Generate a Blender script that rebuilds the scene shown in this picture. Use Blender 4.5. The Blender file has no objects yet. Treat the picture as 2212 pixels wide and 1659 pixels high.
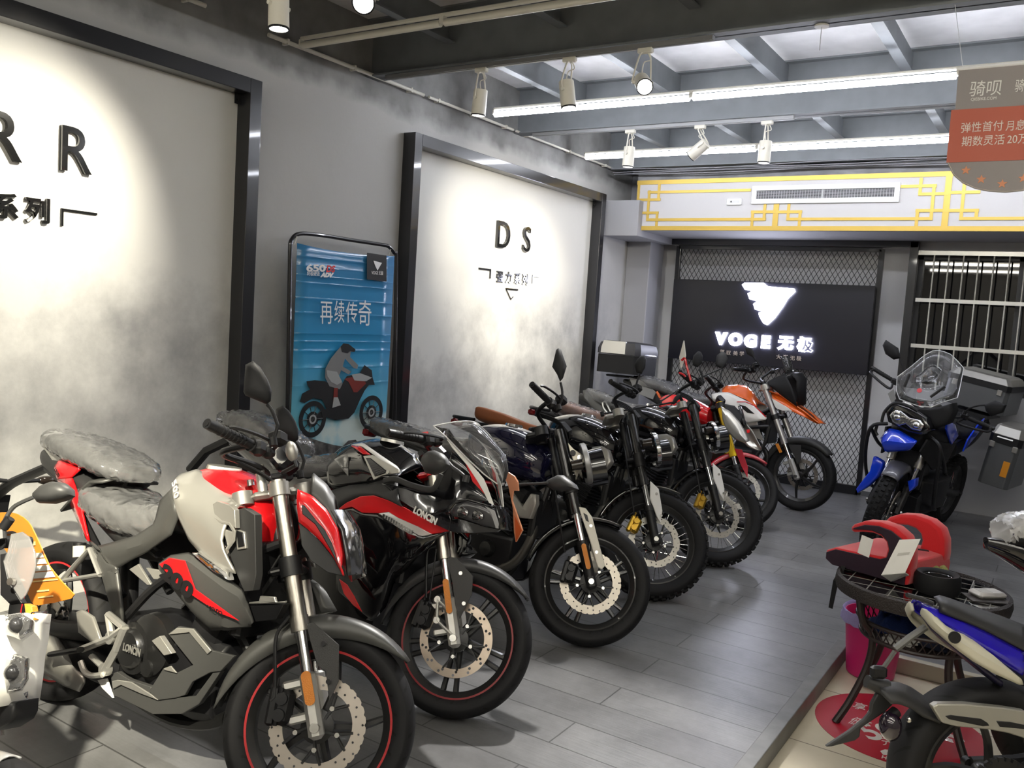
import bpy, math, random
from math import sin, cos, pi, radians, sqrt, atan2
from mathutils import Vector, Matrix
random.seed(7)
SC = bpy.context.scene
COL = SC.collection

# ------------------------------------------------------------------ camera, world, exposure
CAM_F, YAW, PITCH, ROLL = 1863.6, 0.5726154, 0.0837611, 0.0642216
cd = bpy.data.cameras.new('camera'); cam = bpy.data.objects.new('camera', cd); COL.objects.link(cam)
cd.sensor_width = 36.0; cd.lens = CAM_F / 2212 * 36.0; cd.clip_start = 0.05; cd.clip_end = 60
_f = Vector((-sin(YAW) * cos(PITCH), cos(YAW) * cos(PITCH), -sin(PITCH)))
_r = Vector((cos(YAW), sin(YAW), 0)); _u = _r.cross(_f)
_r2 = _r * cos(ROLL) + _u * sin(ROLL); _u2 = -_r * sin(ROLL) + _u * cos(ROLL)
cam.matrix_world = Matrix(((_r2.x, _u2.x, -_f.x, 0), (_r2.y, _u2.y, -_f.y, 0), (_r2.z, _u2.z, -_f.z, 1.6), (0, 0, 0, 1)))
SC.camera = cam
w = bpy.data.worlds.new('world'); SC.world = w; w.use_nodes = True
w.node_tree.nodes['Background'].inputs[0].default_value = (0.55, 0.57, 0.62, 1)
w.node_tree.nodes['Background'].inputs[1].default_value = 0.02
SC.view_settings.view_transform = 'Standard'; SC.view_settings.look = 'None'
SC.view_settings.gamma = 1.0; SC.view_settings.use_curve_mapping = False
SC.view_settings.exposure = 1.7
SC.cycles.max_bounces = 8; SC.cycles.transparent_max_bounces = 16
SC.cycles.sample_clamp_indirect = 6.0

# ------------------------------------------------------------------ materials
def s2l(c):
    return tuple(((x / 255) / 12.92 if x / 255 <= 0.04045 else ((x / 255 + 0.055) / 1.055) ** 2.4) for x in c)
_M = {}
def mat(name, col=(0.5, 0.5, 0.5), rough=0.5, metal=0.0, coat=0.0, noise=0.0, nscale=30, bump=0.0, bscale=200, spec=0.5,
        trans=0.0, alpha=1.0, emit=None, estr=0.0, col2=None, sheen=0.0):
    if name in _M: return _M[name]
    m = bpy.data.materials.new(name); m.use_nodes = True; nt = m.node_tree; b = nt.nodes['Principled BSDF']
    b.inputs['Base Color'].default_value = (*col, 1); b.inputs['Roughness'].default_value = rough
    b.inputs['Metallic'].default_value = metal; b.inputs['Coat Weight'].default_value = coat
    b.inputs['Coat Roughness'].default_value = 0.04
    b.inputs['Specular IOR Level'].default_value = spec
    b.inputs['Transmission Weight'].default_value = trans; b.inputs['Alpha'].default_value = alpha
    if sheen: b.inputs['Sheen Weight'].default_value = sheen
    if emit: b.inputs['Emission Color'].default_value = (*emit, 1); b.inputs['Emission Strength'].default_value = estr
    if noise or bump or col2:
        tc = nt.nodes.new('ShaderNodeTexCoord'); n = nt.nodes.new('ShaderNodeTexNoise'); n.inputs['Scale'].default_value = nscale
        n.inputs['Detail'].default_value = 5; nt.links.new(tc.outputs['Object'], n.inputs['Vector'])
        if noise or col2:
            mx = nt.nodes.new('ShaderNodeMix'); mx.data_type = 'RGBA'
            c2 = col2 if col2 else tuple(min(1, x * (1 - noise)) for x in col)
            mx.inputs['A'].default_value = (*col, 1); mx.inputs['B'].default_value = (*c2, 1)
            rp = nt.nodes.new('ShaderNodeMapRange'); rp.inputs['From Min'].default_value = 0.35; rp.inputs['From Max'].default_value = 0.65
            nt.links.new(n.outputs['Fac'], rp.inputs['Value']); nt.links.new(rp.outputs['Result'], mx.inputs['Factor'])
            nt.links.new(mx.outputs['Result'], b.inputs['Base Color'])
        if bump:
            n2 = nt.nodes.new('ShaderNodeTexNoise'); n2.inputs['Scale'].default_value = bscale; n2.inputs['Detail'].default_value = 3
            nt.links.new(tc.outputs['Object'], n2.inputs['Vector'])
            bp = nt.nodes.new('ShaderNodeBump'); bp.inputs['Strength'].default_value = bump; bp.inputs['Distance'].default_value = 0.01
            nt.links.new(n2.outputs['Fac'], bp.inputs['Height']); nt.links.new(bp.outputs['Normal'], b.inputs['Normal'])
    _M[name] = m
    return m
def emat(name, col, s):
    if name in _M: return _M[name]
    m = bpy.data.materials.new(name); m.use_nodes = True; nt = m.node_tree; nt.nodes.clear()
    o = nt.nodes.new('ShaderNodeOutputMaterial'); e = nt.nodes.new('ShaderNodeEmission')
    e.inputs[0].default_value = (*col, 1); e.inputs[1].default_value = s; nt.links.new(e.outputs[0], o.inputs[0])
    _M[name] = m
    return m
def film(name, tint=(1, 1, 1), dens=0.12, rough=0.05, wrinkle=0.0, wscale=18, gl=1.0):
    """thin clear plastic: mostly see-through, glossy at grazing angles, optionally crumpled"""
    if name in _M: return _M[name]
    m = bpy.data.materials.new(name); m.use_nodes = True; nt = m.node_tree; nt.nodes.clear()
    o = nt.nodes.new('ShaderNodeOutputMaterial'); tr = nt.nodes.new('ShaderNodeBsdfTransparent'); tr.inputs[0].default_value = (*tint, 1)
    g = nt.nodes.new('ShaderNodeBsdfGlossy'); g.inputs['Roughness'].default_value = rough; g.inputs[0].default_value = (gl, gl, gl, 1)
    d = nt.nodes.new('ShaderNodeBsdfDiffuse'); d.inputs[0].default_value = (0.8, 0.8, 0.8, 1)
    m1 = nt.nodes.new('ShaderNodeMixShader'); m1.inputs[0].default_value = dens
    nt.links.new(tr.outputs[0], m1.inputs[1]); nt.links.new(d.outputs[0], m1.inputs[2])
    fr = nt.nodes.new('ShaderNodeFresnel'); fr.inputs[0].default_value = 1.5
    m2 = nt.nodes.new('ShaderNodeMixShader'); nt.links.new(fr.outputs[0], m2.inputs[0])
    nt.links.new(m1.outputs[0], m2.inputs[1]); nt.links.new(g.outputs[0], m2.inputs[2]); nt.links.new(m2.outputs[0], o.inputs[0])
    if wrinkle:
        tc = nt.nodes.new('ShaderNodeTexCoord'); n = nt.nodes.new('ShaderNodeTexNoise'); n.inputs['Scale'].default_value = wscale
        n.noise_type = 'RIDGED_MULTIFRACTAL'; n.inputs['Detail'].default_value = 3
        nt.links.new(tc.outputs['Object'], n.inputs['Vector'])
        bp = nt.nodes.new('ShaderNodeBump'); bp.inputs['Strength'].default_value = wrinkle; bp.inputs['Distance'].default_value = 0.02
        nt.links.new(n.outputs['Fac'], bp.inputs['Height'])
        for q in (g, d, fr): nt.links.new(bp.outputs['Normal'], q.inputs['Normal'])
    _M[name] = m
    return m

# ------------------------------------------------------------------ geometry collector
def resample(pts, n):
    pts = [Vector(p) for p in pts]; L = [0.0]
    for a, b in zip(pts, pts[1:]): L.append(L[-1] + (b - a).length)
    T = L[-1]; out = []; j = 0
    for i in range(n):
        t = T * i / (n - 1)
        while j < len(pts) - 2 and L[j + 1] < t: j += 1
        d = L[j + 1] - L[j]; out.append(pts[j].lerp(pts[j + 1], 0 if d < 1e-9 else min(1, max(0, (t - L[j]) / d))))
    return out
def crv(pts, n=8, closed=False):
    """Catmull-Rom through points"""
    P = [Vector(p) for p in pts]; k = len(P); out = []
    for i in range(k if closed else k - 1):
        if closed: a, b, c, d = P[i - 1], P[i], P[(i + 1) % k], P[(i + 2) % k]
        else: a, b, c, d = P[max(0, i - 1)], P[i], P[i + 1], P[min(k - 1, i + 2)]
        for j in range(n):
            t = j / n
            out.append(0.5 * ((2 * b) + (c - a) * t + (2 * a - 5 * b + 4 * c - d) * t * t + (3 * b - a - 3 * c + d) * t ** 3))
    if not closed: out.append(P[-1].copy())
    return out
class MB:
    def __init__(s, M=None): s.v = []; s.f = []; s.M = M
    def _add(s, vs, fs, M=None):
        o = len(s.v)
        for p in vs:
            p = Vector(p)
            if M is not None: p = M @ p
            if s.M is not None: p = s.M @ p
            s.v.append(tuple(p))
        for f in fs: s.f.append(tuple(i + o for i in f))
        return s
    def box(s, c, d, rot=None, ch=0.0):
        x, y, z = d[0] / 2, d[1] / 2, d[2] / 2
        M = Matrix.Translation(c)
        if rot is not None: M = M @ (rot.to_4x4() if hasattr(rot, 'to_4x4') else rot)
        if ch <= 0:
            vs = [(a * x, b * y, e * z) for a in (-1, 1) for b in (-1, 1) for e in (-1, 1)]
            fs = [(0, 1, 3, 2), (4, 6, 7, 5), (0, 4, 5, 1), (2, 3, 7, 6), (0, 2, 6, 4), (1, 5, 7, 3)]
            return s._add(vs, fs, M)
        c_ = min(ch, x * .9, y * .9, z * .9)
        def ring(zz, ax, ay, q): return [(-ax + q, -ay, zz), (ax - q, -ay, zz), (ax, -ay + q, zz), (ax, ay - q, zz), (ax - q, ay, zz), (-ax + q, ay, zz), (-ax, ay - q, zz), (-ax, -ay + q, zz)]
        vs = ring(-z, x - c_, y - c_, c_ * .6) + ring(-z + c_, x, y, c_) + ring(z - c_, x, y, c_) + ring(z, x - c_, y - c_, c_ * .6)
        fs = [tuple(range(7, -1, -1)), tuple(range(24, 32))]
        for k in range(3):
            for i in range(8): fs.append((k * 8 + i, k * 8 + (i + 1) % 8, k * 8 + 8 + (i + 1) % 8, k * 8 + 8 + i))
        return s._add(vs, fs, M)
    def cyl(s, a, b, r0, r1=None, n=16, cap=True):
        r1 = r0 if r1 is None else r1
        a = Vector(a); b = Vector(b); d = (b - a)
        q = d.to_track_quat('Z', 'Y').to_matrix() if d.length > 1e-9 else Matrix.Identity(3)
        vs = []
        for c, r in ((a, r0), (b, r1)):
            for i in range(n): t = 2 * pi * i / n; vs.append(c + q @ Vector((r * cos(t), r * sin(t), 0)))
        fs = [(i, (i + 1) % n, n + (i + 1) % n, n + i) for i in range(n)]
        if cap: fs += [tuple(range(n - 1, -1, -1)), tuple(range(n, 2 * n))]
        return s._add(vs, fs)
    def tube(s, pts, r, n=10, cap=True, closed=False, flat=1.0):
        P = [Vector(p) for p in pts]; k = len(P); rs = r if isinstance(r, (list, tuple)) else [r] * k
        vs = []; up = None
        for i in range(k):
            if closed: t = (P[(i + 1) % k] - P[i - 1]).normalized()
            else: t = (P[min(k - 1, i + 1)] - P[max(0, i - 1)]).normalized()
            if up is None:
                up = Vector((0, 0, 1)) if abs(t.z) < .9 else Vector((1, 0, 0))
            up = (up - t * up.dot(t)).normalized(); sd = t.cross(up)
            for j in range(n): a = 2 * pi * j / n; vs.append(P[i] + (up * cos(a) * flat + sd * sin(a)) * rs[i])
        fs = []
        for i in range(k if closed else k - 1):
            b = ((i + 1) % k) * n
            for j in range(n): fs.append((i * n + j, i * n + (j + 1) % n, b + (j + 1) % n, b + j))
        if cap and not closed: fs += [tuple(range(n - 1, -1, -1)), tuple(range((k - 1) * n, k * n))]
        return s._add(vs, fs)
    def lathe(s, prof, c=(0, 0, 0), axis='Y', n=48, closed=False, a0=0, a1=2 * pi):
        """prof: (radius, along-axis)"""
        full = abs(a1 - a0 - 2 * pi) < 1e-6; m = n if full else n + 1; k = len(prof); vs = []
        for i in range(m):
            t = a0 + (a1 - a0) * i / n
            for (r, h) in prof:
                if axis == 'Y': p = (r * cos(t), h, r * sin(t))
                elif axis == 'Z': p = (r * cos(t), r * sin(t), h)
                else: p = (h, r * cos(t), r * sin(t))
                vs.append((p[0] + c[0], p[1] + c[1], p[2] + c[2]))
        fs = []
        for i in range(n):
            i2 = (i + 1) % m
            for j in range(k if closed else k - 1):
                j2 = (j + 1) % k; fs.append((i * k + j, i * k + j2, i2 * k + j2, i2 * k + j))
        return s._add(vs, fs)
    def prism(s, pts, off):
        """polygon of 3D points extruded by vector off"""
        P = [Vector(p) for p in pts]; o = Vector(off); n = len(P)
        return s._add(P + [p + o for p in P], [tuple(range(n - 1, -1, -1)), tuple(range(n, 2 * n))] + [(i, (i + 1) % n, n + (i + 1) % n, n + i) for i in range(n)])
    def face(s, pts): return s._add(pts, [tuple(range(len(pts)))])
    def ell(s, c, r, n=16, m=10, rot=None, zmin=-1.0):
        vs = []; fs = []
        M = Matrix.Translation(c) @ (rot.to_4x4() if rot is not None else Matrix.Identity(4))
        for i in range(m + 1):
            zz = zmin + (1 - zmin) * i / m if zmin > -1 else -cos(pi * i / m)
            q = sqrt(max(0, 1 - zz * zz))
            for j in range(n): a = 2 * pi * j / n; vs.append((r[0] * q * cos(a), r[1] * q * sin(a), r[2] * zz))
        for i in range(m):
            for j in range(n): fs.append((i * n + j, i * n + (j + 1) % n, (i + 1) * n + (j + 1) % n, (i + 1) * n + j))
        return s._add(vs, fs, M)
    def loft(s, secs, cap=True, closed=True):
        n = len(secs[0]); vs = [p for q in secs for p in q]; fs = []
        for i in range(len(secs) - 1):
            for j in range(n if closed else n - 1): fs.append((i * n + j, i * n + (j + 1) % n, (i + 1) * n + (j + 1) % n, (i + 1) * n + j))
        if cap and closed: fs += [tuple(range(n - 1, -1, -1)), tuple(range((len(secs) - 1) * n, len(secs) * n))]
        return s._add(vs, fs)
    def strip(s, lines, n=28, k=1, sm=False, both=False):
        """surface through several polylines; k>1 rounds across them"""
        L = [resample(crv(l, 6) if sm else l, n) for l in lines]
        if k > 1:
            cols = [crv([l[i] for l in L], k) for i in range(n)]
            L = [[cols[i][j] for i in range(n)] for j in range(len(cols[0]))]
        s.loft(L, cap=False, closed=False)
        if both: s.loft([[(p[0], -p[1], p[2]) for p in reversed(l)] for l in L], cap=False, closed=False)
        return s
    def mirror(s):
        n = len(s.v); s.v += [(x, -y, z) for x, y, z in s.v]; s.f += [tuple(i + n for i in reversed(f)) for f in s.f]
        return s
    def add_mesh(s, me, M=None):
        s._add([v.co for v in me.vertices], [tuple(p.vertices) for p in me.polygons], M); return s
    def build(s, name, m, parent=None, smooth=35, solid=0.0, bevel=0.0, sub=0, loc=None):
        me = bpy.data.meshes.new(name); me.from_pydata(s.v, [], s.f); me.update()
        o = bpy.data.objects.new(name, me); COL.objects.link(o)
        if m is not None: me.materials.append(m)
        if smooth:
            me.shade_smooth(); me.set_sharp_from_angle(angle=radians(smooth))
        if solid:
            md = o.modifiers.new('solid', 'SOLIDIFY'); md.thickness = abs(solid); md.offset = 0 if solid > 0 else -1
        if bevel:
            md = o.modifiers.new('bev', 'BEVEL'); md.width = bevel; md.segments = 2; md.limit_method = 'ANGLE'; md.angle_limit = radians(40)
        if sub:
            md = o.modifiers.new('sub', 'SUBSURF'); md.levels = sub; md.render_levels = sub
        if parent is not None: o.parent = parent
        if loc is not None: o.location = loc
        return o
def flat2d(splines, ex=0.002, bev=0.0, smooth=False):
    """2D outlines with holes -> mesh in XY, thickness along Z"""
    c = bpy.data.curves.new('c', 'CURVE'); c.dimensions = '2D'; c.fill_mode = 'BOTH'; c.extrude = ex; c.bevel_depth = bev; c.bevel_resolution = 1
    for pts in splines:
        sp = c.splines.new('POLY'); sp.points.add(len(pts) - 1); sp.use_cyclic_u = True
        for p, q in zip(sp.points, pts): p.co = (q[0], q[1], 0, 1)
    o = bpy.data.objects.new('c', c); me = bpy.data.meshes.new_from_object(o); bpy.data.objects.remove(o); bpy.data.curves.remove(c)
    return me
def text_mesh(txt, size, ex=0.001, bold=0.0, align='CENTER', shear=0.0, space=1.0, sx=1.0):
    c = bpy.data.curves.new('t', 'FONT'); c.body = txt; c.size = size; c.extrude = ex; c.offset = bold; c.align_x = align; c.align_y = 'CENTER'
    c.shear = shear; c.space_character = space; c.resolution_u = 4
    o = bpy.data.objects.new('t', c); me = bpy.data.meshes.new_from_object(o); bpy.data.objects.remove(o); bpy.data.curves.remove(c)
    if sx != 1:
        for v in me.vertices: v.co.x *= sx
    return me
def frame_m(o, x, y):
    """matrix with local X along x, Y along y"""
    x = Vector(x).normalized(); y = Vector(y); y = (y - x * y.dot(x)).normalized(); z = x.cross(y); o = Vector(o)
    return Matrix(((x.x, y.x, z.x, o.x), (x.y, y.y, z.y, o.y), (x.z, y.z, z.z, o.z), (0, 0, 0, 1)))
def circ(r, n=24, c=(0, 0), ph=0.0): return [(c[0] + r * cos(2 * pi * i / n + ph), c[1] + r * sin(2 * pi * i / n + ph)) for i in range(n)]

# ------------------------------------------------------------------ naming
def tag(o, label=None, cat=None, group=None, kind=None):
    if label: o['label'] = label
    if cat: o['category'] = cat
    if group: o['group'] = group
    if kind: o['kind'] = kind
    return o
def thing(name, label, cat, loc=(0, 0, 0), rz=0.0, group=None):
    o = bpy.data.objects.new(name, None); COL.objects.link(o); o.location = loc; o.rotation_euler = (0, 0, rz); o.empty_display_size = 0.1
    return tag(o, label, cat, group)
def mirrored(o):
    c = o.copy(); COL.objects.link(c); c.parent = o.parent; c.scale = (1, -1, 1)
    for ch in o.children:
        d = ch.copy(); COL.objects.link(d); d.parent = c
    return c
def struct(o): return tag(o, kind='structure')

# common materials
BLACK = mat('black_plastic', (0.007, 0.007, 0.008), 0.45, spec=.4)
MATTE = mat('matte_black', (0.011, 0.011, 0.012), 0.62, bump=0.05, bscale=400, spec=.28)
RUBBER = mat('rubber', (0.007, 0.007, 0.008), 0.72, spec=.3)
GLOSSBLACK = mat('gloss_black', (0.004, 0.004, 0.006), 0.12, coat=1.0)
STEEL = mat('steel', (0.62, 0.61, 0.58), 0.24, 1.0)
CHROME = mat('chrome', (0.8, 0.8, 0.8), 0.08, 1.0)
ALU = mat('cast_aluminium', (0.62, 0.61, 0.57), 0.42, 0.85)
SILVER = mat('silver_paint', (0.36, 0.35, 0.32), 0.36, 0.55, coat=0.3)
GREY = mat('grey_paint', (0.075, 0.075, 0.071), 0.42, 0.35)
DARKGREY = mat('dark_grey_plastic', (0.028, 0.028, 0.028), 0.5, spec=.35)
RED = mat('red_paint', s2l((205, 22, 28)), 0.22, coat=0.8)
WHITE = mat('white_paint', (0.75, 0.74, 0.70), 0.3, coat=0.4)
AMBER = mat('amber_reflector', s2l((205, 125, 35)), 0.3, bump=0.3, bscale=300, emit=None)
CLEAR = film('clear_film', (0.96, 0.96, 0.96), 0.05, 0.12, 0.3, 20, gl=.45)
WRAP = film('plastic_wrap', (0.95, 0.95, 0.95), 0.15, 0.12, 0.5, 22)
LENSD = mat('lamp_glass', (0.03, 0.03, 0.032), 0.16, coat=0.4)
MIRRORG = mat('mirror_glass', (0.8, 0.8, 0.8), 0.02, 1.0)
PAPER = mat('white_paper', (0.75, 0.74, 0.70), 0.7)

# ------------------------------------------------------------------ the room: procedural surfaces
def plaster(name, c1, c2, stain=0.0, panels=None):
    m = bpy.data.materials.new(name); m.use_nodes = True; nt = m.node_tree; b = nt.nodes['Principled BSDF']; b.inputs['Roughness'].default_value = 0.75
    N = nt.nodes.new; Lk = nt.links.new
    tc = N('ShaderNodeTexCoord'); n = N('ShaderNodeTexNoise'); n.inputs['Scale'].default_value = 1.3; n.inputs['Detail'].default_value = 7; n.inputs['Roughness'].default_value = 0.65
    Lk(tc.outputs['Object'], n.inputs['Vector'])
    mp = N('ShaderNodeMapRange'); mp.inputs['From Min'].default_value = 0.42; mp.inputs['From Max'].default_value = 0.68; Lk(n.outputs['Fac'], mp.inputs['Value'])
    sx = N('ShaderNodeSeparateXYZ'); Lk(tc.outputs['Object'], sx.inputs[0])
    # scuffed, patched zone in the lower part of the wall
    zr = N('ShaderNodeMapRange'); zr.inputs['From Min'].default_value = 2.0; zr.inputs['From Max'].default_value = 1.45; Lk(sx.outputs['Z'], zr.inputs['Value'])
    mu = N('ShaderNodeMath'); mu.operation = 'MULTIPLY'; Lk(mp.outputs['Result'], mu.inputs[0]); Lk(zr.outputs['Result'], mu.inputs[1])
    m3 = N('ShaderNodeMath'); m3.operation = 'MULTIPLY'; m3.inputs[1].default_value = stain; Lk(mu.outputs[0], m3.inputs[0])
    mx = N('ShaderNodeMix'); mx.data_type = 'RGBA'; mx.inputs['A'].default_value = (*c1, 1); mx.inputs['B'].default_value = (*c2, 1)
    if panels:   # paler board inside each steel frame
        fac = None
        for (ya, yb_, zt_) in panels:
            t_ = None
            for (out_, op, v_) in (('Y', 'GREATER_THAN', ya), ('Y', 'LESS_THAN', yb_), ('Z', 'LESS_THAN', zt_)):
                q_ = N('ShaderNodeMath'); q_.operation = op; q_.inputs[1].default_value = v_; Lk(sx.outputs[out_], q_.inputs[0])
                if t_ is None: t_ = q_
                else:
                    r_ = N('ShaderNodeMath'); r_.operation = 'MULTIPLY'; Lk(t_.outputs[0], r_.inputs[0]); Lk(q_.outputs[0], r_.inputs[1]); t_ = r_
            if fac is None: fac = t_
            else:
                r_ = N('ShaderNodeMath'); r_.operation = 'MAXIMUM'; Lk(fac.outputs[0], r_.inputs[0]); Lk(t_.outputs[0], r_.inputs[1]); fac = r_
        pm = N('ShaderNodeMix'); pm.data_type = 'RGBA'; pm.inputs['A'].default_value = (*c1, 1); pm.inputs['B'].default_value = (.66, .65, .61, 1)
        Lk(fac.outputs[0], pm.inputs['Factor']); Lk(pm.outputs['Result'], mx.inputs['A'])
    Lk(m3.outputs[0], mx.inputs['Factor'])
    # bare, smoky cement band above z 2.95
    zt = N('ShaderNodeMapRange'); zt.inputs['From Min'].default_value = 2.93; zt.inputs['From Max'].default_value = 3.02
    n3 = N('ShaderNodeTexNoise'); n3.inputs['Scale'].default_value = 4.0; n3.inputs['Detail'].default_value = 6; Lk(tc.outputs['Object'], n3.inputs['Vector'])
    ad = N('ShaderNodeMath'); ad.operation = 'MULTIPLY_ADD'; ad.inputs[1].default_value = 0.16; ad.inputs[2].default_value = -0.08; Lk(n3.outputs['Fac'], ad.inputs[0])
    a2 = N('ShaderNodeMath'); a2.operation = 'ADD'; Lk(ad.outputs[0], a2.inputs[0]); Lk(sx.outputs['Z'], a2.inputs[1]); Lk(a2.outputs[0], zt.inputs['Value'])
    mb = N('ShaderNodeMath'); mb.operation = 'MULTIPLY'; Lk(zt.outputs['Result'], mb.inputs[0]); Lk(n3.outputs['Fac'], mb.inputs[1])
    mx2 = N('ShaderNodeMix'); mx2.data_type = 'RGBA'; mx2.inputs['B'].default_value = (0.05, 0.05, 0.05, 1); Lk(mx.outputs['Result'], mx2.inputs['A']); Lk(mb.outputs[0], mx2.inputs['Factor'])
    Lk(mx2.outputs['Result'], b.inputs['Base Color'])
    nb = N('ShaderNodeTexNoise'); nb.inputs['Scale'].default_value = 9; nb.inputs['Detail'].default_value = 8; Lk(tc.outputs['Object'], nb.inputs['Vector'])
    bp = N('ShaderNodeBump'); bp.inputs['Strength'].default_value = 0.25; bp.inputs['Distance'].default_value = 0.012; Lk(nb.outputs['Fac'], bp.inputs['Height']); Lk(bp.outputs['Normal'], b.inputs['Normal'])
    return m
def tile_mat(name, bw, bh, c1, c2, cm, rough, off=0.5, gap=0.003, noise=0.3, rot=0.0, shift=(0, 0, 0), grain=None, coat=0.0, rnoise=0.0):
    m = bpy.data.materials.new(name); m.use_nodes = True; nt = m.node_tree; b = nt.nodes['Principled BSDF']; b.inputs['Roughness'].default_value = rough
    b.inputs['Coat Weight'].default_value = coat
    N = nt.nodes.new; Lk = nt.links.new
    tc = N('ShaderNodeTexCoord'); mp = N('ShaderNodeMapping'); mp.inputs['Rotation'].default_value = (0, 0, rot); mp.inputs['Location'].default_value = shift
    Lk(tc.outputs['Object'], mp.inputs['Vector'])
    br = N('ShaderNodeTexBrick'); br.offset = off; br.inputs['Scale'].default_value = 1.0; br.inputs['Brick Width'].default_value = bw; br.inputs['Row Height'].default_value = bh
    br.inputs['Mortar Size'].default_value = gap; br.inputs['Mortar Smooth'].default_value = 0.1
    br.inputs['Color1'].default_value = (*c1, 1); br.inputs['Color2'].default_value = (*c2, 1); br.inputs['Mortar'].default_value = (*cm, 1)
    Lk(mp.outputs['Vector'], br.inputs['Vector'])
    n = N('ShaderNodeTexNoise'); n.inputs['Scale'].default_value = 3.0; n.inputs['Detail'].default_value = 8; n.inputs['Roughness'].default_value = 0.7
    Lk(tc.outputs['Object'], n.inputs['Vector'])
    mr = N('ShaderNodeMapRange'); mr.inputs['From Min'].default_value = 0.3; mr.inputs['From Max'].default_value = 0.7; mr.inputs['To Min'].default_value = 1 - noise; mr.inputs['To Max'].default_value = 1 + noise * .6
    Lk(n.outputs['Fac'], mr.inputs['Value'])
    mx = N('ShaderNodeMix'); mx.data_type = 'RGBA'; mx.blend_type = 'MULTIPLY'; mx.inputs['Factor'].default_value = 1
    Lk(br.outputs['Color'], mx.inputs['A']); Lk(mr.outputs['Result'], mx.inputs['B'])
    Lk(mx.outputs['Result'], b.inputs['Base Color'])
    bp = N('ShaderNodeBump'); bp.inputs['Strength'].default_value = 0.35; bp.inputs['Distance'].default_value = 0.004; bp.invert = True
    Lk(br.outputs['Fac'], bp.inputs['Height'])
    last = bp
    if grain:
        m2 = N('ShaderNodeMapping'); m2.inputs['Scale'].default_value = grain; Lk(tc.outputs['Object'], m2.inputs['Vector'])
        g = N('ShaderNodeTexNoise'); g.inputs['Scale'].default_value = 1.0; g.inputs['Detail'].default_value = 4; Lk(m2.outputs['Vector'], g.inputs['Vector'])
        b2 = N('ShaderNodeBump'); b2.inputs['Strength'].default_value = 0.22; b2.inputs['Distance'].default_value = 0.004
        Lk(g.outputs['Fac'], b2.inputs['Height']); Lk(bp.outputs['Normal'], b2.inputs['Normal']); last = b2
    Lk(last.outputs['Normal'], b.inputs['Normal'])
    return m
XL, YB, ZC = -4.2, 9.03, 3.5
WALLM = plaster('grey_plaster', (0.43, 0.425, 0.41), (0.16, 0.16, 0.165), 0.65, [(.1, 3.45, 2.82), (4.88, 7.86, 2.82)])
WALLB = plaster('grey_wall_paint', (0.32, 0.32, 0.335), (0.2, 0.2, 0.2), 0.2)
FLOORM = tile_mat('wood_look_tile', 1.2, 0.207, (0.17, 0.17, 0.172), (0.145, 0.145, 0.148), (0.06, 0.06, 0.06), 0.34, 0.37, 0.0035, 0.35, shift=(0.3, -0.05, 0), grain=(4, 90, 1))
CREAM = tile_mat('cream_tile', 0.6, 0.6, (0.66, 0.60, 0.46), (0.64, 0.58, 0.45), (0.25, 0.22, 0.18), 0.12, 0.0, 0.003, 0.06, shift=(0.26, 0.05, 0))
CEILM = mat('painted_slab', (0.88, 0.87, 0.88), 0.8, noise=0.2, nscale=3)
BEAMM = mat('painted_steel_beam', (0.20, 0.212, 0.222), 0.55, noise=0.15, nscale=6)
FRAMEM = mat('black_steel_frame', (0.012, 0.012, 0.014), 0.28, coat=0.5)
LETTERM = mat('black_acrylic', (0.008, 0.008, 0.008), 0.12, coat=1.0)
GOLD = mat('gold_trim', s2l((200, 168, 78)), 0.42, 0.35)
GALV = mat('galvanised_steel', (0.55, 0.54, 0.50), 0.35, 0.7)
LAMPW = mat('lamp_white', (0.72, 0.69, 0.60), 0.45)
BOARD = mat('white_board', (0.52, 0.51, 0.51), 0.55)
TZ = -0.075
def slab(name, x0, x1, y0, y1, z0, z1, m, parent=None, kind=True, bevel=0):
    o = MB().box(((x0 + x1) / 2, (y0 + y1) / 2, (z0 + z1) / 2), (x1 - x0, y1 - y0, z1 - z0)).build(name, m, parent, smooth=0, bevel=bevel)
    if kind: struct(o)
    return o
fl = MB().prism([(XL, -4, 0), (-0.88, -4, 0), (-0.88, 4.65, 0), (3.6, 4.65, 0), (3.6, YB, 0), (XL, YB, 0)], (0, 0, -0.2)).build('floor', FLOORM, smooth=0); struct(fl)
slab('floor', -0.88, 3.6, -4, 4.65, -0.25, TZ, CREAM)
KERB = mat('grey_kerb', (0.16, 0.16, 0.155), 0.4, noise=0.25, nscale=12)
KERBC = mat('cream_kerb', (0.50, 0.46, 0.36), 0.25)
k = MB().box((-0.85, 0.31, (TZ + .008) / 2), (0.062, 8.68, .008 - TZ)).build('trim_1', KERB, smooth=0, bevel=.004); struct(k)
k = MB().box((1.39, 4.64, (TZ + .004) / 2), (4.42, 0.05, .004 - TZ)).build('trim_2', KERBC, smooth=0, bevel=.004); struct(k)
slab('wall_left', XL - .2, XL, -4, YB + .3, -.2, ZC, WALLM)
SHOPW = mat('shop_wall_white', (.34, .33, .31), .7)
slab('wall_right', 3.6, 3.8, -4, YB + .3, -.25, ZC, SHOPW)
slab('wall_front', XL, 3.6, -4.2, -4, -.25, ZC, SHOPW)
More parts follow.
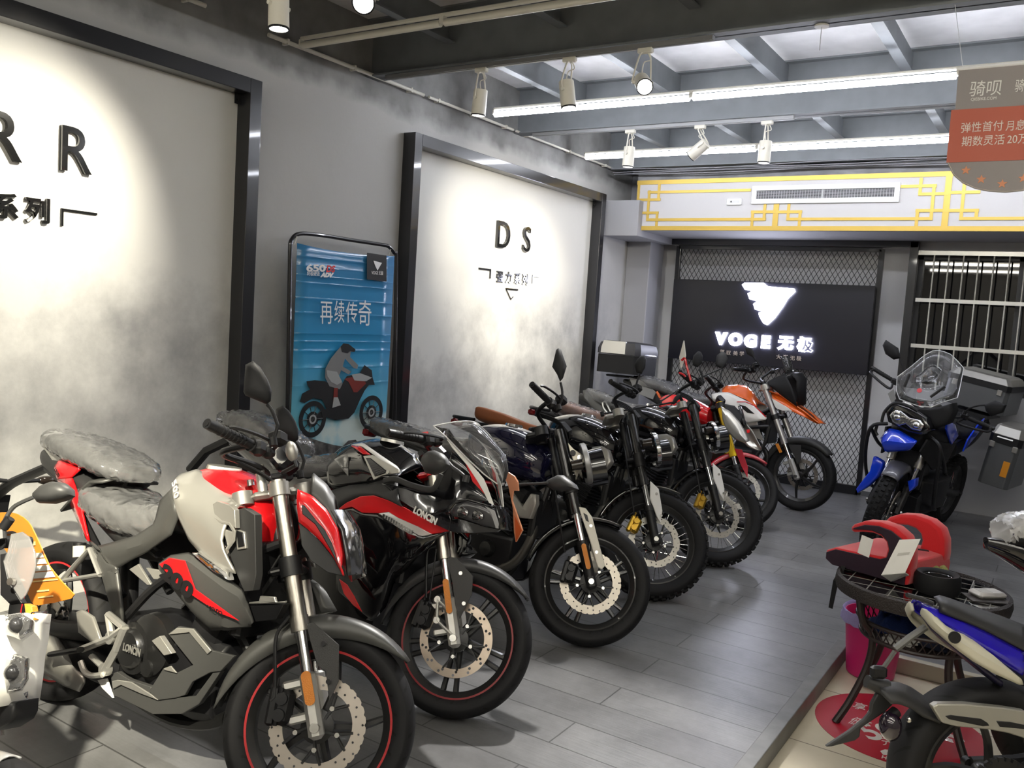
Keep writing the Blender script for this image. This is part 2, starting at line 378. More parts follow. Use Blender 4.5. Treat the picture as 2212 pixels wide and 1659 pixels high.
# back wall with the grille bay and the window opening
bw = MB(); yb0, yb1 = YB, YB + .25
bw.box((-4.12, (yb0 + yb1) / 2, 1.75), (.16, .25, 3.5))                      # left of the bay
bw.box((-2.69, (yb0 + yb1) / 2, 3.0), (2.7, .25, 1.0))                       # over the bay
bw.box((-0.035, (yb0 + yb1) / 2, 2.95), (2.61, .25, 1.12))                   # over the window
bw.box((2.435, (yb0 + yb1) / 2, 1.75), (2.33, .25, 3.5))
bw.box((-0.035, (yb0 + yb1) / 2, .55), (2.61, .25, 1.12))                    # below the window
bw.build('wall_back', WALLB, smooth=0); struct(bpy.data.objects['wall_back'])
slab('wall_back', -4.14, -1.24, YB + .30, YB + .36, 0, 3.4, mat('bay_grey', (.80, .80, .82), .7))
ce = slab('ceiling', XL - .2, 3.8, -4.2, YB + .4, ZC, ZC + .15, CEILM)
def ibeam(y, name='beam'):
    b = MB(); zb = 3.12; xm = -.2; L = 8.0
    b.box((xm, y, (zb + ZC) / 2), (L, .012, ZC - zb)); b.box((xm, y, zb + .006), (L, .13, .012)); b.box((xm, y, ZC - .006), (L, .13, .012))
    struct(b.build(name, BEAMM, ce, smooth=0))
for y in (-2.8, -0.97, 0.86, 2.69, 4.5, 6.35, 8.1): ibeam(y)
for y0, y1 in ((2.69, 4.5), (4.5, 6.35), (6.35, 8.1), (0.86, 2.69)):
    for i in range(7):
        x = -3.55 + i * .82
        struct(MB().box((x, (y0 + y1) / 2, 3.38), (.01, y1 - y0 - .02, .2)).box((x + .028, (y0 + y1) / 2, 3.284), (.065, y1 - y0 - .02, .008)).build('joist', BEAMM, ce, smooth=0))
# column and upper block in the far left corner
struct(MB().box((-4.06, 8.84, 1.75), (.28, .36, 3.5)).build('trim_3', WALLB, smooth=0, bevel=.01))
struct(MB().box((-4.0, 8.5, 2.62), (.40, .92, .36)).build('trim_4', WALLB, smooth=0, bevel=.006))
# bulkhead with gold fretwork
bk = slab('trim_5', -3.885, 3.58, 8.15, YB - .002, 2.505, 3.1, WALLB)
BF = 8.15
MB().box((-0.15, BF - .006, 2.755), (7.46, .012, .49)).build('face_board', BOARD, bk, smooth=0)
def bars(mb, segs, wd, y=BF - .016, t=.008):
    for (a, b) in segs:
        a = Vector(a); b = Vector(b); d = b - a
        if abs(d.x) > abs(d.z): z = (a.z + b.z) / 2; mb.box(((a.x + b.x) / 2, y - .0012, z), (abs(d.x) + wd, t, wd))
        else: x = (a.x + b.x) / 2; mb.box((x, y, (a.z + b.z) / 2), (wd, t, abs(d.z) + wd))
fw = MB()
bars(fw, [[(-3.847,8.15,2.814),(-3.627,8.15,2.811)], [(-3.643,8.15,2.952),(-3.633,8.15,2.811)], [(-3.746,8.15,2.893),(-2.712,8.15,2.88)], [(-3.746,8.15,2.893),(-3.737,8.15,2.612)],
  [(-3.737,8.15,2.612),(-2.546,8.15,2.613)], [(-3.842,8.15,2.682),(-3.636,8.15,2.681)], [(-3.641,8.15,2.681),(-3.635,8.15,2.547)],
  [(-2.555,8.15,2.742),(-2.549,8.15,2.612)], [(-2.667,8.15,2.682),(-2.464,8.15,2.68)], [(-2.664,8.15,2.682),(-2.661,8.15,2.547)],
  [(-2.424,8.15,2.68),(-2.218,8.15,2.678)], [(-2.331,8.15,2.739),(-2.328,8.15,2.616)], [(-2.222,8.15,2.678),(-2.22,8.15,2.547)], [(-2.328,8.15,2.613),(-1.125,8.15,2.611)],
  [(-1.377,8.15,2.89),(-1.117,8.15,2.885)], [(-1.231,8.15,2.946),(-1.227,8.15,2.82)], [(-1.228,8.15,2.82),(-1.02,8.15,2.819)], [(-1.12,8.15,2.885),(-1.125,8.15,2.611)],
  [(-1.236,8.15,2.681),(-1.028,8.15,2.679)], [(-1.234,8.15,2.681),(-1.232,8.15,2.548)], [(-0.979,8.15,2.828),(-0.784,8.15,2.829)], [(-0.896,8.15,2.934),(-0.893,8.15,2.613)],
  [(-1.0,8.15,2.679),(-0.78,8.15,2.677)], [(-0.782,8.15,2.677),(-0.784,8.15,2.617)], [(-0.893,8.15,2.613),(-0.198,8.15,2.61)]], .026)
bars(fw, [((-3.86, 0, 2.985), (3.5, 0, 2.985)), ((-3.86, 0, 2.528), (3.5, 0, 2.528))], .042)
bars(fw, [((-3.862, 0, 2.53), (-3.862, 0, 2.98))], .026)
bars(fw, [[(-2.447,8.15,2.742),(-2.443,8.15,2.544)], [(-1.013,8.15,2.96),(-1.016,8.15,2.548)]], .05)
fw.build('gold_fretwork', GOLD, bk, smooth=0)
# pale ledge on top of the bulkhead
# air-conditioner grille and its display
GX0, GX1, GZ0, GZ1 = -2.74, -1.40, 2.77, 2.93
g0, g1 = [(-2.682,8.13,2.755),(-1.387,8.13,2.921)]
gx0, gx1, gz0, gz1 = g0[0], g1[0], g0[2], g1[2]
ac = thing('air_vent', 'white air-conditioner grille with dark slots in the gold-trimmed bulkhead', 'vent', ((gx0 + gx1) / 2, BF - .014, (gz0 + gz1) / 2))
gw, gh = gx1 - gx0, gz1 - gz0
v = MB(); 
for zz in (-gh / 2 + .022, gh / 2 - .022): v.box((0, -.011, zz), (gw, .022, .044))
for xx in (-gw / 2 + .022, gw / 2 - .022): v.box((xx, -.011, 0), (.044, .022, gh - .088))
v.build('frame', mat('vent_white', (0.8, 0.8, 0.8), .4), ac, smooth=0, bevel=.003)
MB().box((0, .0, 0), (gw - .06, .004, gh - .06)).build('backing', mat('vent_dark', (.01, .01, .012), .8), ac, smooth=0)
sl = MB()
for i in range(7): sl.box((0, -.009, -gh / 2 + .052 + (gh - .104) * i / 6), (gw - .08, .005, .0035))
for i in range(50): sl.box((-gw / 2 + .06 + (gw - .12) * i / 49, -.005, 0), (.0032, .005, gh - .08))
sl.box((0, -.01, 0), (.012, .012, gh - .08))
sl.build('grille', mat('vent_bar', (.42, .42, .43), .4), ac, smooth=0)
c0, c1 = [(-2.925,8.13,2.746),(-2.777,8.13,2.81)]
cp = thing('control_display', 'small white control display on the bulkhead left of the vent', 'display', ((c0[0] + c1[0]) / 2, BF - .013, (c0[2] + c1[2]) / 2))
cw, chh = c1[0] - c0[0], c1[2] - c0[2]
MB().box((0, -.008, 0), (cw, .016, chh), ch=.006).build('case', mat('vent_white'), cp)
MB().box((0, -.0175, 0), (cw * .72, .003, chh * .4)).build('screen', mat('display_pale', (.6, .6, .58), .3), cp, smooth=0)
MB().box((-cw * .18, -.02, 0), (.012, .003, .014)).build('sensor', BLACK, cp, smooth=0)

# big black steel frames standing off the left wall
def wall_frame(y0, y1, ztop, label):
    t = thing('wall_frame', label, 'frame', (XL + .055, (y0 + y1) / 2, 0), group='steel frames on the left wall'); h = (y1 - y0) / 2; d = .11; wd = .085
    for s_, nm in ((-1, 'post'), (1, 'post')): MB().box((0, s_ * (h - wd / 2), ztop / 2), (d, wd, ztop)).build(nm, FRAMEM, t, smooth=0, bevel=.003)
    MB().box((0, 0, ztop - wd / 2), (d, 2 * h - 2 * wd, wd)).build('top_bar', FRAMEM, t, smooth=0, bevel=.003)
    MB().box((-.03, h - wd - .02, ztop - wd - .03), (.004, .04, .06)).cyl((-.028, h - wd - .02, ztop - wd - .035), (-.02, h - wd - .02, ztop - wd - .035), .008, n=8).build('corner_bracket', BLACK, t, smooth=0)
wall_frame(0.1, 3.47, 2.835, 'tall black steel frame on the left wall around the RR lettering')
wall_frame(4.86, 7.88, 2.835, 'tall black steel frame on the left wall around the DS lettering')
WM = frame_m((XL, 0, 0), (0, 1, 0), (0, 0, 1))     # text on the left wall: X along +Y, Y up, Z toward the room
def wall_text(name, txt, y, z, size, label, ex=.012, bold=.0, sx=1.0, grp=None):
    me = text_mesh(txt, size, ex, bold, sx=sx)
    o = MB().add_mesh(me, Matrix.Translation((XL + ex, y, z)) @ frame_m((0, 0, 0), (0, 1, 0), (0, 0, 1))).build(name, LETTERM)
    o.data.shade_flat()
    return tag(o, label, 'letter', 'letters on the left wall')
def wall_poly(name, pts, label, th=.012, cat='letter'):
    o = MB().prism([(XL + .0005, p[0], p[1]) for p in pts], (th, 0, 0)).build(name, LETTERM, smooth=0)
    return tag(o, label, cat, 'marks under the wall lettering')
wall_text('sign_letter', 'R', 2.41, 2.236, .315, 'black capital R on the left wall, right one of the two', sx=.92)
wall_text('sign_letter', 'R', 2.07, 2.236, .315, 'black capital R cut by the left edge of the picture', sx=.92)
wall_text('sign_letter', '系', 2.09, 1.925, .125, 'small black character second from the bracket below the big R pair', .008, .003)
wall_text('sign_letter', '列', 2.24, 1.925, .125, 'small black character next to the bracket below the big R', .008, .003)
wall_poly('bracket_mark', [(2.355, 1.96), (2.355, 1.875), (2.367, 1.875), (2.367, 1.949), (2.54, 1.949), (2.54, 1.96)], 'thin black corner bracket right of the characters under the RR', .008, 'mark')
wall_poly('arrow_mark', [(1.85, 1.84), (2.02, 1.84), (1.935, 1.74)], 'black downward triangle under the RR characters at left edge', .008, 'mark')
wall_text('sign_letter', 'D', 6.2, 2.236, .325, 'black capital D on the wall inside the far frame', sx=.95)
wall_text('sign_letter', 'S', 6.58, 2.236, .315, 'black capital S on the wall inside the far frame', sx=.95)
for i, (ch, yy) in enumerate((('强', 6.20), ('力', 6.34), ('系', 6.48), ('列', 6.61))):
    wall_text('sign_letter', ch, yy, 1.885, .105, ['small black character first of the four under the letter D', 'small black character second of the four under D and S', 'small black character third of the four under D and S', 'small black character last of the four under the letter S'][i], .006, .0015)
wall_poly('bracket_mark', [(5.885, 1.945), (5.885, 1.931), (6.05, 1.931), (6.05, 1.865), (6.064, 1.865), (6.064, 1.945)], 'thin black corner bracket left of the characters under DS', .008, 'mark')
wall_poly('bracket_mark', [(6.735, 1.945), (6.735, 1.865), (6.745, 1.865), (6.745, 1.931), (6.86, 1.931), (6.86, 1.945)], 'thin black corner bracket right of the characters under DS', .008, 'mark')
am = MB()
for a, b, wd in (((6.31, 1.795), (6.50, 1.795), .012), ((6.31, 1.795), (6.40, 1.705), .009), ((6.40, 1.705), (6.435, 1.73), .008)):
    am.cyl((XL + .005, a[0], a[1]), (XL + .005, b[0], b[1]), wd * .6, n=6)
tag(am.build('arrow_mark', LETTERM, smooth=0), 'thin black arrow outline under the DS characters', 'mark', 'marks under the wall lettering')

# grille bay: frame, mesh, backlit sign
gb = thing('mesh_screen', 'black expanded-mesh screen in a steel frame behind the lit sign', 'screen', (-2.69, YB - .05, 0))
fr = MB()
for x in (-4.03 + 2.69, -1.35 + 2.69): fr.box((x, 0, 1.25), (.075, .07, 2.5))
fr.box((0, 0, 2.48), (2.75, .07, .075))
fr.build('outer_frame', FRAMEM, gb, smooth=0, bevel=.003)
fr = MB()
for x in (-3.735 + 2.69, -1.645 + 2.69): fr.box((x, .03, 1.22), (.05, .04, 2.42))
fr.box((0, .03, 2.42), (2.09, .04, .04)); fr.box((0, .03, .05), (2.09, .04, .09))
fr.build('inner_frame', FRAMEM, gb, smooth=0, bevel=.003)
ms = MB(); px_, pz_ = .052, .088; X0, X1, Z0, Z1 = -1.03, 1.03, .09, 2.41
def clipseg(x, sgn):
    # line x(t)=x+sgn*(z-Z0)*px_/pz_
    k_ = sgn * px_ / pz_; za, zb_ = Z0, Z1
    for X in (X0, X1):
        zc = Z0 + (X - x) / k_
        if (k_ > 0) == (X == X1): zb_ = min(zb_, zc)
        else: za = max(za, zc)
    if zb_ - za < .02: return None
    return (x + (za - Z0) * k_, za), (x + (zb_ - Z0) * k_, zb_)
nn = int((X1 - X0 + (Z1 - Z0) * px_ / pz_) / px_) + 2
for i in range(nn):
    for sgn, xs in ((1, X0 - (Z1 - Z0) * px_ / pz_ + i * px_), (-1, X0 + i * px_)):
        q = clipseg(xs, sgn)
        if q:
            (xa, za), (xb, zb_) = q; yo = .045 + (.002 if sgn > 0 else -.002)
            ms._add([(xa - .0035, yo, za), (xa + .0035, yo, za), (xb + .0035, yo, zb_), (xb - .0035, yo, zb_), (xa, yo + .004, za), (xb, yo + .004, zb_)], [(0, 1, 2, 3), (1, 4, 5, 2), (4, 0, 3, 5)])
ms.build('mesh', mat('mesh_black', (.02, .02, .025), .5), gb, smooth=0)
sg = thing('light_sign', 'black panel with a glowing white winged emblem and lettering', 'sign', (-2.69, YB - .1, 1.635))
MB().box((0, 0, 0), (2.07, .06, .865)).build('panel', mat('sign_black', (.006, .006, .012), .35), sg, smooth=0, bevel=.004)
SIGNE = emat('sign_glow', (0.80, 0.82, 1.0), 9.0)
def onsign(pts): return [(p[0] + 2.69, -.03, p[2] - 1.635) for p in pts]
emb = onsign([(-2.953,8.9,2.029),(-2.929,8.9,2.052),(-2.733,8.9,2.057),(-2.689,8.9,2.022),(-2.419,8.9,2.011),(-2.408,8.9,1.981),(-2.474,8.9,1.909),(-2.52,8.9,1.817),(-2.59,8.9,1.703),(-2.659,8.9,1.628),(-2.697,8.9,1.646),(-2.744,8.9,1.714),(-2.754,8.9,1.749),(-2.712,8.9,1.761),(-2.796,8.9,1.782),(-2.818,8.9,1.837),(-2.778,8.9,1.865),(-2.862,8.9,1.886),(-2.886,8.9,1.941),(-2.838,8.9,1.969),(-2.917,8.9,1.981)])
MB().prism(emb, (0, -.03, 0)).build('emblem', SIGNE, sg, smooth=0)
LET = onsign([(-3.135,8.9,1.45),(-2.979,8.9,1.451),(-2.817,8.9,1.446),(-2.661,8.9,1.447),(-2.454,8.9,1.45),(-2.262,8.9,1.447)])
for ch, p in zip('VOGE无极', LET):
    sz = .165 if ch in 'VOGE' else .15
    me = text_mesh(ch, sz, .012, .011 if ch in 'VOGE' else .007, sx=1.0)
    MB().add_mesh(me, frame_m((p[0], -.045, p[2]), (1, 0, 0), (0, 0, 1))).build('letter', SIGNE, sg, smooth=0)
SL = onsign([(-3.114,8.9,1.312),(-3.044,8.9,1.309),(-2.969,8.9,1.308),(-2.9,8.9,1.309),(-2.515,8.9,1.309),(-2.445,8.9,1.31),(-2.375,8.9,1.308),(-2.311,8.9,1.309)])
for ch, p in zip('驾驭美学大道无极', SL):
    MB().add_mesh(text_mesh(ch, .05, .003, .0008), frame_m((p[0], -.034, p[2]), (1, 0, 0), (0, 0, 1))).build('slogan_character', mat('slogan_gold', (.35, .3, .25), .4), sg, smooth=0)

# barred window
wn = thing('window_1', None, None, (-0.035, YB, 1.75)); struct(wn)
MB().box((0, .16, 0), (2.61, .008, 1.28)).build('pane', mat('window_glass', (.004, .004, .005), .02, spec=.9), wn, smooth=0)
wf = MB()
for x in (-1.28, -.42, .42, 1.28): wf.box((x, .13, 0), (.06, .06, 1.28))
wf.box((0, .13, .62), (2.6, .06, .05)); wf.box((0, .13, -.62), (2.6, .06, .05))
wf.build('window_frame', mat('window_black', (.012, .012, .013), .4), wn, smooth=0)
tag(MB().box((-0.035, YB - .02, 2.40), (2.63, .05, .04)).build('trim_6', mat('brushed_rail', (.75, .74, .70), .25, .6), smooth=0), kind='structure')
wb = thing('window_bars', 'grey steel security bars across the dark window', 'bars', (-0.02, YB - .05, 1.75))
for z in (1.956 - 1.75, 1.522 - 1.75): MB().box((0, 0, z), (2.56, .022, .035)).build('rail', GALV, wb, smooth=0)
for i in range(21): MB().cyl((-1.155 + i * .1235, .008, -.63), (-1.155 + i * .1235, .008, .63), .0075, n=8).build('bar', GALV, wb)

# conduits along the top of the left wall
def conduit(y0, y1, x, z, r, label):
    t = thing('conduit_pipe', label, 'pipe', (x, (y0 + y1) / 2, z), group='conduits on the left wall'); h = (y1 - y0) / 2
    MB().cyl((0, -h, 0), (0, h, 0), r, n=12).build('pipe', LAMPW, t)
    for q in range(3):
        yy = -h * .8 + q * h * .8
        MB().box((-.012, yy, 0), (.05, .016, r * 2.6)).build('clip', LAMPW, t, smooth=0)
conduit(3.55, 5.0, XL + .05, 3.13, .013, 'pale conduit pipe above the wall between the two black frames')
conduit(5.06, 6.2, XL + .05, 3.13, .011, 'pale conduit pipe over the left half of the DS frame')
conduit(6.25, 8.1, XL + .05, 3.13, .010, 'pale conduit pipe over the right half of the DS frame')
conduit(1.9, 3.1, XL + .06, 3.15, .013, 'pale conduit pipe above the RR frame near the top left')
cw = thing('ceiling_cable', 'bundle of thin grey cables strung along the far beam above the bulkhead', 'cable', (-1.9, 7.95, 3.10))
for k_ in range(4): MB().tube(crv([(-2.2 + 1.1 * i, .03 * k_ + .02 * sin(i * 2 + k_), -.012 * k_ - .02 * abs(sin(i * 1.7 + k_))) for i in range(5)], 6), .005, n=6).build('cable', mat('cable_grey', (.22, .22, .24), .5), cw)
# lighting tracks
def track(x0, x1, y, z, label):
    t = MB().box(((x0 + x1) / 2, y, z), (x1 - x0, .036, .024)).box(((x0 + x1) / 2, y, z - .013), (x1 - x0, .012, .006)).build('light_track', mat('track_grey', (.3, .3, .3), .4, .4), smooth=0)
    return tag(t, label, 'track', 'lamp tracks under the beams')
track(-4.03, -1.75, 4.46, 3.105, 'grey lamp track under the middle beam carrying three spotlights')
track(-4.02, -1.83, 6.32, 3.105, 'grey lamp track under the far beam carrying three spotlights')
track(-4.03, -1.2, 2.66, 3.105, 'grey lamp track under the nearest beam at the top edge')
# fluorescent battens
def batten(x0, x1, y, z, lit, label, s=14.5, mn='tube_glow', mc=(.88, .91, 1.0)):
    t = thing('tube_light', label, 'lamp', ((x0 + x1) / 2, y, z), group='ceiling tube lights'); L = x1 - x0
    MB().box((0, 0, .022), (L, .022, .022), ch=.005).build('housing', LAMPW, t)
    n = 3 if lit else 2
    for i in range(n):
        a = -L / 2 + L * i / n + .015; b = -L / 2 + L * (i + 1) / n - .015
        MB().cyl((a, 0, -.018), (b, 0, -.018), .020, n=12).build('tube', emat(mn, mc, s) if lit else mat('tube_off', (.62, .59, .5), .3), t)
        for e in (a - .008, b + .008): MB().box((e, 0, -.004), (.014, .034, .034)).build('socket', LAMPW, t, smooth=0)
batten(-4.05, -1.9, 3.71, 3.12, False, 'unlit cream tube batten on the ceiling at top of picture')
batten(-3.87, 0.9, 5.5, 3.1, True, 'long glowing tube light behind the middle spotlights')
batten(-4.02, 0.9, 7.24, 3.1, True, 'long glowing tube light nearest the back wall')
for yy in (1.8, -.2, -2.0): batten(-2.4, 2.6, yy, 3.12, True, 'lit ceiling tube light out of the picture over the front half') if False else None
# spotlights
def spot(x, y, zt, zb, tilt, az, label, beam=None, glow=2.0, col=(1, .93, .80), energy=0, ang=46, bl=.55):
    t = thing('spotlight', label, 'lamp', (x, y, zt), group='track spotlights')
    MB().box((0, 0, -.01), (.085, .034, .03), ch=.004).build('adapter', LAMPW, t)
    L = .155; r = .044; ctr = Vector((0, 0, -(zt - zb) + L / 2 + .005))
    R = Matrix.Rotation(az, 3, 'Z') @ Matrix.Rotation(tilt, 3, 'Y'); ax = R @ Vector((0, 0, -1))
    hd = R @ Vector((0, 1, 0)); piv = ctr - ax * .02
    MB().cyl(ctr - ax * L / 2, ctr + ax * L / 2, r, r * 1.04, n=24).build('can', LAMPW, t, bevel=.004)
    MB().lathe([(r * 1.04, 0), (r * 1.06, .006), (r * .9, .008), (r * .9, 0)], n=24, axis='Z').build('rim', BLACK, t).matrix_local = frame_m(ctr + ax * (L / 2 - .004), R @ Vector((1, 0, 0)), R @ Vector((0, -1, 0)))
    MB().cyl(ctr + ax * (L / 2 - .004), ctr + ax * (L / 2 + .002), r * .9, n=24).build('lens', emat('lens_glow_%d' % int(glow * 10), col, glow), t)
    br = MB()
    for s_ in (-1, 1): br.tube(crv([(0, 0, -.02), hd * s_ * .03 + Vector((0, 0, -.04)), piv + hd * s_ * (r + .008) - ax * .05, piv + hd * s_ * (r + .008)], 6), .005, n=6).cyl(piv + hd * s_ * r, piv + hd * s_ * (r + .014), .010, n=10)
    br.build('bracket', LAMPW, t)
    MB().tube(crv([(.015, 0, -.02), (.03, .01, -.06), (-.01, .01, -.075), tuple(ctr - ax * L / 2)], 6), .0035, n=6).build('cord', LAMPW, t)
    if energy:
        ld = bpy.data.lights.new('spot_bulb', 'SPOT'); ld.energy = energy; ld.color = col; ld.spot_size = radians(ang); ld.spot_blend = bl; ld.shadow_soft_size = .035
        lo = bpy.data.objects.new('spot_bulb', ld); COL.objects.link(lo); lo.parent = t; p = ctr + ax * (L / 2 + .02)
        d = ax if beam is None else (Vector(beam) - Vector((x, y, zt)) - p)
        lo.location = p; lo.rotation_euler = d.to_track_quat('-Z', 'Y').to_euler()
    return t
def aim(x, y, zt, zb, target):
    c_ = Vector((x, y, zb + .08)); d = (Vector(target) - c_).normalized()
    return math.acos(max(-1, min(1, -d.z))), atan2(-d.y, -d.x)
WARM = (1, .94, .80); COOL = (1, .97, .92); WARM2 = (1, .93, .74)
SPOTS = [
 (-3.25, 4.46, 3.09, 2.80, .05, 0.0, 'white spotlight hanging left of the middle three, over the dark motorcycle row', None, 3, WARM, 0),
 (-2.62, 4.46, 3.09, 2.80, .18, 3.14, 'white spotlight hanging second on the middle track, tilted a little', (-4.2, 6.5, 1.95), 3, WARM, 110, 58, 1.0),
 (-2.14, 4.46, 3.09, 2.82, None, (0.3, 0.9, .7), 'dazzling spotlight third on the middle track, aimed at the viewer', (-1.3, 2.2, .0), 60, COOL, 160),
 (-3.11, 6.32, 3.09, 2.80, .03, 0.0, 'white spotlight first on the far track beside the wall end', None, 2, COOL, 20),
 (-2.53, 6.32, 3.09, 2.83, None, (-4.2, 6.4, 1.6), 'white spotlight on the far track tilted toward the wall', (-4.2, 6.6, 1.7), 2, WARM, 60, 60, 1.0),
 (-2.02, 6.32, 3.09, 2.79, .02, 0.0, 'white spotlight last on the far track before the bulkhead', None, 2, COOL, 20),
 (-3.05, 2.66, 3.09, 2.76, .06, 3.1, 'white spotlight at the top edge with its lens seen from below', (-4.2, 1.95, 1.78), 6, WARM, 88, 82, 1.0),
 (-.9, -.25, 3.09, 2.84, None, (-3.0, 1.6, .4), 'white spotlight behind the viewpoint aimed at the nearest motorcycle', None, 8, WARM2, 500, 36, .8),
 (-2.545, 2.66, 3.09, 2.745, None, (-.6, .4, .9), 'dazzling spotlight at the top edge of the picture', (-1.7, .6, .3), 60, WARM, 80),
]
for (x, y, zt, zb, tl, az, lb, beam, gl, cl, en, *ag) in SPOTS:
    if tl is None: tl, az = aim(x, y, zt, zb, az)
    spot(x, y, zt, zb, tl, az, lb, beam, gl, cl, en, *ag)
# further ceiling lights over the front half of the showroom (behind the viewpoint)
for yy, xa, st_, lb in ((1.15, -1.2, 22, 'lit tube light on the ceiling just above the viewpoint'), (-.7, -2.8, 15, 'lit tube light on the ceiling behind the viewpoint'), (-2.5, -2.8, 10, 'lit tube light on the ceiling farthest behind the viewpoint')): batten(xa, 3.0, yy, 3.1, True, lb, st_, 'warm_tube_%d' % st_, (1, .955, .85))

# ------------------------------------------------------------------ motorcycle building blocks
V = Vector
class Bike:
    """root Empty at the rear contact point; +x forward, +y left, +z up; steered parts use self.S"""
    def __init__(s, name, label, pose, cat='motorcycle', group='motorcycles parked in a row'):
        s.p = pose; s.root = thing(name, label, cat, pose['o'], group=group)
        s.root.rotation_euler = (-pose['lean'], 0, pose['hd'])
        r = pose['rake']; c, q = cos(pose['st']), sin(pose['st'])
        xs = V((cos(r), 0, sin(r))); zs = V((-sin(r), 0, cos(r))); y = V((0, 1, 0)); P = V((pose['wb'], 0, pose['rf'])) - xs * pose['off']
        X = xs * c + y * q; Y = -xs * q + y * c
        s.S = Matrix(((X.x, Y.x, zs.x, P.x), (X.y, Y.y, zs.y, P.y), (X.z, Y.z, zs.z, P.z), (0, 0, 0, 1)))
        # wheel frame: axle centre, x forward along the ground when upright
        s.off = pose['off']; s.rf = pose['rf']; s.rr = pose['rr']; s.wb = pose['wb']
        s.FW = s.S @ Matrix.Translation((s.off, 0, 0)); s.RW = Matrix.Translation((0, 0, s.rr))
    def mb(s): return MB()
    def sm(s): return MB(s.S)
def pan(name, m, pts, parent, th=.012, bulge=0.0, M=None, dirv=(0, 1, 0), bevel=.002, both=False):
    """moulded plate: outline pts (outer face), thickness along dirv (inwards)"""
    b = MB(M); P = [V(p) for p in pts]; d = V(dirv); n = len(P)
    if bulge:
        c = sum(P, V()) / n; rings = [P]
        for k, q in ((.94, .55), (.80, .9), (.5, 1.0)): rings.append([c + (p - c) * k - d * bulge * q for p in P])
        vs = [p + d * th for p in P] + [p for r in rings for p in r]
        fs = []
        for i in range(len(rings)):
            for j in range(n): fs.append((i * n + j, i * n + (j + 1) % n, (i + 1) * n + (j + 1) % n, (i + 1) * n + j))
        fs += [tuple(range(n - 1, -1, -1)), tuple(range(len(rings) * n, (len(rings) + 1) * n))]
        b._add(vs, fs)
    else: b.prism(P, d * th)
    if both and M is None: b.mirror()
    return b.build(name, m, parent, smooth=50 if bulge else 30, bevel=0 if bulge else bevel)
def label_text(txt, p0, p1, size, m, parent, name='lettering', nrm=(0, -1, 0), bold=0.0, M=None, ex=.0008, shear=0.0, fit=True, lift=.0015, up=None):
    """raised lettering with its baseline from p0 to p1, facing nrm"""
    if any(ord(c_) > 0x2e80 for c_ in txt): bold = 0
    p0 = V(p0); p1 = V(p1); x = (p1 - p0); N = V(nrm).normalized()
    me = text_mesh(txt, size, ex, bold, 'LEFT', shear)
    L = max(v.co.x for v in me.vertices) - min(v.co.x for v in me.vertices)
    if fit:
        k = x.length / max(L, 1e-6)
        for v in me.vertices: v.co.x *= k
    y = N.cross(x.normalized())
    fm = frame_m(p0 + N * lift, x, y)
    return MB(M).add_mesh(me, fm).build(name, m, parent, smooth=0)
def tyre_prof(r, rr, w):
    h = [(rr, .60), (rr + .012, .80), ((rr + r) / 2 + .004, 1.0), (r - .024, .93), (r - .010, .72), (r - .002, .36), (r, 0)]
    return [(a, -b * w) for a, b in h] + [(a, b * w) for a, b in reversed(h[:-1])] + [(rr - .006, .5 * w), (rr - .006, -.5 * w)]
def tread_mat(name, n, kind):
    """rubber with moulded grooves laid out round the tyre (uv: turns, across)"""
    if name in _M: return _M[name]
    m = bpy.data.materials.new(name); m.use_nodes = True; nt = m.node_tree; b = nt.nodes['Principled BSDF']
    b.inputs['Roughness'].default_value = .66; b.inputs['Specular IOR Level'].default_value = .3
    N = nt.nodes.new; Lk = nt.links.new
    uv = N('ShaderNodeUVMap'); sx = N('ShaderNodeSeparateXYZ'); Lk(uv.outputs[0], sx.inputs[0])
    def op(o, a, b_=None):
        q = N('ShaderNodeMath'); q.operation = o
        for i, v in enumerate((a, b_)):
            if v is None: continue
            if isinstance(v, (int, float)): q.inputs[i].default_value = v
            else: Lk(v, q.inputs[i])
        return q.outputs[0]
    av = op('ABSOLUTE', sx.outputs['Y']); sg = op('SIGN', sx.outputs['Y'])
    ph = op('ADD', op('ADD', op('MULTIPLY', sx.outputs['X'], n), op('MULTIPLY', av, .9)), op('MULTIPLY', sg, .25))
    fr = op('FRACT', ph); g = op('LESS_THAN', fr, .16 if kind == 'road' else .22)
    mask = op('MULTIPLY', op('GREATER_THAN', av, .10), op('LESS_THAN', av, .84))
    g = op('MULTIPLY', g, mask)
    mx = N('ShaderNodeMix'); mx.data_type = 'RGBA'; mx.inputs['A'].default_value = (.009, .009, .010, 1); mx.inputs['B'].default_value = (.003, .003, .003, 1)
    Lk(g, mx.inputs['Factor']); Lk(mx.outputs['Result'], b.inputs['Base Color'])
    bp = N('ShaderNodeBump'); bp.invert = True; bp.inputs['Strength'].default_value = .8; bp.inputs['Distance'].default_value = .006
    Lk(g, bp.inputs['Height']); Lk(bp.outputs['Normal'], b.inputs['Normal'])
    _M[name] = m
    return m
def tyre_uv(o, M, hw):
    me = o.data; uv = me.uv_layers.new(name='tread'); inv = M.inverted()
    for p in me.polygons:
        A = []
        for li in p.loop_indices:
            c = inv @ me.vertices[me.loops[li].vertex_index].co; A.append((li, atan2(c.z, c.x) / (2 * pi), c.y / hw))
        mx = max(a for _, a, _ in A)
        for li, a, y in A: uv.data[li].uv = (a + 1 if mx - a > .5 else a, y)
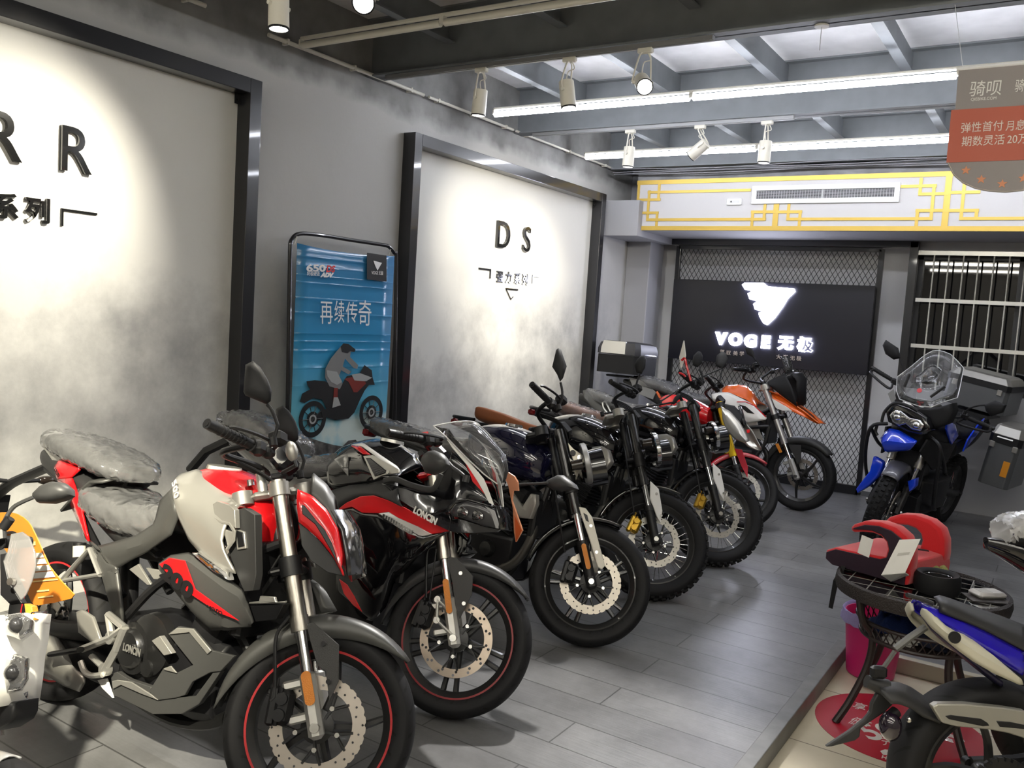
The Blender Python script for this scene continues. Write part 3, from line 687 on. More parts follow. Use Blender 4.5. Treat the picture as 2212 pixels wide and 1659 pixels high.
def wheel(parent, M, r, w, style='twin5', rr=.222, stripe=None, disc=None, name='front_wheel', rimm=None, tread='road', spokem=None, ph=.3, discm=None, side=-1):
    rimm = rimm or mat('rim_black', (.012, .012, .012), .32, coat=.3); hw = w / 2
    b = MB(M)
    b.lathe([(rr + .012, -.62 * hw), (rr + .012, -.50 * hw), (rr - .012, -.40 * hw), (rr - .016, 0), (rr - .012, .40 * hw), (rr + .012, .50 * hw), (rr + .012, .62 * hw), (rr - .004, .66 * hw), (rr - .026, .40 * hw), (rr - .028, 0), (rr - .026, -.40 * hw), (rr - .004, -.66 * hw)], n=64, closed=True)
    b.lathe([(.001, -.055), (.032, -.055), (.036, -.03), (.030, 0), (.036, .03), (.032, .055), (.001, .055)], n=20)
    R1 = rr - .024
    if style != 'wire':
        n = int(style[-1]) if style[-1].isdigit() else 5
        for i in range(n):
            a = ph + 2 * pi * i / n
            if style.startswith('twin'):
                for da in (-.13, .13):
                    p0 = V((.03 * cos(a), 0, .03 * sin(a))); p1 = V((R1 * cos(a + da), 0, R1 * sin(a + da)))
                    p0 = p0 + V((-sin(a), 0, cos(a))) * da * .09
                    b.tube([p0, p0.lerp(p1, .5), p1], [.011, .0085, .010], n=6, flat=1.2)
            elif style.startswith('y'):
                pm = V((.11 * cos(a), 0, .11 * sin(a))); b.tube([V((.03 * cos(a), 0, .03 * sin(a))), pm], [.016, .011], n=6)
                for da in (-.2, .2): b.tube([pm, V((R1 * cos(a + da), 0, R1 * sin(a + da)))], [.010, .009], n=6)
            else:
                q = .22; pts = [V((.03 * cos(a), 0, .03 * sin(a))), V((.12 * cos(a + q * .4), 0, .12 * sin(a + q * .4))), V((R1 * cos(a + q), 0, R1 * sin(a + q)))]
                b.tube(crv(pts, 4), [.017 - .007 * k / 8 for k in range(9)], n=6)
    root = b.build(name, rimm, parent)
    if style == 'twin5' and spokem:
        for i in range(5):
            a = ph + 2 * pi * i / 5
            for da in (-.13, .13):
                e = V((R1 * cos(a + da), 0, R1 * sin(a + da))); s0 = V((.14 * cos(a + da * .9), 0, .14 * sin(a + da * .9)))
                MB(M).cyl(s0 + V((0, side * .0095, 0)), e * .98 + V((0, side * .0095, 0)), .006, n=6).build('machined_spoke', spokem, root)
    if style == 'wire':
        b = MB(M)
        for i in range(36):
            a = 2 * pi * i / 36; sd = 1 if i % 2 else -1; tw = .75 if (i // 2) % 2 else -.75
            b.cyl((.042 * cos(a + tw), sd * .032, .042 * sin(a + tw)), (R1 * cos(a), sd * .006, R1 * sin(a)), .0019, n=5, cap=False)
        b.build('spokes', CHROME, root)
        MB(M).lathe([(.02, -.045), (.055, -.042), (.055, -.034), (.035, -.03), (.035, .03), (.055, .034), (.055, .042), (.02, .045)], n=24).build('hub', BLACK, root)
    t = MB(M); t.lathe(tyre_prof(r, rr, hw), n=80, closed=True)
    ty = t.build('tyre', tread_mat('tread_rubber', 26, 'road') if tread == 'road' else RUBBER, root, smooth=60)
    if tread == 'road': tyre_uv(ty, M, hw)
    g = MB(M)
    if tread == 'block':
        for i in range(44):
            a = 2 * pi * i / 44
            for y_, da, sx_, sy_ in ((-.62, .07, .016, .30), (0, 0, .022, .40), (.62, .07, .016, .30)):
                an = a + da; rad = r + .0035 - (.010 if y_ else 0)
                g.box((rad * cos(an), y_ * hw, rad * sin(an)), (.016, sy_ * hw * 1.25, sx_ * 1.35), rot=Matrix.Rotation(-an, 3, 'Y') @ Matrix.Rotation(y_ * -.5, 3, 'Z'), ch=.003)
        g.build('tread_blocks', RUBBER, root)
    if stripe:
        s_ = MB(M)
        for sd in (-1, 1): s_.lathe([(rr - .004, sd * (.66 * hw + .0008)), (rr + .003, sd * (.66 * hw + .0012)), (rr + .003, sd * (.66 * hw - .002)), (rr - .004, sd * (.66 * hw - .002))], n=72, closed=True)
        s_.build('rim_stripe', stripe, root)
    if disc:
        R, ri, yd, kind = disc; dm = discm or mat('disc_steel', (.55, .50, .44), .32, .9)
        nP = 20; out = []
        for i in range(240):
            a = 2 * pi * i / 240; rad = R
            if kind == 'petal': rad = R - .0045 * max(0, cos(a * 30)) ** 2
            if kind == 'wave': rad = R - .006 * (1 if (i % 24) < 5 else 0)
            out.append((rad * cos(a), rad * sin(a)))
        sp = [out, list(reversed(circ(ri, 72)))]
        if kind == 'slot':
            for i in range(14):
                a = 2 * pi * i / 14
                for k in range(2): sp.append([(((R + ri) / 2 + .006 * (1 - 2 * k)) * cos(a + k * .09) + .0055 * cos(t) , ((R + ri) / 2 + .006 * (1 - 2 * k)) * sin(a + k * .09) + .0055 * sin(t)) for t in [2 * pi * j / 10 for j in range(10)]])
        else:
            for i in range(30):
                a = 2 * pi * i / 30; rad = ri + (R - ri) * (.32 + .22 * (i % 3)); sp.append(circ(.0036, 10, (rad * cos(a), rad * sin(a))))
        me = flat2d(sp, .0022)
        MB(M).add_mesh(me, Matrix.Translation((0, yd, 0)) @ Matrix.Rotation(pi / 2, 4, 'X')).build('brake_disc', dm, root, smooth=20)
        c = MB(M)
        for i in range(5):
            a = 2 * pi * i / 5 + .5
            c.tube([V((.03 * cos(a), yd, .03 * sin(a))), V((.06 * cos(a + .15), yd, .06 * sin(a + .15))), V(((ri + .006) * cos(a + .35), yd, (ri + .006) * sin(a + .35)))], [.014, .013, .010], n=6, flat=.5)
            c.tube([V((.06 * cos(a + .15), yd, .06 * sin(a + .15))), V(((ri + .006) * cos(a - .15), yd, (ri + .006) * sin(a - .15)))], [.010, .009], n=6, flat=.5)
        c.lathe([(.02, yd + .012), (.05, yd + .008), (.05, yd - .006), (.022, yd - .012)], n=24)
        c.build('disc_carrier', mat('carrier_black', (.010, .010, .010), .4), root)
        for i in range(5):
            a = 2 * pi * i / 5 + .65; q = V((.066 * cos(a), yd, .066 * sin(a))); MB(M).cyl(q + V((0, side * .004, 0)), q + V((0, side * .015, 0)), .009, .0075, n=10).build('disc_bolt', STEEL, root)
    return root
def fender(parent, M, r, hw, a0, a1, m, name='front_fender', drop=.035, n=28, taper=.45):
    """mudguard over a wheel; angles in degrees, 0 forward, 90 up"""
    b = MB(M); secs = []
    for i in range(n + 1):
        u = i / n; a = radians(a0 + (a1 - a0) * u); k = 1 - taper * abs(2 * u - 1) ** 2.2; h = hw * (0.55 + .45 * k); d = drop * k
        pr = [(r - d, -h), (r - d * .45, -h * .99), (r - .008, -h * .82), (r, -h * .45), (r + .003, 0), (r, h * .45), (r - .008, h * .82), (r - d * .45, h * .99), (r - d, h)]
        secs.append([(q * cos(a), y, q * sin(a)) for q, y in pr])
    b.loft(secs, cap=False, closed=False)
    return b.build(name, m, parent, smooth=60, solid=-.004)
def caliper(parent, M, c, m, name='brake_caliper', s=1.0, rot=0.0):
    R = Matrix.Translation(c) @ Matrix.Rotation(rot, 4, 'Y'); b = MB(M @ R)
    b.box((0, 0, 0), (.055 * s, .05 * s, .10 * s), ch=.014 * s)
    for z in (-.022, .022): b.cyl((-.006, 0, z * s), (-.006, -.036 * s, z * s), .021 * s, .017 * s, n=16)
    b.box((-.03 * s, .0, 0), (.03 * s, .035 * s, .11 * s), ch=.008); b.cyl((-.03 * s, -.004, .05 * s), (-.03 * s, -.004, .075 * s), .006, n=8)
    b.cyl((-.012 * s, -.02, -.052 * s), (-.012 * s, -.02, .052 * s), .006 * s, n=8)
    return b.build(name, m, parent)
def mirror_part(parent, M, base, stem, outline, m=None, face=(1, 0, 0), th=.03, name='mirror', glass=True):
    """rear-view mirror: stem polyline then head outline (3D points)"""
    m = m or MATTE; b = MB(M); b.tube(crv([base] + stem, 6), .006, n=8); b.cyl(V(base) - V((0, 0, .014)), V(base) + V((0, 0, .012)), .013, n=10)
    o = b.build(name, m, parent)
    P = [V(p) for p in outline]; n = len(P); d = V(face).normalized(); c = sum(P, V()) / n
    h = MB(M); rings = [[c + (p - c) * .93 + d * .0 for p in P], P, [p + d * th * .35 for p in P], [c + (p - c) * .8 + d * th * .8 for p in P], [c + (p - c) * .45 + d * th for p in P]]
    fs = []; vs = [p for r in rings for p in r]
    for i in range(4):
        for j in range(n): fs.append((i * n + j, i * n + (j + 1) % n, (i + 1) * n + (j + 1) % n, (i + 1) * n + j))
    fs += [tuple(range(n - 1, -1, -1)), tuple(range(4 * n, 5 * n))]
    h._add(vs, fs).build('mirror_head', m, o, smooth=50)
    if glass: MB(M).face([c + (p - c) * .9 - d * .001 for p in P]).build('mirror_glass', MIRRORG, o, smooth=0)
    return o
def body_loft(name, m, secs, parent, nseg=24, pw=2.6, M=None, smooth=60, sub=0, jitter=0.0, grow=0.0):
    """secs: list of (x, zc, halfwidth, up, down[, power]) -> rounded tube along x"""
    b = MB(M); S = []; rnd = random.Random(len(secs) * 7 + int(secs[0][0] * 100))
    xs = [V((q[0], q[1], q[2])) for q in secs]; ud = [V((q[3], q[4], 0)) for q in secs]
    if jitter: nseg = 40
    k_ = 9 if jitter else 5
    X = crv(xs, k_); U = crv(ud, k_)
    for q, u in zip(X, U):
        ring = []
        for i in range(nseg):
            t = 2 * pi * i / nseg; c, s_ = cos(t), sin(t)
            y = (abs(c) ** (2 / pw)) * (1 if c > 0 else -1) * (q.z + grow); z = (abs(s_) ** (2 / pw)) * (1 if s_ > 0 else -1) * ((u.x if s_ > 0 else u.y) + grow)
            if jitter: y += rnd.uniform(-1, 1) * jitter; z += rnd.uniform(-1, 1) * jitter
            ring.append((q.x, y, q.y + z))
        S.append(ring)
    b.loft(S)
    return b.build(name, m, parent, smooth=smooth, sub=sub)
def fork(B, kind, top=.76, yt=.1, th0=.30, upper=None, lower=None, rT=.026, rI=.0175, clampz=(.50, .72), lug='cast', clampm=None, caps=True, zl0=.14):
    """two fork legs in the steered frame"""
    upper = upper or STEEL; lower = lower or CHROME; out = []
    for sd in (-1, 1):
        x = B.off; y = sd * yt
        o = B.sm().cyl((x, y, th0 + .04), (x, y, top), rT, n=20).cyl((x, y, th0), (x, y, th0 + .045), rT * 1.14, n=20).build('fork_leg', upper, B.root)
        B.sm().cyl((x, y, zl0), (x, y, th0), rI, n=16).build('fork_stanchion', lower, o)
        if lug == 'cast': B.sm().box((x, y, .065), (.046, .05, .20), ch=.012).box((x - .05, y - sd * .012, .135), (.06, .02, .028), ch=.006).box((x - .05, y - sd * .012, .035), (.06, .02, .028), ch=.006).build('fork_lug', ALU, o)
        else: B.sm().cyl((x, y, .02), (x, y, .18), .026, .027, n=16).cyl((x, y, .17), (x, y, .20), .031, n=16).box((x, y, .0), (.05, .05, .07), ch=.012).build('fork_lug', BLACK, o)
        B.sm().cyl((x, y + sd * .02, 0), (x, y + sd * .034, 0), .017, .014, n=10).build('axle_nut', STEEL, o)
        out.append(o)
    for k, z in enumerate(clampz):
        c = B.sm()
        c.box((0.0 + B.off * .4, 0, z), (.07 + B.off, yt * 1.5, .026), ch=.01)
        for sd in (-1, 1): c.cyl((B.off, sd * yt, z - .022), (B.off, sd * yt, z + .022), rT * 1.28, n=20)
        c.build('triple_clamp', (clampm or BLACK) if k else BLACK, B.root)
    B.sm().cyl((0, 0, clampz[0] - .03), (0, 0, clampz[1] + .012), .022, n=16).build('steering_stem', BLACK, B.root)
    return out
def grip(parent, M, a, b, name='grip', r=.0165, barend=True):
    a = V(a); b = V(b); d = (b - a).normalized(); g = MB(M); L = (b - a).length
    g.cyl(a, b, r, r * .96, n=16)
    for i in range(7): g.cyl(a + d * L * (.15 + .1 * i), a + d * (L * (.15 + .1 * i) + .006), r * 1.06, n=14)
    g.cyl(b - d * .004, b, r * 1.35, n=14)
    o = g.build(name, MATTE, parent)
    if barend: MB(M).cyl(a - d * .03, a, r * .95, r * 1.05, n=14).cyl(a - d * .033, a - d * .03, r * .55, n=10).build('bar_end', BLACK, o)
    return o
def controls(parent, M, p, d, lev=None, res=False):
    """switch block and lever near p, d = outward direction"""
    p = V(p); d = V(d).normalized(); q = d.to_track_quat('X', 'Z').to_matrix()
    b = MB(M).box(p, (.05, .045, .05), rot=q, ch=.012).box(p - d * .05, (.04, .04, .035), rot=q, ch=.01)
    o = b.build('switch_block', BLACK, parent)
    f = V((1, 0, 0))
    MB(M).tube(crv([p - d * .03 + f * .03, p + f * .055, p + d * .08 + f * .06, p + d * .16 + f * .045, p + d * .175 + f * .03], 5), .006, n=6).build('lever', BLACK, o)
    if res: MB(M).box(p - d * .06 + f * .03 + V((0, 0, .045)), (.055, .05, .045), rot=q, ch=.01).build('fluid_reservoir', MATTE, o)
    return o
def rear_end(B, w=.14, style='five5', stripe=None, swing=BLACK, disc=True, tread='road'):
    wheel(B.root, B.RW, B.rr, w, style, stripe=stripe, disc=(.115, .085, -.06, 'petal') if disc else None, name='rear_wheel', tread=tread)
    s = MB()
    for sd in (-1, 1): s.tube([(0, sd * .105, B.rr), (.15, sd * .11, B.rr + .01), (.35, sd * .11, B.rr + .05), (.52, sd * .10, B.rr + .08)], [.022, .026, .030, .034], n=10, flat=1.25).cyl((0, sd * .11, B.rr), (0, sd * .14, B.rr), .018, n=12)
    s.cyl((.40, -.1, B.rr + .06), (.40, .1, B.rr + .06), .03, n=12)
    s.build('swingarm', swing, B.root)
def engine(B, x0=.55, x1=.95, z0=.22, zc=.42, fins=False, m=None, w=.14, cyl_ang=.35, covers=True, chrome=None):
    m = m or BLACK; b = MB()
    cx = (x0 + x1) / 2
    secs = []
    b.loft([[(x, y_ * w * k, z) for (y_, z) in ((-1, z0 + .04), (-.7, z0), (.7, z0), (1, z0 + .04), (1, zc - .03), (.7, zc), (-.7, zc), (-1, zc - .03))] for x, k in ((x0, .75), (x0 + .05, 1), (x1 - .08, 1), (x1, .7))])
    o = b.build('engine', m, B.root, bevel=.008)
    c = MB(); a = V((sin(cyl_ang), 0, cos(cyl_ang))); p = V((x1 - .12, 0, zc - .03)); fw = a.cross(V((0, 1, 0)))
    R = Matrix(((-fw.x, 0, a.x), (0, 1, 0), (-fw.z, 0, a.z)))
    if fins:
        for i in range(9): c.box(p + a * (.03 + .021 * i), (.17, .21, .008), rot=R, ch=.003)
        c.box(p + a * .1, (.13, .16, .2), rot=R); c.box(p + a * .25, (.15, .18, .08), rot=R, ch=.02)
    else: c.box(p + a * .1, (.15, .18, .22), rot=R, ch=.015); c.box(p + a * .25, (.16, .19, .09), rot=R, ch=.02)
    c.build('cylinder', m, o)
    return o
def frame_tubes(B, paths, m=None, r=.016, name='frame'):
    b = MB()
    for p in paths:
        b.tube(crv(p, 5), r, n=8)
    return b.mirror().build(name, m or BLACK, B.root)

# ------------------------------------------------------------------ motorcycle 1: red and silver naked bike, nearest
b1 = Bike('naked_motorcycle', 'red and silver naked motorcycle nearest the viewer, seats wrapped in clear plastic', {'o':(-3.173,1.782,0.0),'hd':0.0234,'lean':0.1664,'st':0.6214,'wb':1.34,'rf':0.295,'rr':0.3,'rake':0.4363,'off':0.04})
R1 = b1.root; S1 = b1.S
wheel(R1, b1.FW, b1.rf, .115, 'five5', stripe=mat('stripe_red', s2l((165, 30, 34)), .35), disc=(.146, .105, -.062, 'petal'), ph=.9)
rear_end(b1, .145, 'five5', stripe=RED)
fork(b1, 'usd', top=.765, clampz=(.485, .735), th0=.285, upper=mat('brushed_fork', (.50, .475, .42), .30, 1.0), clampm=mat('clamp_mix', (.30, .29, .27), .4, .6))
for sd in (-1, 1): b1.sm().cyl((b1.off, sd * .1, .455), (b1.off, sd * .1, .515), .036, n=20).build('lower_clamp', BLACK, R1)
rf_ = b1.sm().prism([(b1.off + .028 * cos(t) * .55 , -.127, .115 + (.035 if sin(t) > 0 else -.035) + .015 * sin(t)) for t in [2 * pi * i / 20 for i in range(20)]], (0, -.008, 0)).build('reflector', AMBER, R1)
fender(R1, b1.FW, b1.rf + .034, .074, 22, 158, GREY, drop=.075, taper=.9)
pan('fender_bracket', mat('carbon_grey', (.035, .035, .034), .5, bump=.3, bscale=500), [(0.061,-0.118,0.302),(0.083,-0.118,0.302),(0.149,-0.118,0.218),(0.13,-0.118,0.114),(0.094,-0.118,0.063),(0.097,-0.118,0.151),(0.075,-0.118,0.171),(0.065,-0.118,0.253)], R1, .006, M=S1)
for p in [(0.104,-0.12,0.232),(0.101,-0.12,0.12)]: b1.sm().cyl(p, (p[0], p[1] - .006, p[2]), .008, n=8).build('fender_bolt', BLACK, R1)
caliper(R1, S1, [(-0.046,-0.085,0.079)][0], BLACK, rot=.35, s=1.05)
b1.sm().tube(crv([(0.057,-0.1,0.368),(0.004,-0.1,0.328),(-0.035,-0.1,0.286),(-0.051,-0.1,0.199),(-0.061,-0.1,0.138)], 6), .0055, n=8).tube([(-0.061,-0.1,0.14),(-0.066,-0.1,0.112),(-0.079,-0.1,0.105)], .006, n=6).build('brake_hose', BLACK, R1)
# tank and its silver shrouds
body_loft('fuel_tank', RED, [(.60, .88, .07, .06, .1), (.66, .90, .105, .085, .12), (.76, .915, .12, .095, .14), (.88, .90, .12, .09, .14), (1.0, .855, .11, .085, .12), (1.05, .82, .095, .07, .1)], R1)
MB().cyl((.74, 0, .999), (.74, 0, 1.012), .062, .058, n=28).build('tank_cap', WHITE, bpy.data.objects[R1.children[-1].name])
sh = MB().strip([[(0.626,-0.085,0.962),(0.708,-0.085,0.991),(0.792,-0.085,0.97),(0.875,-0.085,0.943),(0.953,-0.085,0.93),(0.976,-0.085,0.901)], [(0.682,-0.15,0.946),(0.762,-0.15,0.943),(0.834,-0.15,0.932),(0.905,-0.15,0.921),(0.957,-0.15,0.918),(0.999,-0.15,0.909)],
   [(0.724,-0.185,0.921),(0.781,-0.185,0.88),(0.842,-0.185,0.865),(0.897,-0.185,0.858),(0.943,-0.185,0.834),(0.997,-0.185,0.806)], [(0.743,-0.175,0.871),(0.763,-0.175,0.841),(0.838,-0.175,0.774),(0.915,-0.175,0.74),(1.015,-0.175,0.717),(1.071,-0.175,0.718)]], n=24, k=4).build('tank_shroud', SILVER, R1, smooth=40, solid=.008)
mirrored(sh)
label_text('500', [(0.719,-0.178,0.951)][0], [(0.759,-0.187,0.902)][0], .040, WHITE, sh, nrm=(-.3, -.95, .15), lift=.006)
pan('intake_panel', SILVER, [(0.916,-0.178,0.908),(0.934,-0.178,0.921),(0.997,-0.178,0.918),(1.021,-0.178,0.907),(1.038,-0.178,0.852),(1.011,-0.178,0.861),(0.968,-0.178,0.859),(0.939,-0.178,0.867)], R1, .02)
pan('intake_recess', BLACK, [(0.924,-0.165,0.864),(0.954,-0.165,0.856),(0.996,-0.165,0.858),(1.023,-0.165,0.839),(1.025,-0.165,0.815),(1.001,-0.165,0.782),(0.964,-0.165,0.813)], R1, .01)
MB().tube([(0.938,-0.176,0.866),(0.966,-0.176,0.859),(1.009,-0.176,0.861),(1.035,-0.176,0.841),(1.037,-0.176,0.815),(1.016,-0.176,0.784)], .006, n=6).build('intake_rim', SILVER, R1)
pan('intake_blade', SILVER, [(0.978,-0.176,0.841),(1.029,-0.176,0.838),(1.033,-0.176,0.812),(1.016,-0.176,0.787),(1.0,-0.176,0.811)], R1, .01)
pan('radiator_shroud', DARKGREY, [(0.996,-0.155,0.902),(1.035,-0.155,0.916),(1.087,-0.155,0.904),(1.135,-0.155,0.727),(1.133,-0.155,0.677),(1.096,-0.155,0.666),(1.05,-0.155,0.713),(0.993,-0.155,0.78),(1.018,-0.155,0.814),(1.02,-0.155,0.848)], R1, .03); mirrored(R1.children[-1])
pan('vent_frame', ALU, [(1.017,-0.162,0.848),(1.06,-0.162,0.846),(1.08,-0.162,0.797),(1.043,-0.162,0.785)], R1, .012)
pan('vent_slats', BLACK, [(1.027,-0.164,0.844),(1.058,-0.164,0.842),(1.074,-0.164,0.803),(1.048,-0.164,0.793)], R1, .006)
MB().box((1.06, 0, .66), (.04, .27, .30), ch=.01).build('radiator', BLACK, R1)
pan('cooler_bracket', ALU, [(1.098,-0.13,0.631),(1.14,-0.13,0.645),(1.142,-0.13,0.661),(1.202,-0.13,0.671),(1.211,-0.13,0.657),(1.249,-0.13,0.67),(1.248,-0.13,0.663),(1.099,-0.13,0.626)], R1, .01)
pan('oil_cooler', BLACK, [(1.089,-0.12,0.62),(1.236,-0.12,0.657),(1.213,-0.12,0.604),(1.118,-0.12,0.573)], R1, .03)
# side frame cover, spear panel
fc = MB().strip([[(0.667,-0.14,0.918),(0.617,-0.14,0.868),(0.608,-0.14,0.787),(0.521,-0.14,0.728),(0.322,-0.14,0.652),(0.268,-0.14,0.661)], [(0.725,-0.162,0.875),(0.687,-0.162,0.822),(0.678,-0.162,0.782),(0.59,-0.162,0.713),(0.405,-0.162,0.636),(0.355,-0.162,0.653)], [(0.728,-0.145,0.835),(0.709,-0.145,0.769),(0.598,-0.145,0.69),(0.526,-0.145,0.647),(0.46,-0.145,0.604),(0.437,-0.145,0.594)]], n=24, k=3).build('frame_cover', GREY, R1, smooth=35, solid=.01)
mirrored(fc)
fp = MB().strip([[(0.296,-0.148,0.655),(0.322,-0.148,0.646),(0.385,-0.148,0.632),(0.464,-0.148,0.605)], [(0.323,-0.158,0.647),(0.406,-0.158,0.582),(0.435,-0.158,0.589),(0.477,-0.158,0.595)], [(0.353,-0.155,0.625),(0.422,-0.155,0.543),(0.452,-0.155,0.592),(0.483,-0.155,0.583)], [(0.429,-0.15,0.522),(0.494,-0.15,0.452),(0.518,-0.15,0.444),(0.553,-0.15,0.433)]], n=12, k=2).build('frame_leg', GREY, R1, smooth=35, solid=.012)
mirrored(fp)
sp = MB().strip([[(0.678,-0.15,0.664),(0.724,-0.15,0.701),(0.818,-0.15,0.73),(0.867,-0.15,0.717),(1.008,-0.15,0.685),(1.082,-0.15,0.67),(1.152,-0.15,0.584)], [(0.722,-0.185,0.675),(0.782,-0.185,0.701),(0.86,-0.185,0.712),(0.939,-0.185,0.692),(1.04,-0.185,0.666),(1.112,-0.185,0.653),(1.185,-0.185,0.594)], [(0.698,-0.165,0.663),(0.772,-0.165,0.625),(0.842,-0.165,0.595),(0.91,-0.165,0.567),(0.973,-0.165,0.552),(1.059,-0.165,0.549),(1.162,-0.165,0.58)], [(0.649,-0.12,0.637),(0.72,-0.12,0.6),(0.793,-0.12,0.565),(0.862,-0.12,0.536),(0.944,-0.12,0.507),(1.026,-0.12,0.532),(1.116,-0.12,0.562)]], n=26, k=2).build('spear_panel', mat('satin_grey', (.075, .075, .072), .45, .3), R1, smooth=35, solid=.008)
mirrored(sp)
pan('red_decal', RED, [(0.73,-0.194,0.677),(0.774,-0.194,0.708),(0.851,-0.194,0.714),(0.922,-0.194,0.638),(0.971,-0.194,0.627),(1.138,-0.194,0.589),(1.044,-0.194,0.591),(0.899,-0.194,0.618),(0.831,-0.194,0.635)], R1, .004)
label_text('200', [(0.755,-0.194,0.663)][0], [(0.919,-0.194,0.62)][0], .062, BLACK, R1, bold=.004, lift=.003)
label_text('MOTO', [(0.992,-0.195,0.601)][0], [(1.061,-0.194,0.595)][0], .014, BLACK, R1, lift=.003)
pan('wrapped_blinker', WRAP, [(0.87,-0.185,0.744),(0.902,-0.185,0.75),(1.041,-0.185,0.716),(1.057,-0.185,0.695),(0.986,-0.185,0.707)], R1, .02, bulge=.01)
pan('inner_cover', SILVER, [(0.498,-0.13,0.608),(0.542,-0.13,0.636),(0.628,-0.13,0.583),(0.609,-0.13,0.577)], R1, .01)
pan('inner_cover', SILVER, [(0.585,-0.13,0.632),(0.658,-0.13,0.639),(0.712,-0.13,0.617),(0.635,-0.13,0.603)], R1, .01)
# seats and tail
body_loft('seat', MATTE, [(.10, .80, .10, .045, .05), (.2, .795, .135, .045, .06), (.34, .775, .135, .04, .06), (.48, .775, .11, .045, .06), (.58, .80, .085, .05, .06), (.61, .82, .06, .04, .05)], R1)
body_loft('plastic_wrap', WRAP, [(.08, .80, .10, .06, .04), (.2, .80, .15, .055, .07), (.34, .78, .15, .055, .08), (.48, .775, .125, .06, .08), (.58, .80, .095, .06, .06), (.62, .82, .06, .05, .05)], bpy.data.objects[R1.children[-1].name], jitter=.005, grow=.004)
st = body_loft('pillion_seat', MATTE, [(-.27, .962, .05, .03, .03), (-.2, .968, .09, .035, .04), (-.05, .955, .12, .04, .045), (.1, .938, .125, .04, .045), (.22, .92, .115, .035, .04), (.28, .91, .08, .02, .02)], R1)
body_loft('plastic_wrap', WRAP, [(-.29, .962, .05, .04, .03), (-.2, .975, .10, .045, .045), (-.05, .962, .135, .05, .05), (.1, .945, .14, .05, .05), (.22, .925, .13, .045, .045), (.29, .912, .09, .03, .025)], st, jitter=.004, grow=.003)
tl = MB().strip([[(-0.133,-0.075,0.881),(-0.099,-0.075,0.921),(0.032,-0.075,0.894)], [(-0.056,-0.115,0.872),(0.014,-0.115,0.901),(0.099,-0.115,0.899)], [(-0.038,-0.11,0.84),(0.022,-0.11,0.849),(0.049,-0.11,0.858)]], n=10, k=3).strip([[(-0.03,-0.115,0.841),(0.049,-0.115,0.789),(0.204,-0.115,0.664)], [(0.084,-0.132,0.863),(0.153,-0.132,0.795),(0.253,-0.132,0.659)]], n=10).build('tail_panel', RED, R1, smooth=40, solid=.008)
mirrored(tl)
label_text('LX200', [(-0.044,-0.118,0.88)][0], [(-0.012,-0.118,0.855)][0], .022, BLACK, tl, lift=.008)
cw_ = MB(); secs = []
for x, z, hw_ in ((.27, .895, .12), (.21, .885, .13), (.13, .82, .13), (.05, .75, .12)): secs.append([(x - .02 * abs(y_) ** 2, y_ * hw_, z - .02 * abs(y_) ** 3) for y_ in (-1, -.7, -.35, 0, .35, .7, 1)])
cw_.loft(secs, cap=False, closed=False).build('seat_cowl', GREY, R1, smooth=50, solid=.01)
MB().cyl((.215, 0, .862), (.20, 0, .872), .011, n=12).build('seat_lock', STEEL, R1)
body_loft('tail_core', DARKGREY, [(-.30, .90, .04, .03, .03), (-.2, .89, .08, .04, .05), (0, .86, .105, .05, .08), (.2, .80, .115, .05, .10), (.4, .73, .11, .05, .10), (.6, .74, .10, .06, .10)], R1)
gr = pan('grab_rail', ALU, [(-0.241,-0.085,0.981),(-0.214,-0.085,0.99),(-0.179,-0.085,0.953),(-0.077,-0.085,0.922),(-0.11,-0.085,0.884),(-0.152,-0.085,0.908),(-0.209,-0.085,0.937)], R1, .014)
mirrored(gr)
MB().tube(crv([(-.28, 0, .86), (-.42, 0, .80), (-.55, 0, .74), (-.66, 0, .66)], 5), [.03] * 16, n=8, flat=.6).build('plate_holder', BLACK, R1)
for sd in (-1, 1):
    ts = MB().cyl((-.52, sd * .03, .76), (-.54, sd * .12, .765), .009, n=8).build('turn_signal', BLACK, R1)
    MB().ell((-.545, sd * .16, .765), (.022, .05, .02), 12, 8).build('signal_lens', mat('smoke_lens', (.02, .015, .012), .12), ts)
MB().box((-.66, 0, .60), (.01, .15, .16)).build('plate', BLACK, R1)
# rear set, silencer, engine, belly pan
pb = MB()
for p, q in ((0, 1), (0, 2), (1, 2)):
    A = [(0.182,-0.165,0.501),(0.315,-0.165,0.645),(0.398,-0.165,0.57)]; pb.tube([A[p], A[q]], .012, n=8, flat=.7)
pb.build('peg_bracket', ALU, R1)
MB().cyl([(0.254,-0.16,0.603)][0], [(0.242,-0.16,0.645)][0], .022, n=16).build('brake_reservoir', mat('milky_plastic', (.62, .60, .52), .4), R1)
MB().cyl([(0.242,-0.16,0.642)][0], [(0.24,-0.16,0.652)][0], .024, n=16).build('reservoir_cap', BLACK, R1)
pan('heel_guard', SILVER, [(0.337,-0.19,0.428),(0.365,-0.19,0.443),(0.434,-0.19,0.433),(0.495,-0.19,0.373),(0.456,-0.19,0.35),(0.369,-0.19,0.364)], R1, .008, bulge=.004)
rs = MB()
for seg, r_ in (([(640,755),(735,835)], .017), ([(735,835),(690,960),(625,1080)], .016), ([(660,890),(560,930),(485,958)], .017), ([(545,1000),(615,1075)], .013), ([(640,770),(660,890)], .016)):
    pass
A = [(0.506,-0.185,0.46),(0.604,-0.185,0.437),(0.581,-0.185,0.357),(0.543,-0.185,0.282),(0.547,-0.185,0.391),(0.4,-0.185,0.314),(0.457,-0.185,0.305)]
for i, j, r_ in ((0, 1, .014), (1, 2, .016), (2, 3, .016), (4, 5, .016), (6, 3, .012), (0, 4, .014), (1, 4, .016)): rs.tube([A[i], A[j]], r_, n=8, flat=.8)
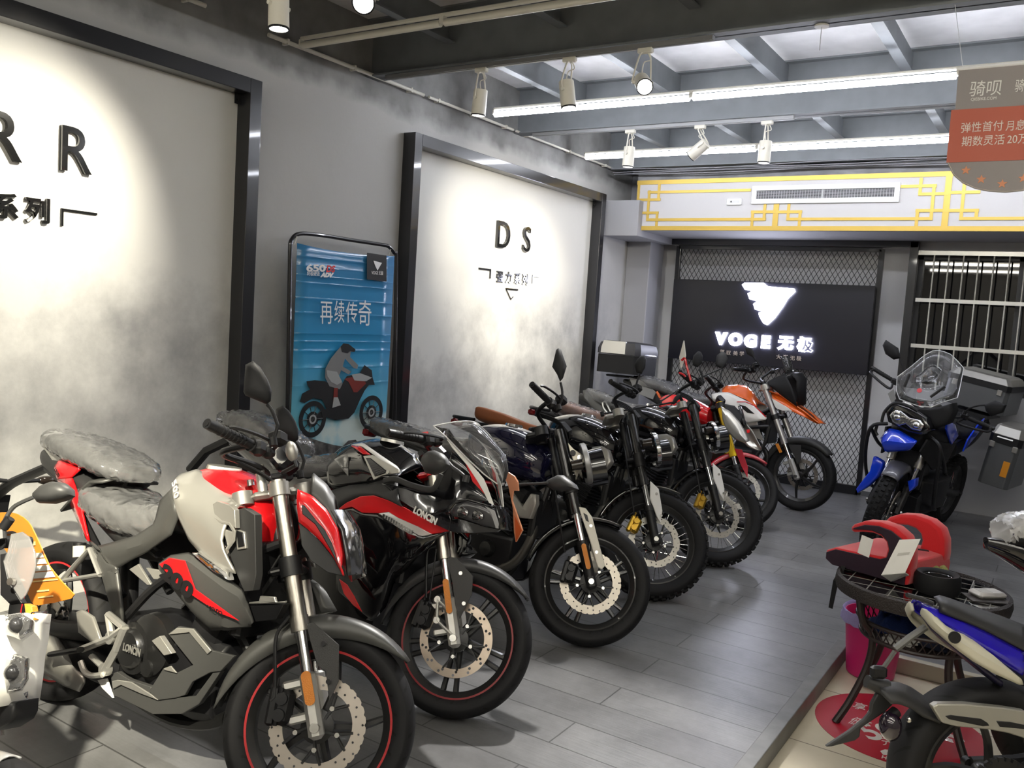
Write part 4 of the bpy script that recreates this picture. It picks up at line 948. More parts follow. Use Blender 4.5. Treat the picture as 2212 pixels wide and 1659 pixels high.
for p in (A[4], A[3]): rs.cyl((p[0], p[1] - .012, p[2]), (p[0], p[1] + .012, p[2]), .022, n=14)
rs.build('rear_set', ALU, R1)
A = [(0.282,-0.22,0.27),(0.441,-0.22,0.327)]; MB().tube([A[0], A[1]], .016, n=8, flat=.6).build('footpeg', BLACK, R1)
A = [(0.424,-0.2,0.28),(0.456,-0.2,0.254),(0.496,-0.2,0.251),(0.553,-0.2,0.269)]; MB().tube(crv(A, 4), .010, n=8).build('brake_pedal', ALU, R1)
ex = MB().strip([[(0.01,-0.12,0.223),(0.035,-0.12,0.275),(0.14,-0.12,0.288),(0.207,-0.12,0.254)], [(0.086,-0.165,0.23),(0.147,-0.165,0.264),(0.237,-0.165,0.253),(0.336,-0.165,0.235)], [(0.105,-0.16,0.181),(0.183,-0.16,0.193),(0.311,-0.16,0.191),(0.408,-0.16,0.206)], [(0.025,-0.1,0.139),(0.123,-0.1,0.13),(0.212,-0.1,0.124),(0.311,-0.1,0.13)]], n=16, k=4).build('exhaust', SILVER, R1, smooth=40, solid=.01)
body_loft('silencer_core', BLACK, [(-.02, .27, .05, .06, .06), (.1, .26, .10, .08, .07), (.3, .24, .12, .08, .08), (.5, .22, .10, .06, .06)], R1)
pan('exhaust_fin', WHITE, [(0.481,-0.165,0.226),(0.524,-0.165,0.243),(0.578,-0.165,0.191),(0.514,-0.165,0.207)], R1, .01)
engine(b1, .50, .98, .20, .46, w=.135)
en1 = MB()
c_ = [(0.632,-0.165,0.373)][0]; en1.lathe([(.001, -.022), (.055, -.020), (.062, -.012), (.066, .0), (.085, .004), (.09, .03)], c_, n=36)
c2 = [(0.723,-0.155,0.33)][0]; en1.lathe([(.001, -.015), (.026, -.014), (.03, 0), (.03, .02)], c2, n=20)
c3 = [(0.7,-0.155,0.4)][0]; en1.lathe([(.001, -.008), (.085, -.006), (.10, .0), (.105, .03)], c3, n=28)
en1.build('engine_cover', mat('engine_black', (.010, .010, .010), .3, coat=.3), R1)
label_text('LONCIN', [(0.624,-0.19,0.38)][0], [(0.714,-0.19,0.381)][0], .034, ALU, R1, bold=.001, lift=.004)
pan('cover_plate', SILVER, [(0.747,-0.185,0.43),(0.783,-0.185,0.455),(0.854,-0.185,0.416),(0.819,-0.185,0.4)], R1, .02)
bp_ = mat('belly_grey', (.06, .06, .058), .45, .2)
pan('belly_pan', bp_, [(0.796,-0.165,0.463),(0.839,-0.165,0.497),(0.906,-0.165,0.506),(1.006,-0.165,0.463),(1.112,-0.165,0.473),(1.063,-0.165,0.413),(1.02,-0.165,0.398),(0.947,-0.165,0.349),(0.923,-0.165,0.3),(0.884,-0.165,0.28),(0.808,-0.165,0.251),(0.752,-0.165,0.264),(0.803,-0.165,0.353),(0.867,-0.165,0.354),(0.937,-0.165,0.399)], R1, .012)
pan('belly_pan', bp_, [(0.538,-0.16,0.261),(0.569,-0.16,0.277),(0.641,-0.16,0.27),(0.754,-0.16,0.278),(0.75,-0.16,0.258),(0.802,-0.16,0.248),(0.878,-0.16,0.278),(0.967,-0.16,0.308),(1.026,-0.16,0.398),(1.058,-0.16,0.41),(0.987,-0.16,0.289),(0.92,-0.16,0.239),(0.783,-0.16,0.198),(0.574,-0.16,0.2)], R1, .02)
pan('belly_edge', SILVER, [(0.842,-0.172,0.494),(0.917,-0.172,0.509),(1.014,-0.172,0.465),(1.0,-0.172,0.45),(0.902,-0.172,0.494),(0.806,-0.172,0.463)], R1, .006)
pan('belly_edge', SILVER, [(0.812,-0.172,0.356),(0.843,-0.172,0.372),(0.877,-0.172,0.358),(0.816,-0.172,0.351)], R1, .006)
pan('belly_edge', ALU, [(0.562,-0.168,0.245),(0.587,-0.168,0.256),(0.66,-0.168,0.27),(0.771,-0.168,0.259),(0.806,-0.168,0.251),(0.721,-0.168,0.247),(0.611,-0.168,0.246),(0.575,-0.168,0.223)], R1, .006)
MB().tube(crv([(.98, -.05, .52), (1.08, -.05, .42), (1.02, -.06, .24), (.8, -.08, .17), (.5, -.09, .2)], 6), .022, n=10).build('exhaust_pipe', mat('pipe_black', (.02, .02, .02), .4, .6), R1)
frame_tubes(b1, [[(1.12, .05, .82), (.95, .12, .72), (.7, .13, .62), (.52, .12, .45)], [(1.1, .04, .72), (1.0, .08, .5)], [(.6, .1, .68), (.2, .1, .78), (-.2, .06, .86)], [(.45, .1, .5), (.1, .1, .75)]])
MB().tube([(.36, 0, .42), (.3, 0, .68)], .035, n=12).build('rear_shock', BLACK, R1)
# bars, mirror, controls
hp = [(-0.071,-0.4,0.894),(-0.026,-0.3,0.87),(0.002,-0.255,0.858)]
bar = b1.sm().tube(crv([hp[2], (-.10, -.20, .865), (-.02, -.08, .83), (-.02, .08, .83), (-.10, .20, .865), (hp[2][0], -hp[2][1], hp[2][2])], 6), .0115, n=10).build('handlebar', BLACK, R1)
g_ = grip(bar, S1, hp[0], hp[2]); grip(bar, S1, (hp[0][0], -hp[0][1], hp[0][2]), (hp[2][0], -hp[2][1], hp[2][2]))
d_ = V(hp[0]) - V(hp[2])
controls(bar, S1, V(hp[2]) - d_.normalized() * .03, d_, res=True); controls(bar, S1, (hp[2][0], -hp[2][1] + .02, hp[2][2]), (d_.x, -d_.y, d_.z))
mp_ = [(0.068,-0.26,0.854),(0.087,-0.26,0.895),(0.088,-0.26,0.912),(0.079,-0.26,0.955),(0.068,-0.26,0.976)]
mo = [(0.019,-0.26,1.115),(0.044,-0.26,1.123),(0.064,-0.26,1.097),(0.081,-0.26,1.051),(0.087,-0.26,1.016),(0.08,-0.26,0.984),(0.066,-0.26,0.976),(0.045,-0.26,0.991),(0.006,-0.26,1.018),(0.002,-0.26,1.032)]
mirror_part(R1, S1, mp_[0], mp_[1:], mo, face=(.25, -1, .05))
mirror_part(R1, S1, (mp_[0][0], .26, mp_[0][2]), [(p[0], -p[1] + .0, p[2]) for p in mp_[1:]], [(p[0], -p[1], p[2]) for p in reversed(mo)], face=(.25, -1, .05))
b1.sm().box((.05, .0, .86), (.07, .15, .10), rot=Matrix.Rotation(-.5, 3, 'Y'), ch=.015).build('instrument_cluster', mat('cluster_black', (.01, .01, .014), .25), R1)
cb = b1.sm()
for k in range(5): cb.tube(crv([(-.08, -.16 + .02 * k, .85), (.03, -.10 + .03 * k, .76), (.06, -.05 + .02 * k, .62), (-.03, -.03 + .02 * k, .5)], 6), .005, n=6)
cb.build('cables', BLACK, R1)
# headlight cowl
hc = MB(S1).strip([[(0.097,-0.1,0.723),(0.139,-0.1,0.693),(0.178,-0.1,0.637),(0.201,-0.1,0.57),(0.203,-0.1,0.484)], [(0.092,-0.125,0.68),(0.118,-0.125,0.666),(0.149,-0.125,0.61),(0.182,-0.125,0.542),(0.196,-0.125,0.447)], [(0.088,-0.12,0.616),(0.109,-0.12,0.591),(0.145,-0.12,0.543),(0.179,-0.12,0.479),(0.198,-0.12,0.419)]], n=20, k=3).build('headlight_cowl', RED, R1, smooth=40, solid=.006)
hc2 = MB(S1).strip([[(p[0], -p[1], p[2]) for p in [(0.097,-0.1,0.723),(0.139,-0.1,0.693),(0.178,-0.1,0.637),(0.201,-0.1,0.57),(0.203,-0.1,0.484)]], [(p[0], -p[1], p[2]) for p in [(0.088,-0.12,0.616),(0.109,-0.12,0.591),(0.145,-0.12,0.543),(0.179,-0.12,0.479),(0.198,-0.12,0.419)]]], n=20).build('headlight_cowl', RED, R1, smooth=40, solid=.006)
pan('cowl_stripe', GLOSSBLACK, [(0.107,-0.131,0.668),(0.116,-0.131,0.66),(0.145,-0.131,0.604),(0.164,-0.131,0.574),(0.18,-0.131,0.526),(0.189,-0.131,0.452),(0.17,-0.131,0.512),(0.15,-0.131,0.565),(0.138,-0.131,0.596),(0.104,-0.131,0.636)], R1, .004, M=S1)
pan('cowl_lower', DARKGREY, [(0.086,-0.11,0.616),(0.108,-0.11,0.591),(0.144,-0.11,0.542),(0.177,-0.11,0.479),(0.196,-0.11,0.42),(0.148,-0.11,0.443),(0.104,-0.11,0.489),(0.084,-0.11,0.541)], R1, .02, M=S1)
fe = [(0.177,-0.095,0.638),(0.201,-0.095,0.571),(0.202,-0.095,0.485),(0.197,-0.095,0.424)]
hl = MB(S1).loft([[(p[0] + .035 * (1 - (y_ / .095) ** 2) + .01, y_, p[2] - .004) for y_ in (-.095, -.07, -.035, 0, .035, .07, .095)] for p in fe], cap=False, closed=False).build('headlight', LENSD, R1, smooth=60, solid=.006)
MB(S1).loft([[(p[0] + .045 * (1 - (y_ / .11) ** 2) + .02, y_, p[2] - .004) for y_ in (-.105, -.07, -.035, 0, .035, .07, .105)] for p in fe], cap=False, closed=False).build('protective_film', CLEAR, hl if hl else R1, smooth=60)
MB(S1).strip([[(0.137,-0.098,0.698),(0.178,-0.098,0.639),(0.201,-0.098,0.572)], [(0.145,-0.07,0.759),(0.182,-0.07,0.712),(0.203,-0.07,0.661)], [(p[0], 0, p[2] + .02) for p in [(0.145,-0.07,0.759),(0.182,-0.07,0.712),(0.203,-0.07,0.661)]], [(p[0], -p[1], p[2]) for p in [(0.137,-0.098,0.698),(0.178,-0.098,0.639),(0.201,-0.098,0.572)]]], n=12, k=3).build('headlight_top', GREY, R1, smooth=50, solid=.006)
q_ = [(0.119,-0.16,0.872),(0.106,-0.16,0.837),(0.109,-0.16,0.819),(0.113,-0.16,0.789)]
tsg = MB(S1).ell(V(q_[1]), (.02, .022, .034), 12, 8).build('turn_signal', SILVER, R1); MB(S1).tube([q_[2], q_[3], (.06, -.10, q_[3][2])], .007, n=6).build('signal_stem', BLACK, tsg)
# ignition key with tag
ky = [(-0.06,-0.02,0.804),(-0.074,-0.02,0.76)]; MB(S1).cyl((ky[0][0], ky[0][1], ky[0][2] - .02), ky[0], .012, n=10).build('ignition_lock', STEEL, R1)
# handlebar risers
b1.sm().cyl((-.02, -.05, .74), (-.02, -.05, .84), .016, n=12).cyl((-.02, .05, .74), (-.02, .05, .84), .016, n=12).build('bar_risers', ALU, R1)

# ------------------------------------------------------------------ motorcycle 2: black and red faired sport bike
b2 = Bike('sport_motorcycle', 'black and red faired sport motorcycle with a clear windscreen, second from the left', {'o':(-3.317,2.729,0.0),'hd':-0.0601,'lean':0.2455,'st':0.487,'wb':1.38,'rf':0.295,'rr':0.3,'rake':0.4363,'off':0.04})
R2 = b2.root; S2 = b2.S
wheel(R2, b2.FW, b2.rf, .115, 'twin5', stripe=mat('dark_red', s2l((130, 25, 32)), .3), disc=(.145, .112, -.060, 'slot'), ph=.62, discm=mat('disc_bronze', (.50, .42, .34), .35, .85))
rear_end(b2, .14, 'five5')
fork(b2, 'conv', top=.70, th0=.31, clampz=(.52, .68), rT=.024, rI=.0175, upper=mat('brushed_fork'), clampm=RED)
fender(R2, b2.FW, b2.rf + .028, .066, 20, 160, mat('fender_grey', (.028, .028, .028), .42), drop=.06, taper=.9)
pan('fender_bracket', mat('carbon_grey'), [(0.055,-0.115,0.316),(0.091,-0.115,0.306),(0.148,-0.115,0.222),(0.133,-0.115,0.153),(0.073,-0.115,0.067),(0.062,-0.115,0.126),(0.062,-0.115,0.211)], R2, .006, M=S2)
for p in [(0.101,-0.117,0.241),(0.098,-0.117,0.123)]: b2.sm().cyl(p, (p[0], p[1] - .006, p[2]), .008, n=8).build('fender_bolt', STEEL, R2)
b2.sm().prism([(b2.off + .012 * cos(t), -.130, .16 + (.055 if sin(t) > 0 else -.055) + .012 * sin(t)) for t in [2 * pi * i / 20 for i in range(20)]], (0, -.008, 0)).build('reflector', AMBER, R2)
caliper(R2, S2, [(-0.062,-0.085,0.104)][0], BLACK, rot=.5)
A = [(-0.002,-0.125,0.155),(-0.015,-0.125,0.077),(0.043,-0.125,0.004),(0.042,-0.125,0.096)]; cbm = MB(S2)
for i, j in ((0, 1), (0, 3), (1, 2)): cbm.tube([A[i], A[j]], .009, n=8, flat=.7)
for p in (A[0], A[1]): cbm.cyl((p[0], p[1] - .008, p[2]), (p[0], p[1] + .008, p[2]), .013, n=12)
cbm.build('caliper_bracket', ALU, R2)
b2.sm().tube(crv([(0.014,-0.1,0.366),(-0.022,-0.1,0.355),(-0.04,-0.1,0.264),(-0.051,-0.1,0.173)], 6), .005, n=8).build('brake_hose', BLACK, R2)
b2.sm().tube(crv([(0.014,-0.11,0.354),(-0.011,-0.11,0.258),(-0.037,-0.11,0.163)], 6), .0035, n=8).build('sensor_wire', BLACK, R2)
FB = mat('fairing_black', (.004, .004, .005), .10, coat=1.0)
# lower fairing
lf = MB().strip([[(0.774,-0.215,0.681),(0.859,-0.215,0.712),(0.929,-0.215,0.699),(1.018,-0.215,0.713),(1.122,-0.205,0.694),(1.223,-0.16,0.665),(1.265,-0.11,0.691),(1.281,-0.068,0.707)], [(0.797,-0.205,0.635),(0.887,-0.205,0.638),(0.981,-0.205,0.643),(1.087,-0.205,0.641),(1.166,-0.19,0.63),(1.225,-0.15,0.627),(1.256,-0.12,0.668),(1.268,-0.09,0.686)], [(0.831,-0.19,0.53),(0.908,-0.19,0.528),(0.989,-0.19,0.531),(1.064,-0.19,0.543),(1.136,-0.19,0.563),(1.193,-0.16,0.578),(1.238,-0.13,0.631),(1.251,-0.1,0.668)], [(0.802,-0.165,0.452),(0.896,-0.165,0.425),(0.972,-0.165,0.4),(1.044,-0.165,0.385),(1.097,-0.165,0.426),(1.12,-0.165,0.496),(1.199,-0.165,0.57),(1.268,-0.165,0.63)], [(0.796,-0.12,0.329),(0.889,-0.12,0.304),(0.967,-0.12,0.276),(1.034,-0.12,0.279),(1.083,-0.12,0.353),(1.093,-0.12,0.449),(1.166,-0.12,0.546),(1.22,-0.12,0.618)]], n=28, k=3).build('lower_fairing', FB, R2, smooth=40, solid=.006)
mirrored(lf)
rsx = pan('red_stripe', RED, [(0.782,-0.222,0.681),(0.828,-0.222,0.723),(0.901,-0.222,0.764),(0.974,-0.222,0.781),(1.061,-0.222,0.775),(1.14,-0.205,0.762),(1.193,-0.15,0.737),(1.283,-0.07,0.707),(1.241,-0.13,0.682),(1.194,-0.175,0.702),(1.12,-0.21,0.718),(1.075,-0.222,0.731),(1.024,-0.222,0.716),(0.932,-0.222,0.7),(0.866,-0.222,0.713)], R2, .012)
mirrored(rsx)
pan('wing_graphic', RED, [(0.911,-0.224,0.574),(0.961,-0.224,0.556),(0.989,-0.224,0.551),(1.014,-0.224,0.519),(0.972,-0.224,0.521),(1.007,-0.224,0.475),(0.95,-0.224,0.497),(0.922,-0.224,0.524)], R2, .004)
pan('wing_graphic', WHITE, [(0.928,-0.222,0.502),(0.936,-0.222,0.501),(1.03,-0.222,0.464),(1.027,-0.222,0.458)], R2, .003)
pan('wing_graphic', RED, [(0.874,-0.208,0.414),(0.927,-0.208,0.402),(0.979,-0.208,0.368),(1.042,-0.208,0.319),(0.984,-0.208,0.332),(0.919,-0.208,0.363)], R2, .004)
led = pan('indicator', mat('clear_lamp', (.6, .6, .58), .08, coat=1.0), [(1.028,-0.226,0.716),(1.079,-0.226,0.731),(1.122,-0.213,0.717),(1.196,-0.178,0.702),(1.245,-0.133,0.682),(1.215,-0.165,0.663),(1.181,-0.19,0.665),(1.122,-0.215,0.684)], R2, .012)
lm = MB()
A = [(1.064,-0.231,0.711),(1.19,-0.19,0.675)]
for i in range(12):
    p = V(A[0]).lerp(V(A[1]), i / 11); lm.box(p, (.012, .004, .016))
lm.build('indicator_reflectors', CHROME, led, smooth=0)
# upper side fairing down to the nose
TY = (-.66, .43, 0)
uf = MB().strip([[(0.988,-0.205,0.833),(1.082,-0.167,0.84),(1.157,-0.137,0.84),(1.196,-0.122,0.856),(1.205,-0.118,0.922),(1.234,-0.106,0.971),(1.235,-0.106,1.024),(1.304,-0.078,0.981),(1.383,-0.047,0.918),(1.439,-0.024,0.844)], [(1.026,-0.199,0.819),(1.094,-0.171,0.81),(1.165,-0.141,0.803),(1.213,-0.12,0.814),(1.25,-0.105,0.86),(1.271,-0.096,0.888),(1.306,-0.082,0.896),(1.35,-0.063,0.878),(1.394,-0.044,0.86),(1.44,-0.025,0.843)], [(1.079,-0.188,0.784),(1.121,-0.172,0.768),(1.177,-0.149,0.748),(1.224,-0.131,0.744),(1.259,-0.116,0.771),(1.288,-0.105,0.787),(1.309,-0.097,0.82),(1.348,-0.081,0.84),(1.404,-0.058,0.841),(1.452,-0.039,0.838)]], n=30, k=3).build('upper_fairing', FB, R2, smooth=40, solid=.006)
mirrored(uf)
uf2 = pan('upper_fairing', FB, [(1.079,-0.188,0.784),(1.121,-0.172,0.768),(1.177,-0.149,0.748),(1.224,-0.131,0.744),(1.267,-0.113,0.78),(1.288,-0.105,0.785),(1.3,-0.1,0.753),(1.304,-0.098,0.709),(1.189,-0.145,0.735),(1.113,-0.175,0.76)], R2, .012)
mirrored(uf2)
pan('lettering_plate', FB, [(1.209,-0.232,0.778),(1.339,-0.232,0.758),(1.34,-0.232,0.74),(1.217,-0.232,0.764)], R2, .006)
label_text('LONCIN', [(1.218,-0.236,0.766)][0], [(1.343,-0.236,0.741)][0], .036, WHITE, R2, bold=.0015, lift=.002)
pan('nose_lower', FB, [(1.295,-0.101,0.752),(1.333,-0.087,0.767),(1.435,-0.047,0.758),(1.494,-0.025,0.76),(1.483,-0.029,0.747),(1.398,-0.062,0.722),(1.332,-0.087,0.709),(1.305,-0.098,0.709)], R2, .01); mirrored(R2.children[-1])
hl2 = pan('headlight', LENSD, [(1.294,-0.112,0.783),(1.31,-0.106,0.818),(1.354,-0.089,0.84),(1.42,-0.063,0.84),(1.462,-0.047,0.828),(1.5,-0.033,0.761),(1.441,-0.055,0.76),(1.339,-0.094,0.769),(1.307,-0.107,0.77)], R2, .03, bulge=.006)
mirrored(hl2)
for q in ((1185,1025), (1310,1050)):
    pass
for c_ in [(1.343,-0.1,0.793),(1.402,-0.077,0.793)]: MB().ell(c_, (.035, .006, .022), 14, 8).build('reflector_bowl', mat('bowl_chrome', (.35, .35, .35), .12, 1.0), hl2)
pan('running_light', mat('drl_grey', (.30, .30, .30), .2), [(1.426,-0.066,0.836),(1.466,-0.051,0.828),(1.504,-0.036,0.762),(1.484,-0.044,0.761),(1.456,-0.054,0.81)], R2, .004); mirrored(R2.children[-1])
ns = [(1.447,-0.035,0.845),(1.462,-0.035,0.843),(1.503,-0.035,0.761)]
MB().loft([[(p[0] + .0, y_, p[2]) for y_ in (-.04, 0, .04)] for p in ns], cap=False, closed=False).build('nose', FB, R2, solid=.01)
wst = pan('nose_stripe', WHITE, [(1.216,-0.134,1.066),(1.251,-0.12,1.048),(1.321,-0.09,0.996),(1.389,-0.062,0.941),(1.406,-0.055,0.917),(1.449,-0.036,0.845),(1.427,-0.046,0.852),(1.401,-0.057,0.887),(1.37,-0.07,0.923),(1.316,-0.092,0.979),(1.244,-0.122,1.036)], R2, .004)
mirrored(wst)
rst = pan('nose_stripe', RED, [(1.297,-0.098,1.0),(1.338,-0.081,0.972),(1.37,-0.068,0.928),(1.402,-0.054,0.883),(1.407,-0.052,0.879),(1.349,-0.076,0.92),(1.328,-0.085,0.956)], R2, .004); mirrored(rst)
# windscreen
we = [(1.146,-0.15,1.108),(1.179,-0.145,1.093),(1.213,-0.135,1.075),(1.266,-0.12,1.04),(1.327,-0.1,1.001),(1.389,-0.065,0.959),(1.43,-0.02,0.932)]
SCR = film('screen_acrylic', (.93, .94, .95), .05, .03, gl=.9)
ws = MB().loft([[(p[0] + .09 * (1 - (k_) ** 2) * min(1, abs(p[1]) / .1), p[1] * -k_ * -1, p[2] + .055 * (1 - k_ ** 2) * min(1, abs(p[1]) / .1)) for k_ in (-1, -.8, -.55, -.3, 0, .3, .55, .8, 1)] for p in we], cap=False, closed=False)
wo = ws.build('windscreen', SCR, R2, smooth=60, solid=.003)
MB().tube([(p[0], p[1], p[2]) for p in we] , .003, n=6).tube([(p[0], -p[1], p[2]) for p in we], .003, n=6).build('screen_edge', mat('edge_bright', (.75, .75, .75), .15, .3), wo)
p0 = we[0]; MB().tube([(p0[0] + .09 * (1 - k_ ** 2), p0[1] * -k_, p0[2] + .055 * (1 - k_ ** 2)) for k_ in [i / 8 - 1 for i in range(17)]], .003, n=6).build('screen_edge', mat('edge_bright'), wo)
# tank
tk = MB().strip([[(0.429,0.0,0.886),(0.492,-0.0,0.945),(0.593,0.0,0.99),(0.69,0.0,1.015),(0.775,0.0,1.023),(0.864,0.0,1.01),(0.949,0.0,0.982),(1.001,0.0,0.934)], [(0.543,-0.1,0.868),(0.591,-0.1,0.918),(0.658,-0.1,0.964),(0.726,-0.1,0.983),(0.809,-0.1,0.971),(0.894,-0.1,0.943),(0.963,-0.1,0.919),(1.005,-0.1,0.891)], [(0.602,-0.16,0.842),(0.632,-0.16,0.873),(0.701,-0.16,0.889),(0.804,-0.16,0.905),(0.86,-0.16,0.884),(0.913,-0.16,0.868),(0.973,-0.16,0.871),(1.03,-0.16,0.88)], [(0.62,-0.15,0.779),(0.66,-0.15,0.761),(0.728,-0.15,0.778),(0.794,-0.15,0.797),(0.845,-0.15,0.813),(0.894,-0.15,0.834),(0.956,-0.15,0.854),(1.026,-0.15,0.873)]], n=26, k=4, both=True).build('fuel_tank', FB, R2, smooth=50, solid=.004)
MB().cyl((.80, 0, 1.012), (.80, 0, 1.026), .055, .052, n=28).build('tank_cap', ALU, tk)
ts_ = MB().strip([[(0.679,-0.122,0.966),(0.744,-0.122,0.985),(0.865,-0.122,0.948),(0.982,-0.122,0.914),(1.003,-0.122,0.893)], [(0.697,-0.14,0.963),(0.759,-0.14,0.97),(0.842,-0.14,0.944),(0.918,-0.14,0.921),(0.975,-0.14,0.903)]], n=18).build('tank_stripe', WHITE, R2, solid=.003); mirrored(ts_)
ts_ = MB().strip([[(0.703,-0.145,0.964),(0.762,-0.145,0.966),(0.831,-0.145,0.94)], [(0.721,-0.16,0.961),(0.769,-0.16,0.946),(0.797,-0.16,0.937)]], n=12).build('tank_stripe', RED, R2, solid=.003); mirrored(ts_)
vf = pan('tank_vent', ALU, [(0.81,-0.168,0.929),(0.863,-0.168,0.941),(1.026,-0.168,0.907),(1.034,-0.168,0.892),(0.948,-0.168,0.867),(0.903,-0.168,0.839)], R2, .008)
pan('vent_mesh', BLACK, [(0.83,-0.171,0.923),(0.857,-0.171,0.927),(0.965,-0.171,0.889),(0.961,-0.171,0.878),(0.907,-0.171,0.855)], vf, .004)
A = [(0.841,-0.174,0.919),(0.861,-0.174,0.923),(0.965,-0.174,0.884),(0.912,-0.174,0.859)]; vm = MB()
for i in range(9):
    u = i / 8; vm.cyl(V(A[0]).lerp(V(A[3]), u), V(A[1]).lerp(V(A[2]), u), .0012, n=4); vm.cyl(V(A[0]).lerp(V(A[1]), u), V(A[3]).lerp(V(A[2]), u), .0012, n=4)
vm.build('vent_mesh', mat('mesh_grey', (.12, .12, .12), .4), vf, smooth=0)
pb2 = [(0.978,-0.17,0.885)][0]; MB().cyl((pb2[0], pb2[1] - .006, pb2[2]), pb2, .008, n=10).build('tank_bolt', STEEL, vf)
pan('knee_film', film('knee_film', (.9, .9, .9), .06, .2, .4, 25), [(0.635,-0.167,0.888),(0.702,-0.167,0.929),(0.724,-0.167,0.907),(0.748,-0.167,0.83),(0.661,-0.167,0.877)], R2, .003)
mt = MB().strip([[(0.649,-0.16,0.747),(0.769,-0.16,0.794),(0.874,-0.16,0.817),(0.977,-0.16,0.859),(1.029,-0.16,0.863)], [(0.72,-0.2,0.73),(0.814,-0.2,0.782),(0.945,-0.2,0.805),(1.03,-0.2,0.81),(1.092,-0.2,0.797)], [(0.773,-0.215,0.684),(0.821,-0.215,0.722),(0.897,-0.215,0.765),(0.986,-0.215,0.784),(1.136,-0.215,0.764)]], n=18, k=2).build('side_cover', DARKGREY, R2, smooth=40, solid=.006); mirrored(mt)
MB().tube(crv([(0.983,-0.19,0.846),(1.043,-0.19,0.864),(1.137,-0.19,0.854),(1.242,-0.19,0.856),(1.266,-0.19,0.89),(1.274,-0.19,0.924)], 5), .008, n=8, flat=1.6).build('fairing_edge', DARKGREY, R2)
# tail and wrapped seats
body_loft('tail_panel', FB, [(-.42, .93, .03, .03, .03), (-.3, .91, .08, .05, .06), (-.05, .87, .12, .06, .10), (.2, .80, .13, .06, .12), (.45, .76, .13, .06, .12), (.62, .80, .10, .06, .14)], R2)
s2_ = body_loft('pillion_seat', MATTE, [(-.36, .955, .06, .03, .03), (-.2, .96, .11, .045, .05), (0, .93, .13, .045, .05), (.15, .895, .12, .035, .04)], R2)
body_loft('plastic_wrap', WRAP, [(-.40, .955, .06, .045, .03), (-.2, .97, .125, .06, .05), (0, .945, .15, .06, .06), (.15, .905, .14, .05, .05), (.2, .89, .09, .03, .03)], s2_, jitter=.007, grow=.004)
s3_ = body_loft('seat', MATTE, [(.15, .80, .10, .05, .04), (.3, .79, .14, .05, .05), (.45, .80, .13, .06, .05), (.58, .84, .08, .06, .05)], R2)
body_loft('plastic_wrap', WRAP, [(.12, .81, .10, .06, .04), (.3, .81, .16, .06, .05), (.45, .82, .15, .07, .05), (.6, .87, .09, .07, .05)], s3_, jitter=.007, grow=.004)
gr = pan('grab_rail', ALU, [(-0.246,-0.09,0.973),(-0.226,-0.09,0.984),(-0.183,-0.09,0.967),(-0.091,-0.09,0.915),(-0.105,-0.09,0.9),(-0.188,-0.09,0.927)], R2, .012); mirrored(gr)
MB().tube([(-.3, 0, .88), (-.5, 0, .78), (-.6, 0, .66)], .025, n=8).build('plate_holder', BLACK, R2)
# clip-on bars
A = [(-0.045,-0.4,0.77),(0.043,-0.27,0.768)]
bar2 = b2.sm().cyl((A[1][0] + .0, -.12, A[1][2] - .01), A[1], .011, n=10).cyl((A[1][0], .12, A[1][2] - .01), (A[1][0], .27, A[1][2]), .011, n=10).cyl((0, -.13, A[1][2] - .01), (0, .13, A[1][2] - .01), .012, n=8).build('handlebar', BLACK, R2)
grip(bar2, S2, A[0], A[1]); grip(bar2, S2, (A[0][0], -A[0][1], A[0][2]), (A[1][0], -A[1][1], A[1][2]))
d2 = V(A[0]) - V(A[1]); controls(bar2, S2, V(A[1]) - d2.normalized() * .03, d2); controls(bar2, S2, (A[1][0], -A[1][1] + .02, A[1][2]), (d2.x, -d2.y, d2.z))
MB(S2).box(V(A[1]) + V((.01, 0, .02)), (.03, .02, .014)).build('kill_switch', RED, bar2)
b2.sm().box((.06, 0, .78), (.05, .14, .09), rot=Matrix.Rotation(-.6, 3, 'Y'), ch=.012).build('instrument_cluster', mat('cluster_black'), R2)
# fairing mirrors
for sd in (-1, 1):
    if sd < 0: mo2 = [(1.314,-0.36,0.956),(1.317,-0.36,0.977),(1.34,-0.36,0.997),(1.369,-0.36,1.005),(1.408,-0.36,0.999),(1.435,-0.36,0.984),(1.45,-0.36,0.963),(1.436,-0.36,0.941),(1.387,-0.36,0.915),(1.346,-0.36,0.917)]; st2 = [(1.392,-0.3,0.973),(1.416,-0.3,0.959),(1.46,-0.3,0.944),(1.489,-0.3,0.929)]
    else: mo2 = [(1.378,0.42,0.99),(1.431,0.42,1.024),(1.461,0.42,1.027),(1.534,0.42,0.996),(1.546,0.42,0.98),(1.482,0.42,0.962),(1.417,0.42,0.955),(1.386,0.42,0.97)]; st2 = [(1.421,0.36,0.982),(1.366,0.36,0.968),(1.289,0.36,0.952),(1.247,0.36,0.939)]
    mirror_part(R2, None, st2[-1], list(reversed(st2[:-1])), mo2, face=(.3, -1, .05), th=.05, m=mat('mirror_grey', (.03, .03, .03), .5))
engine(b2, .50, 1.0, .20, .46, w=.13)
MB().box((1.12, 0, .60), (.04, .26, .30), ch=.01).build('radiator', BLACK, R2)
frame_tubes(b2, [[(1.12, .05, .85), (.95, .12, .74), (.7, .13, .62), (.52, .12, .45)], [(.6, .1, .7), (.1, .1, .8), (-.3, .05, .88)]])
body_loft('exhaust', mat('pipe_black'), [(-.15, .42, .05, .05, .05), (.1, .38, .055, .055, .055), (.35, .32, .05, .05, .05)], R2)

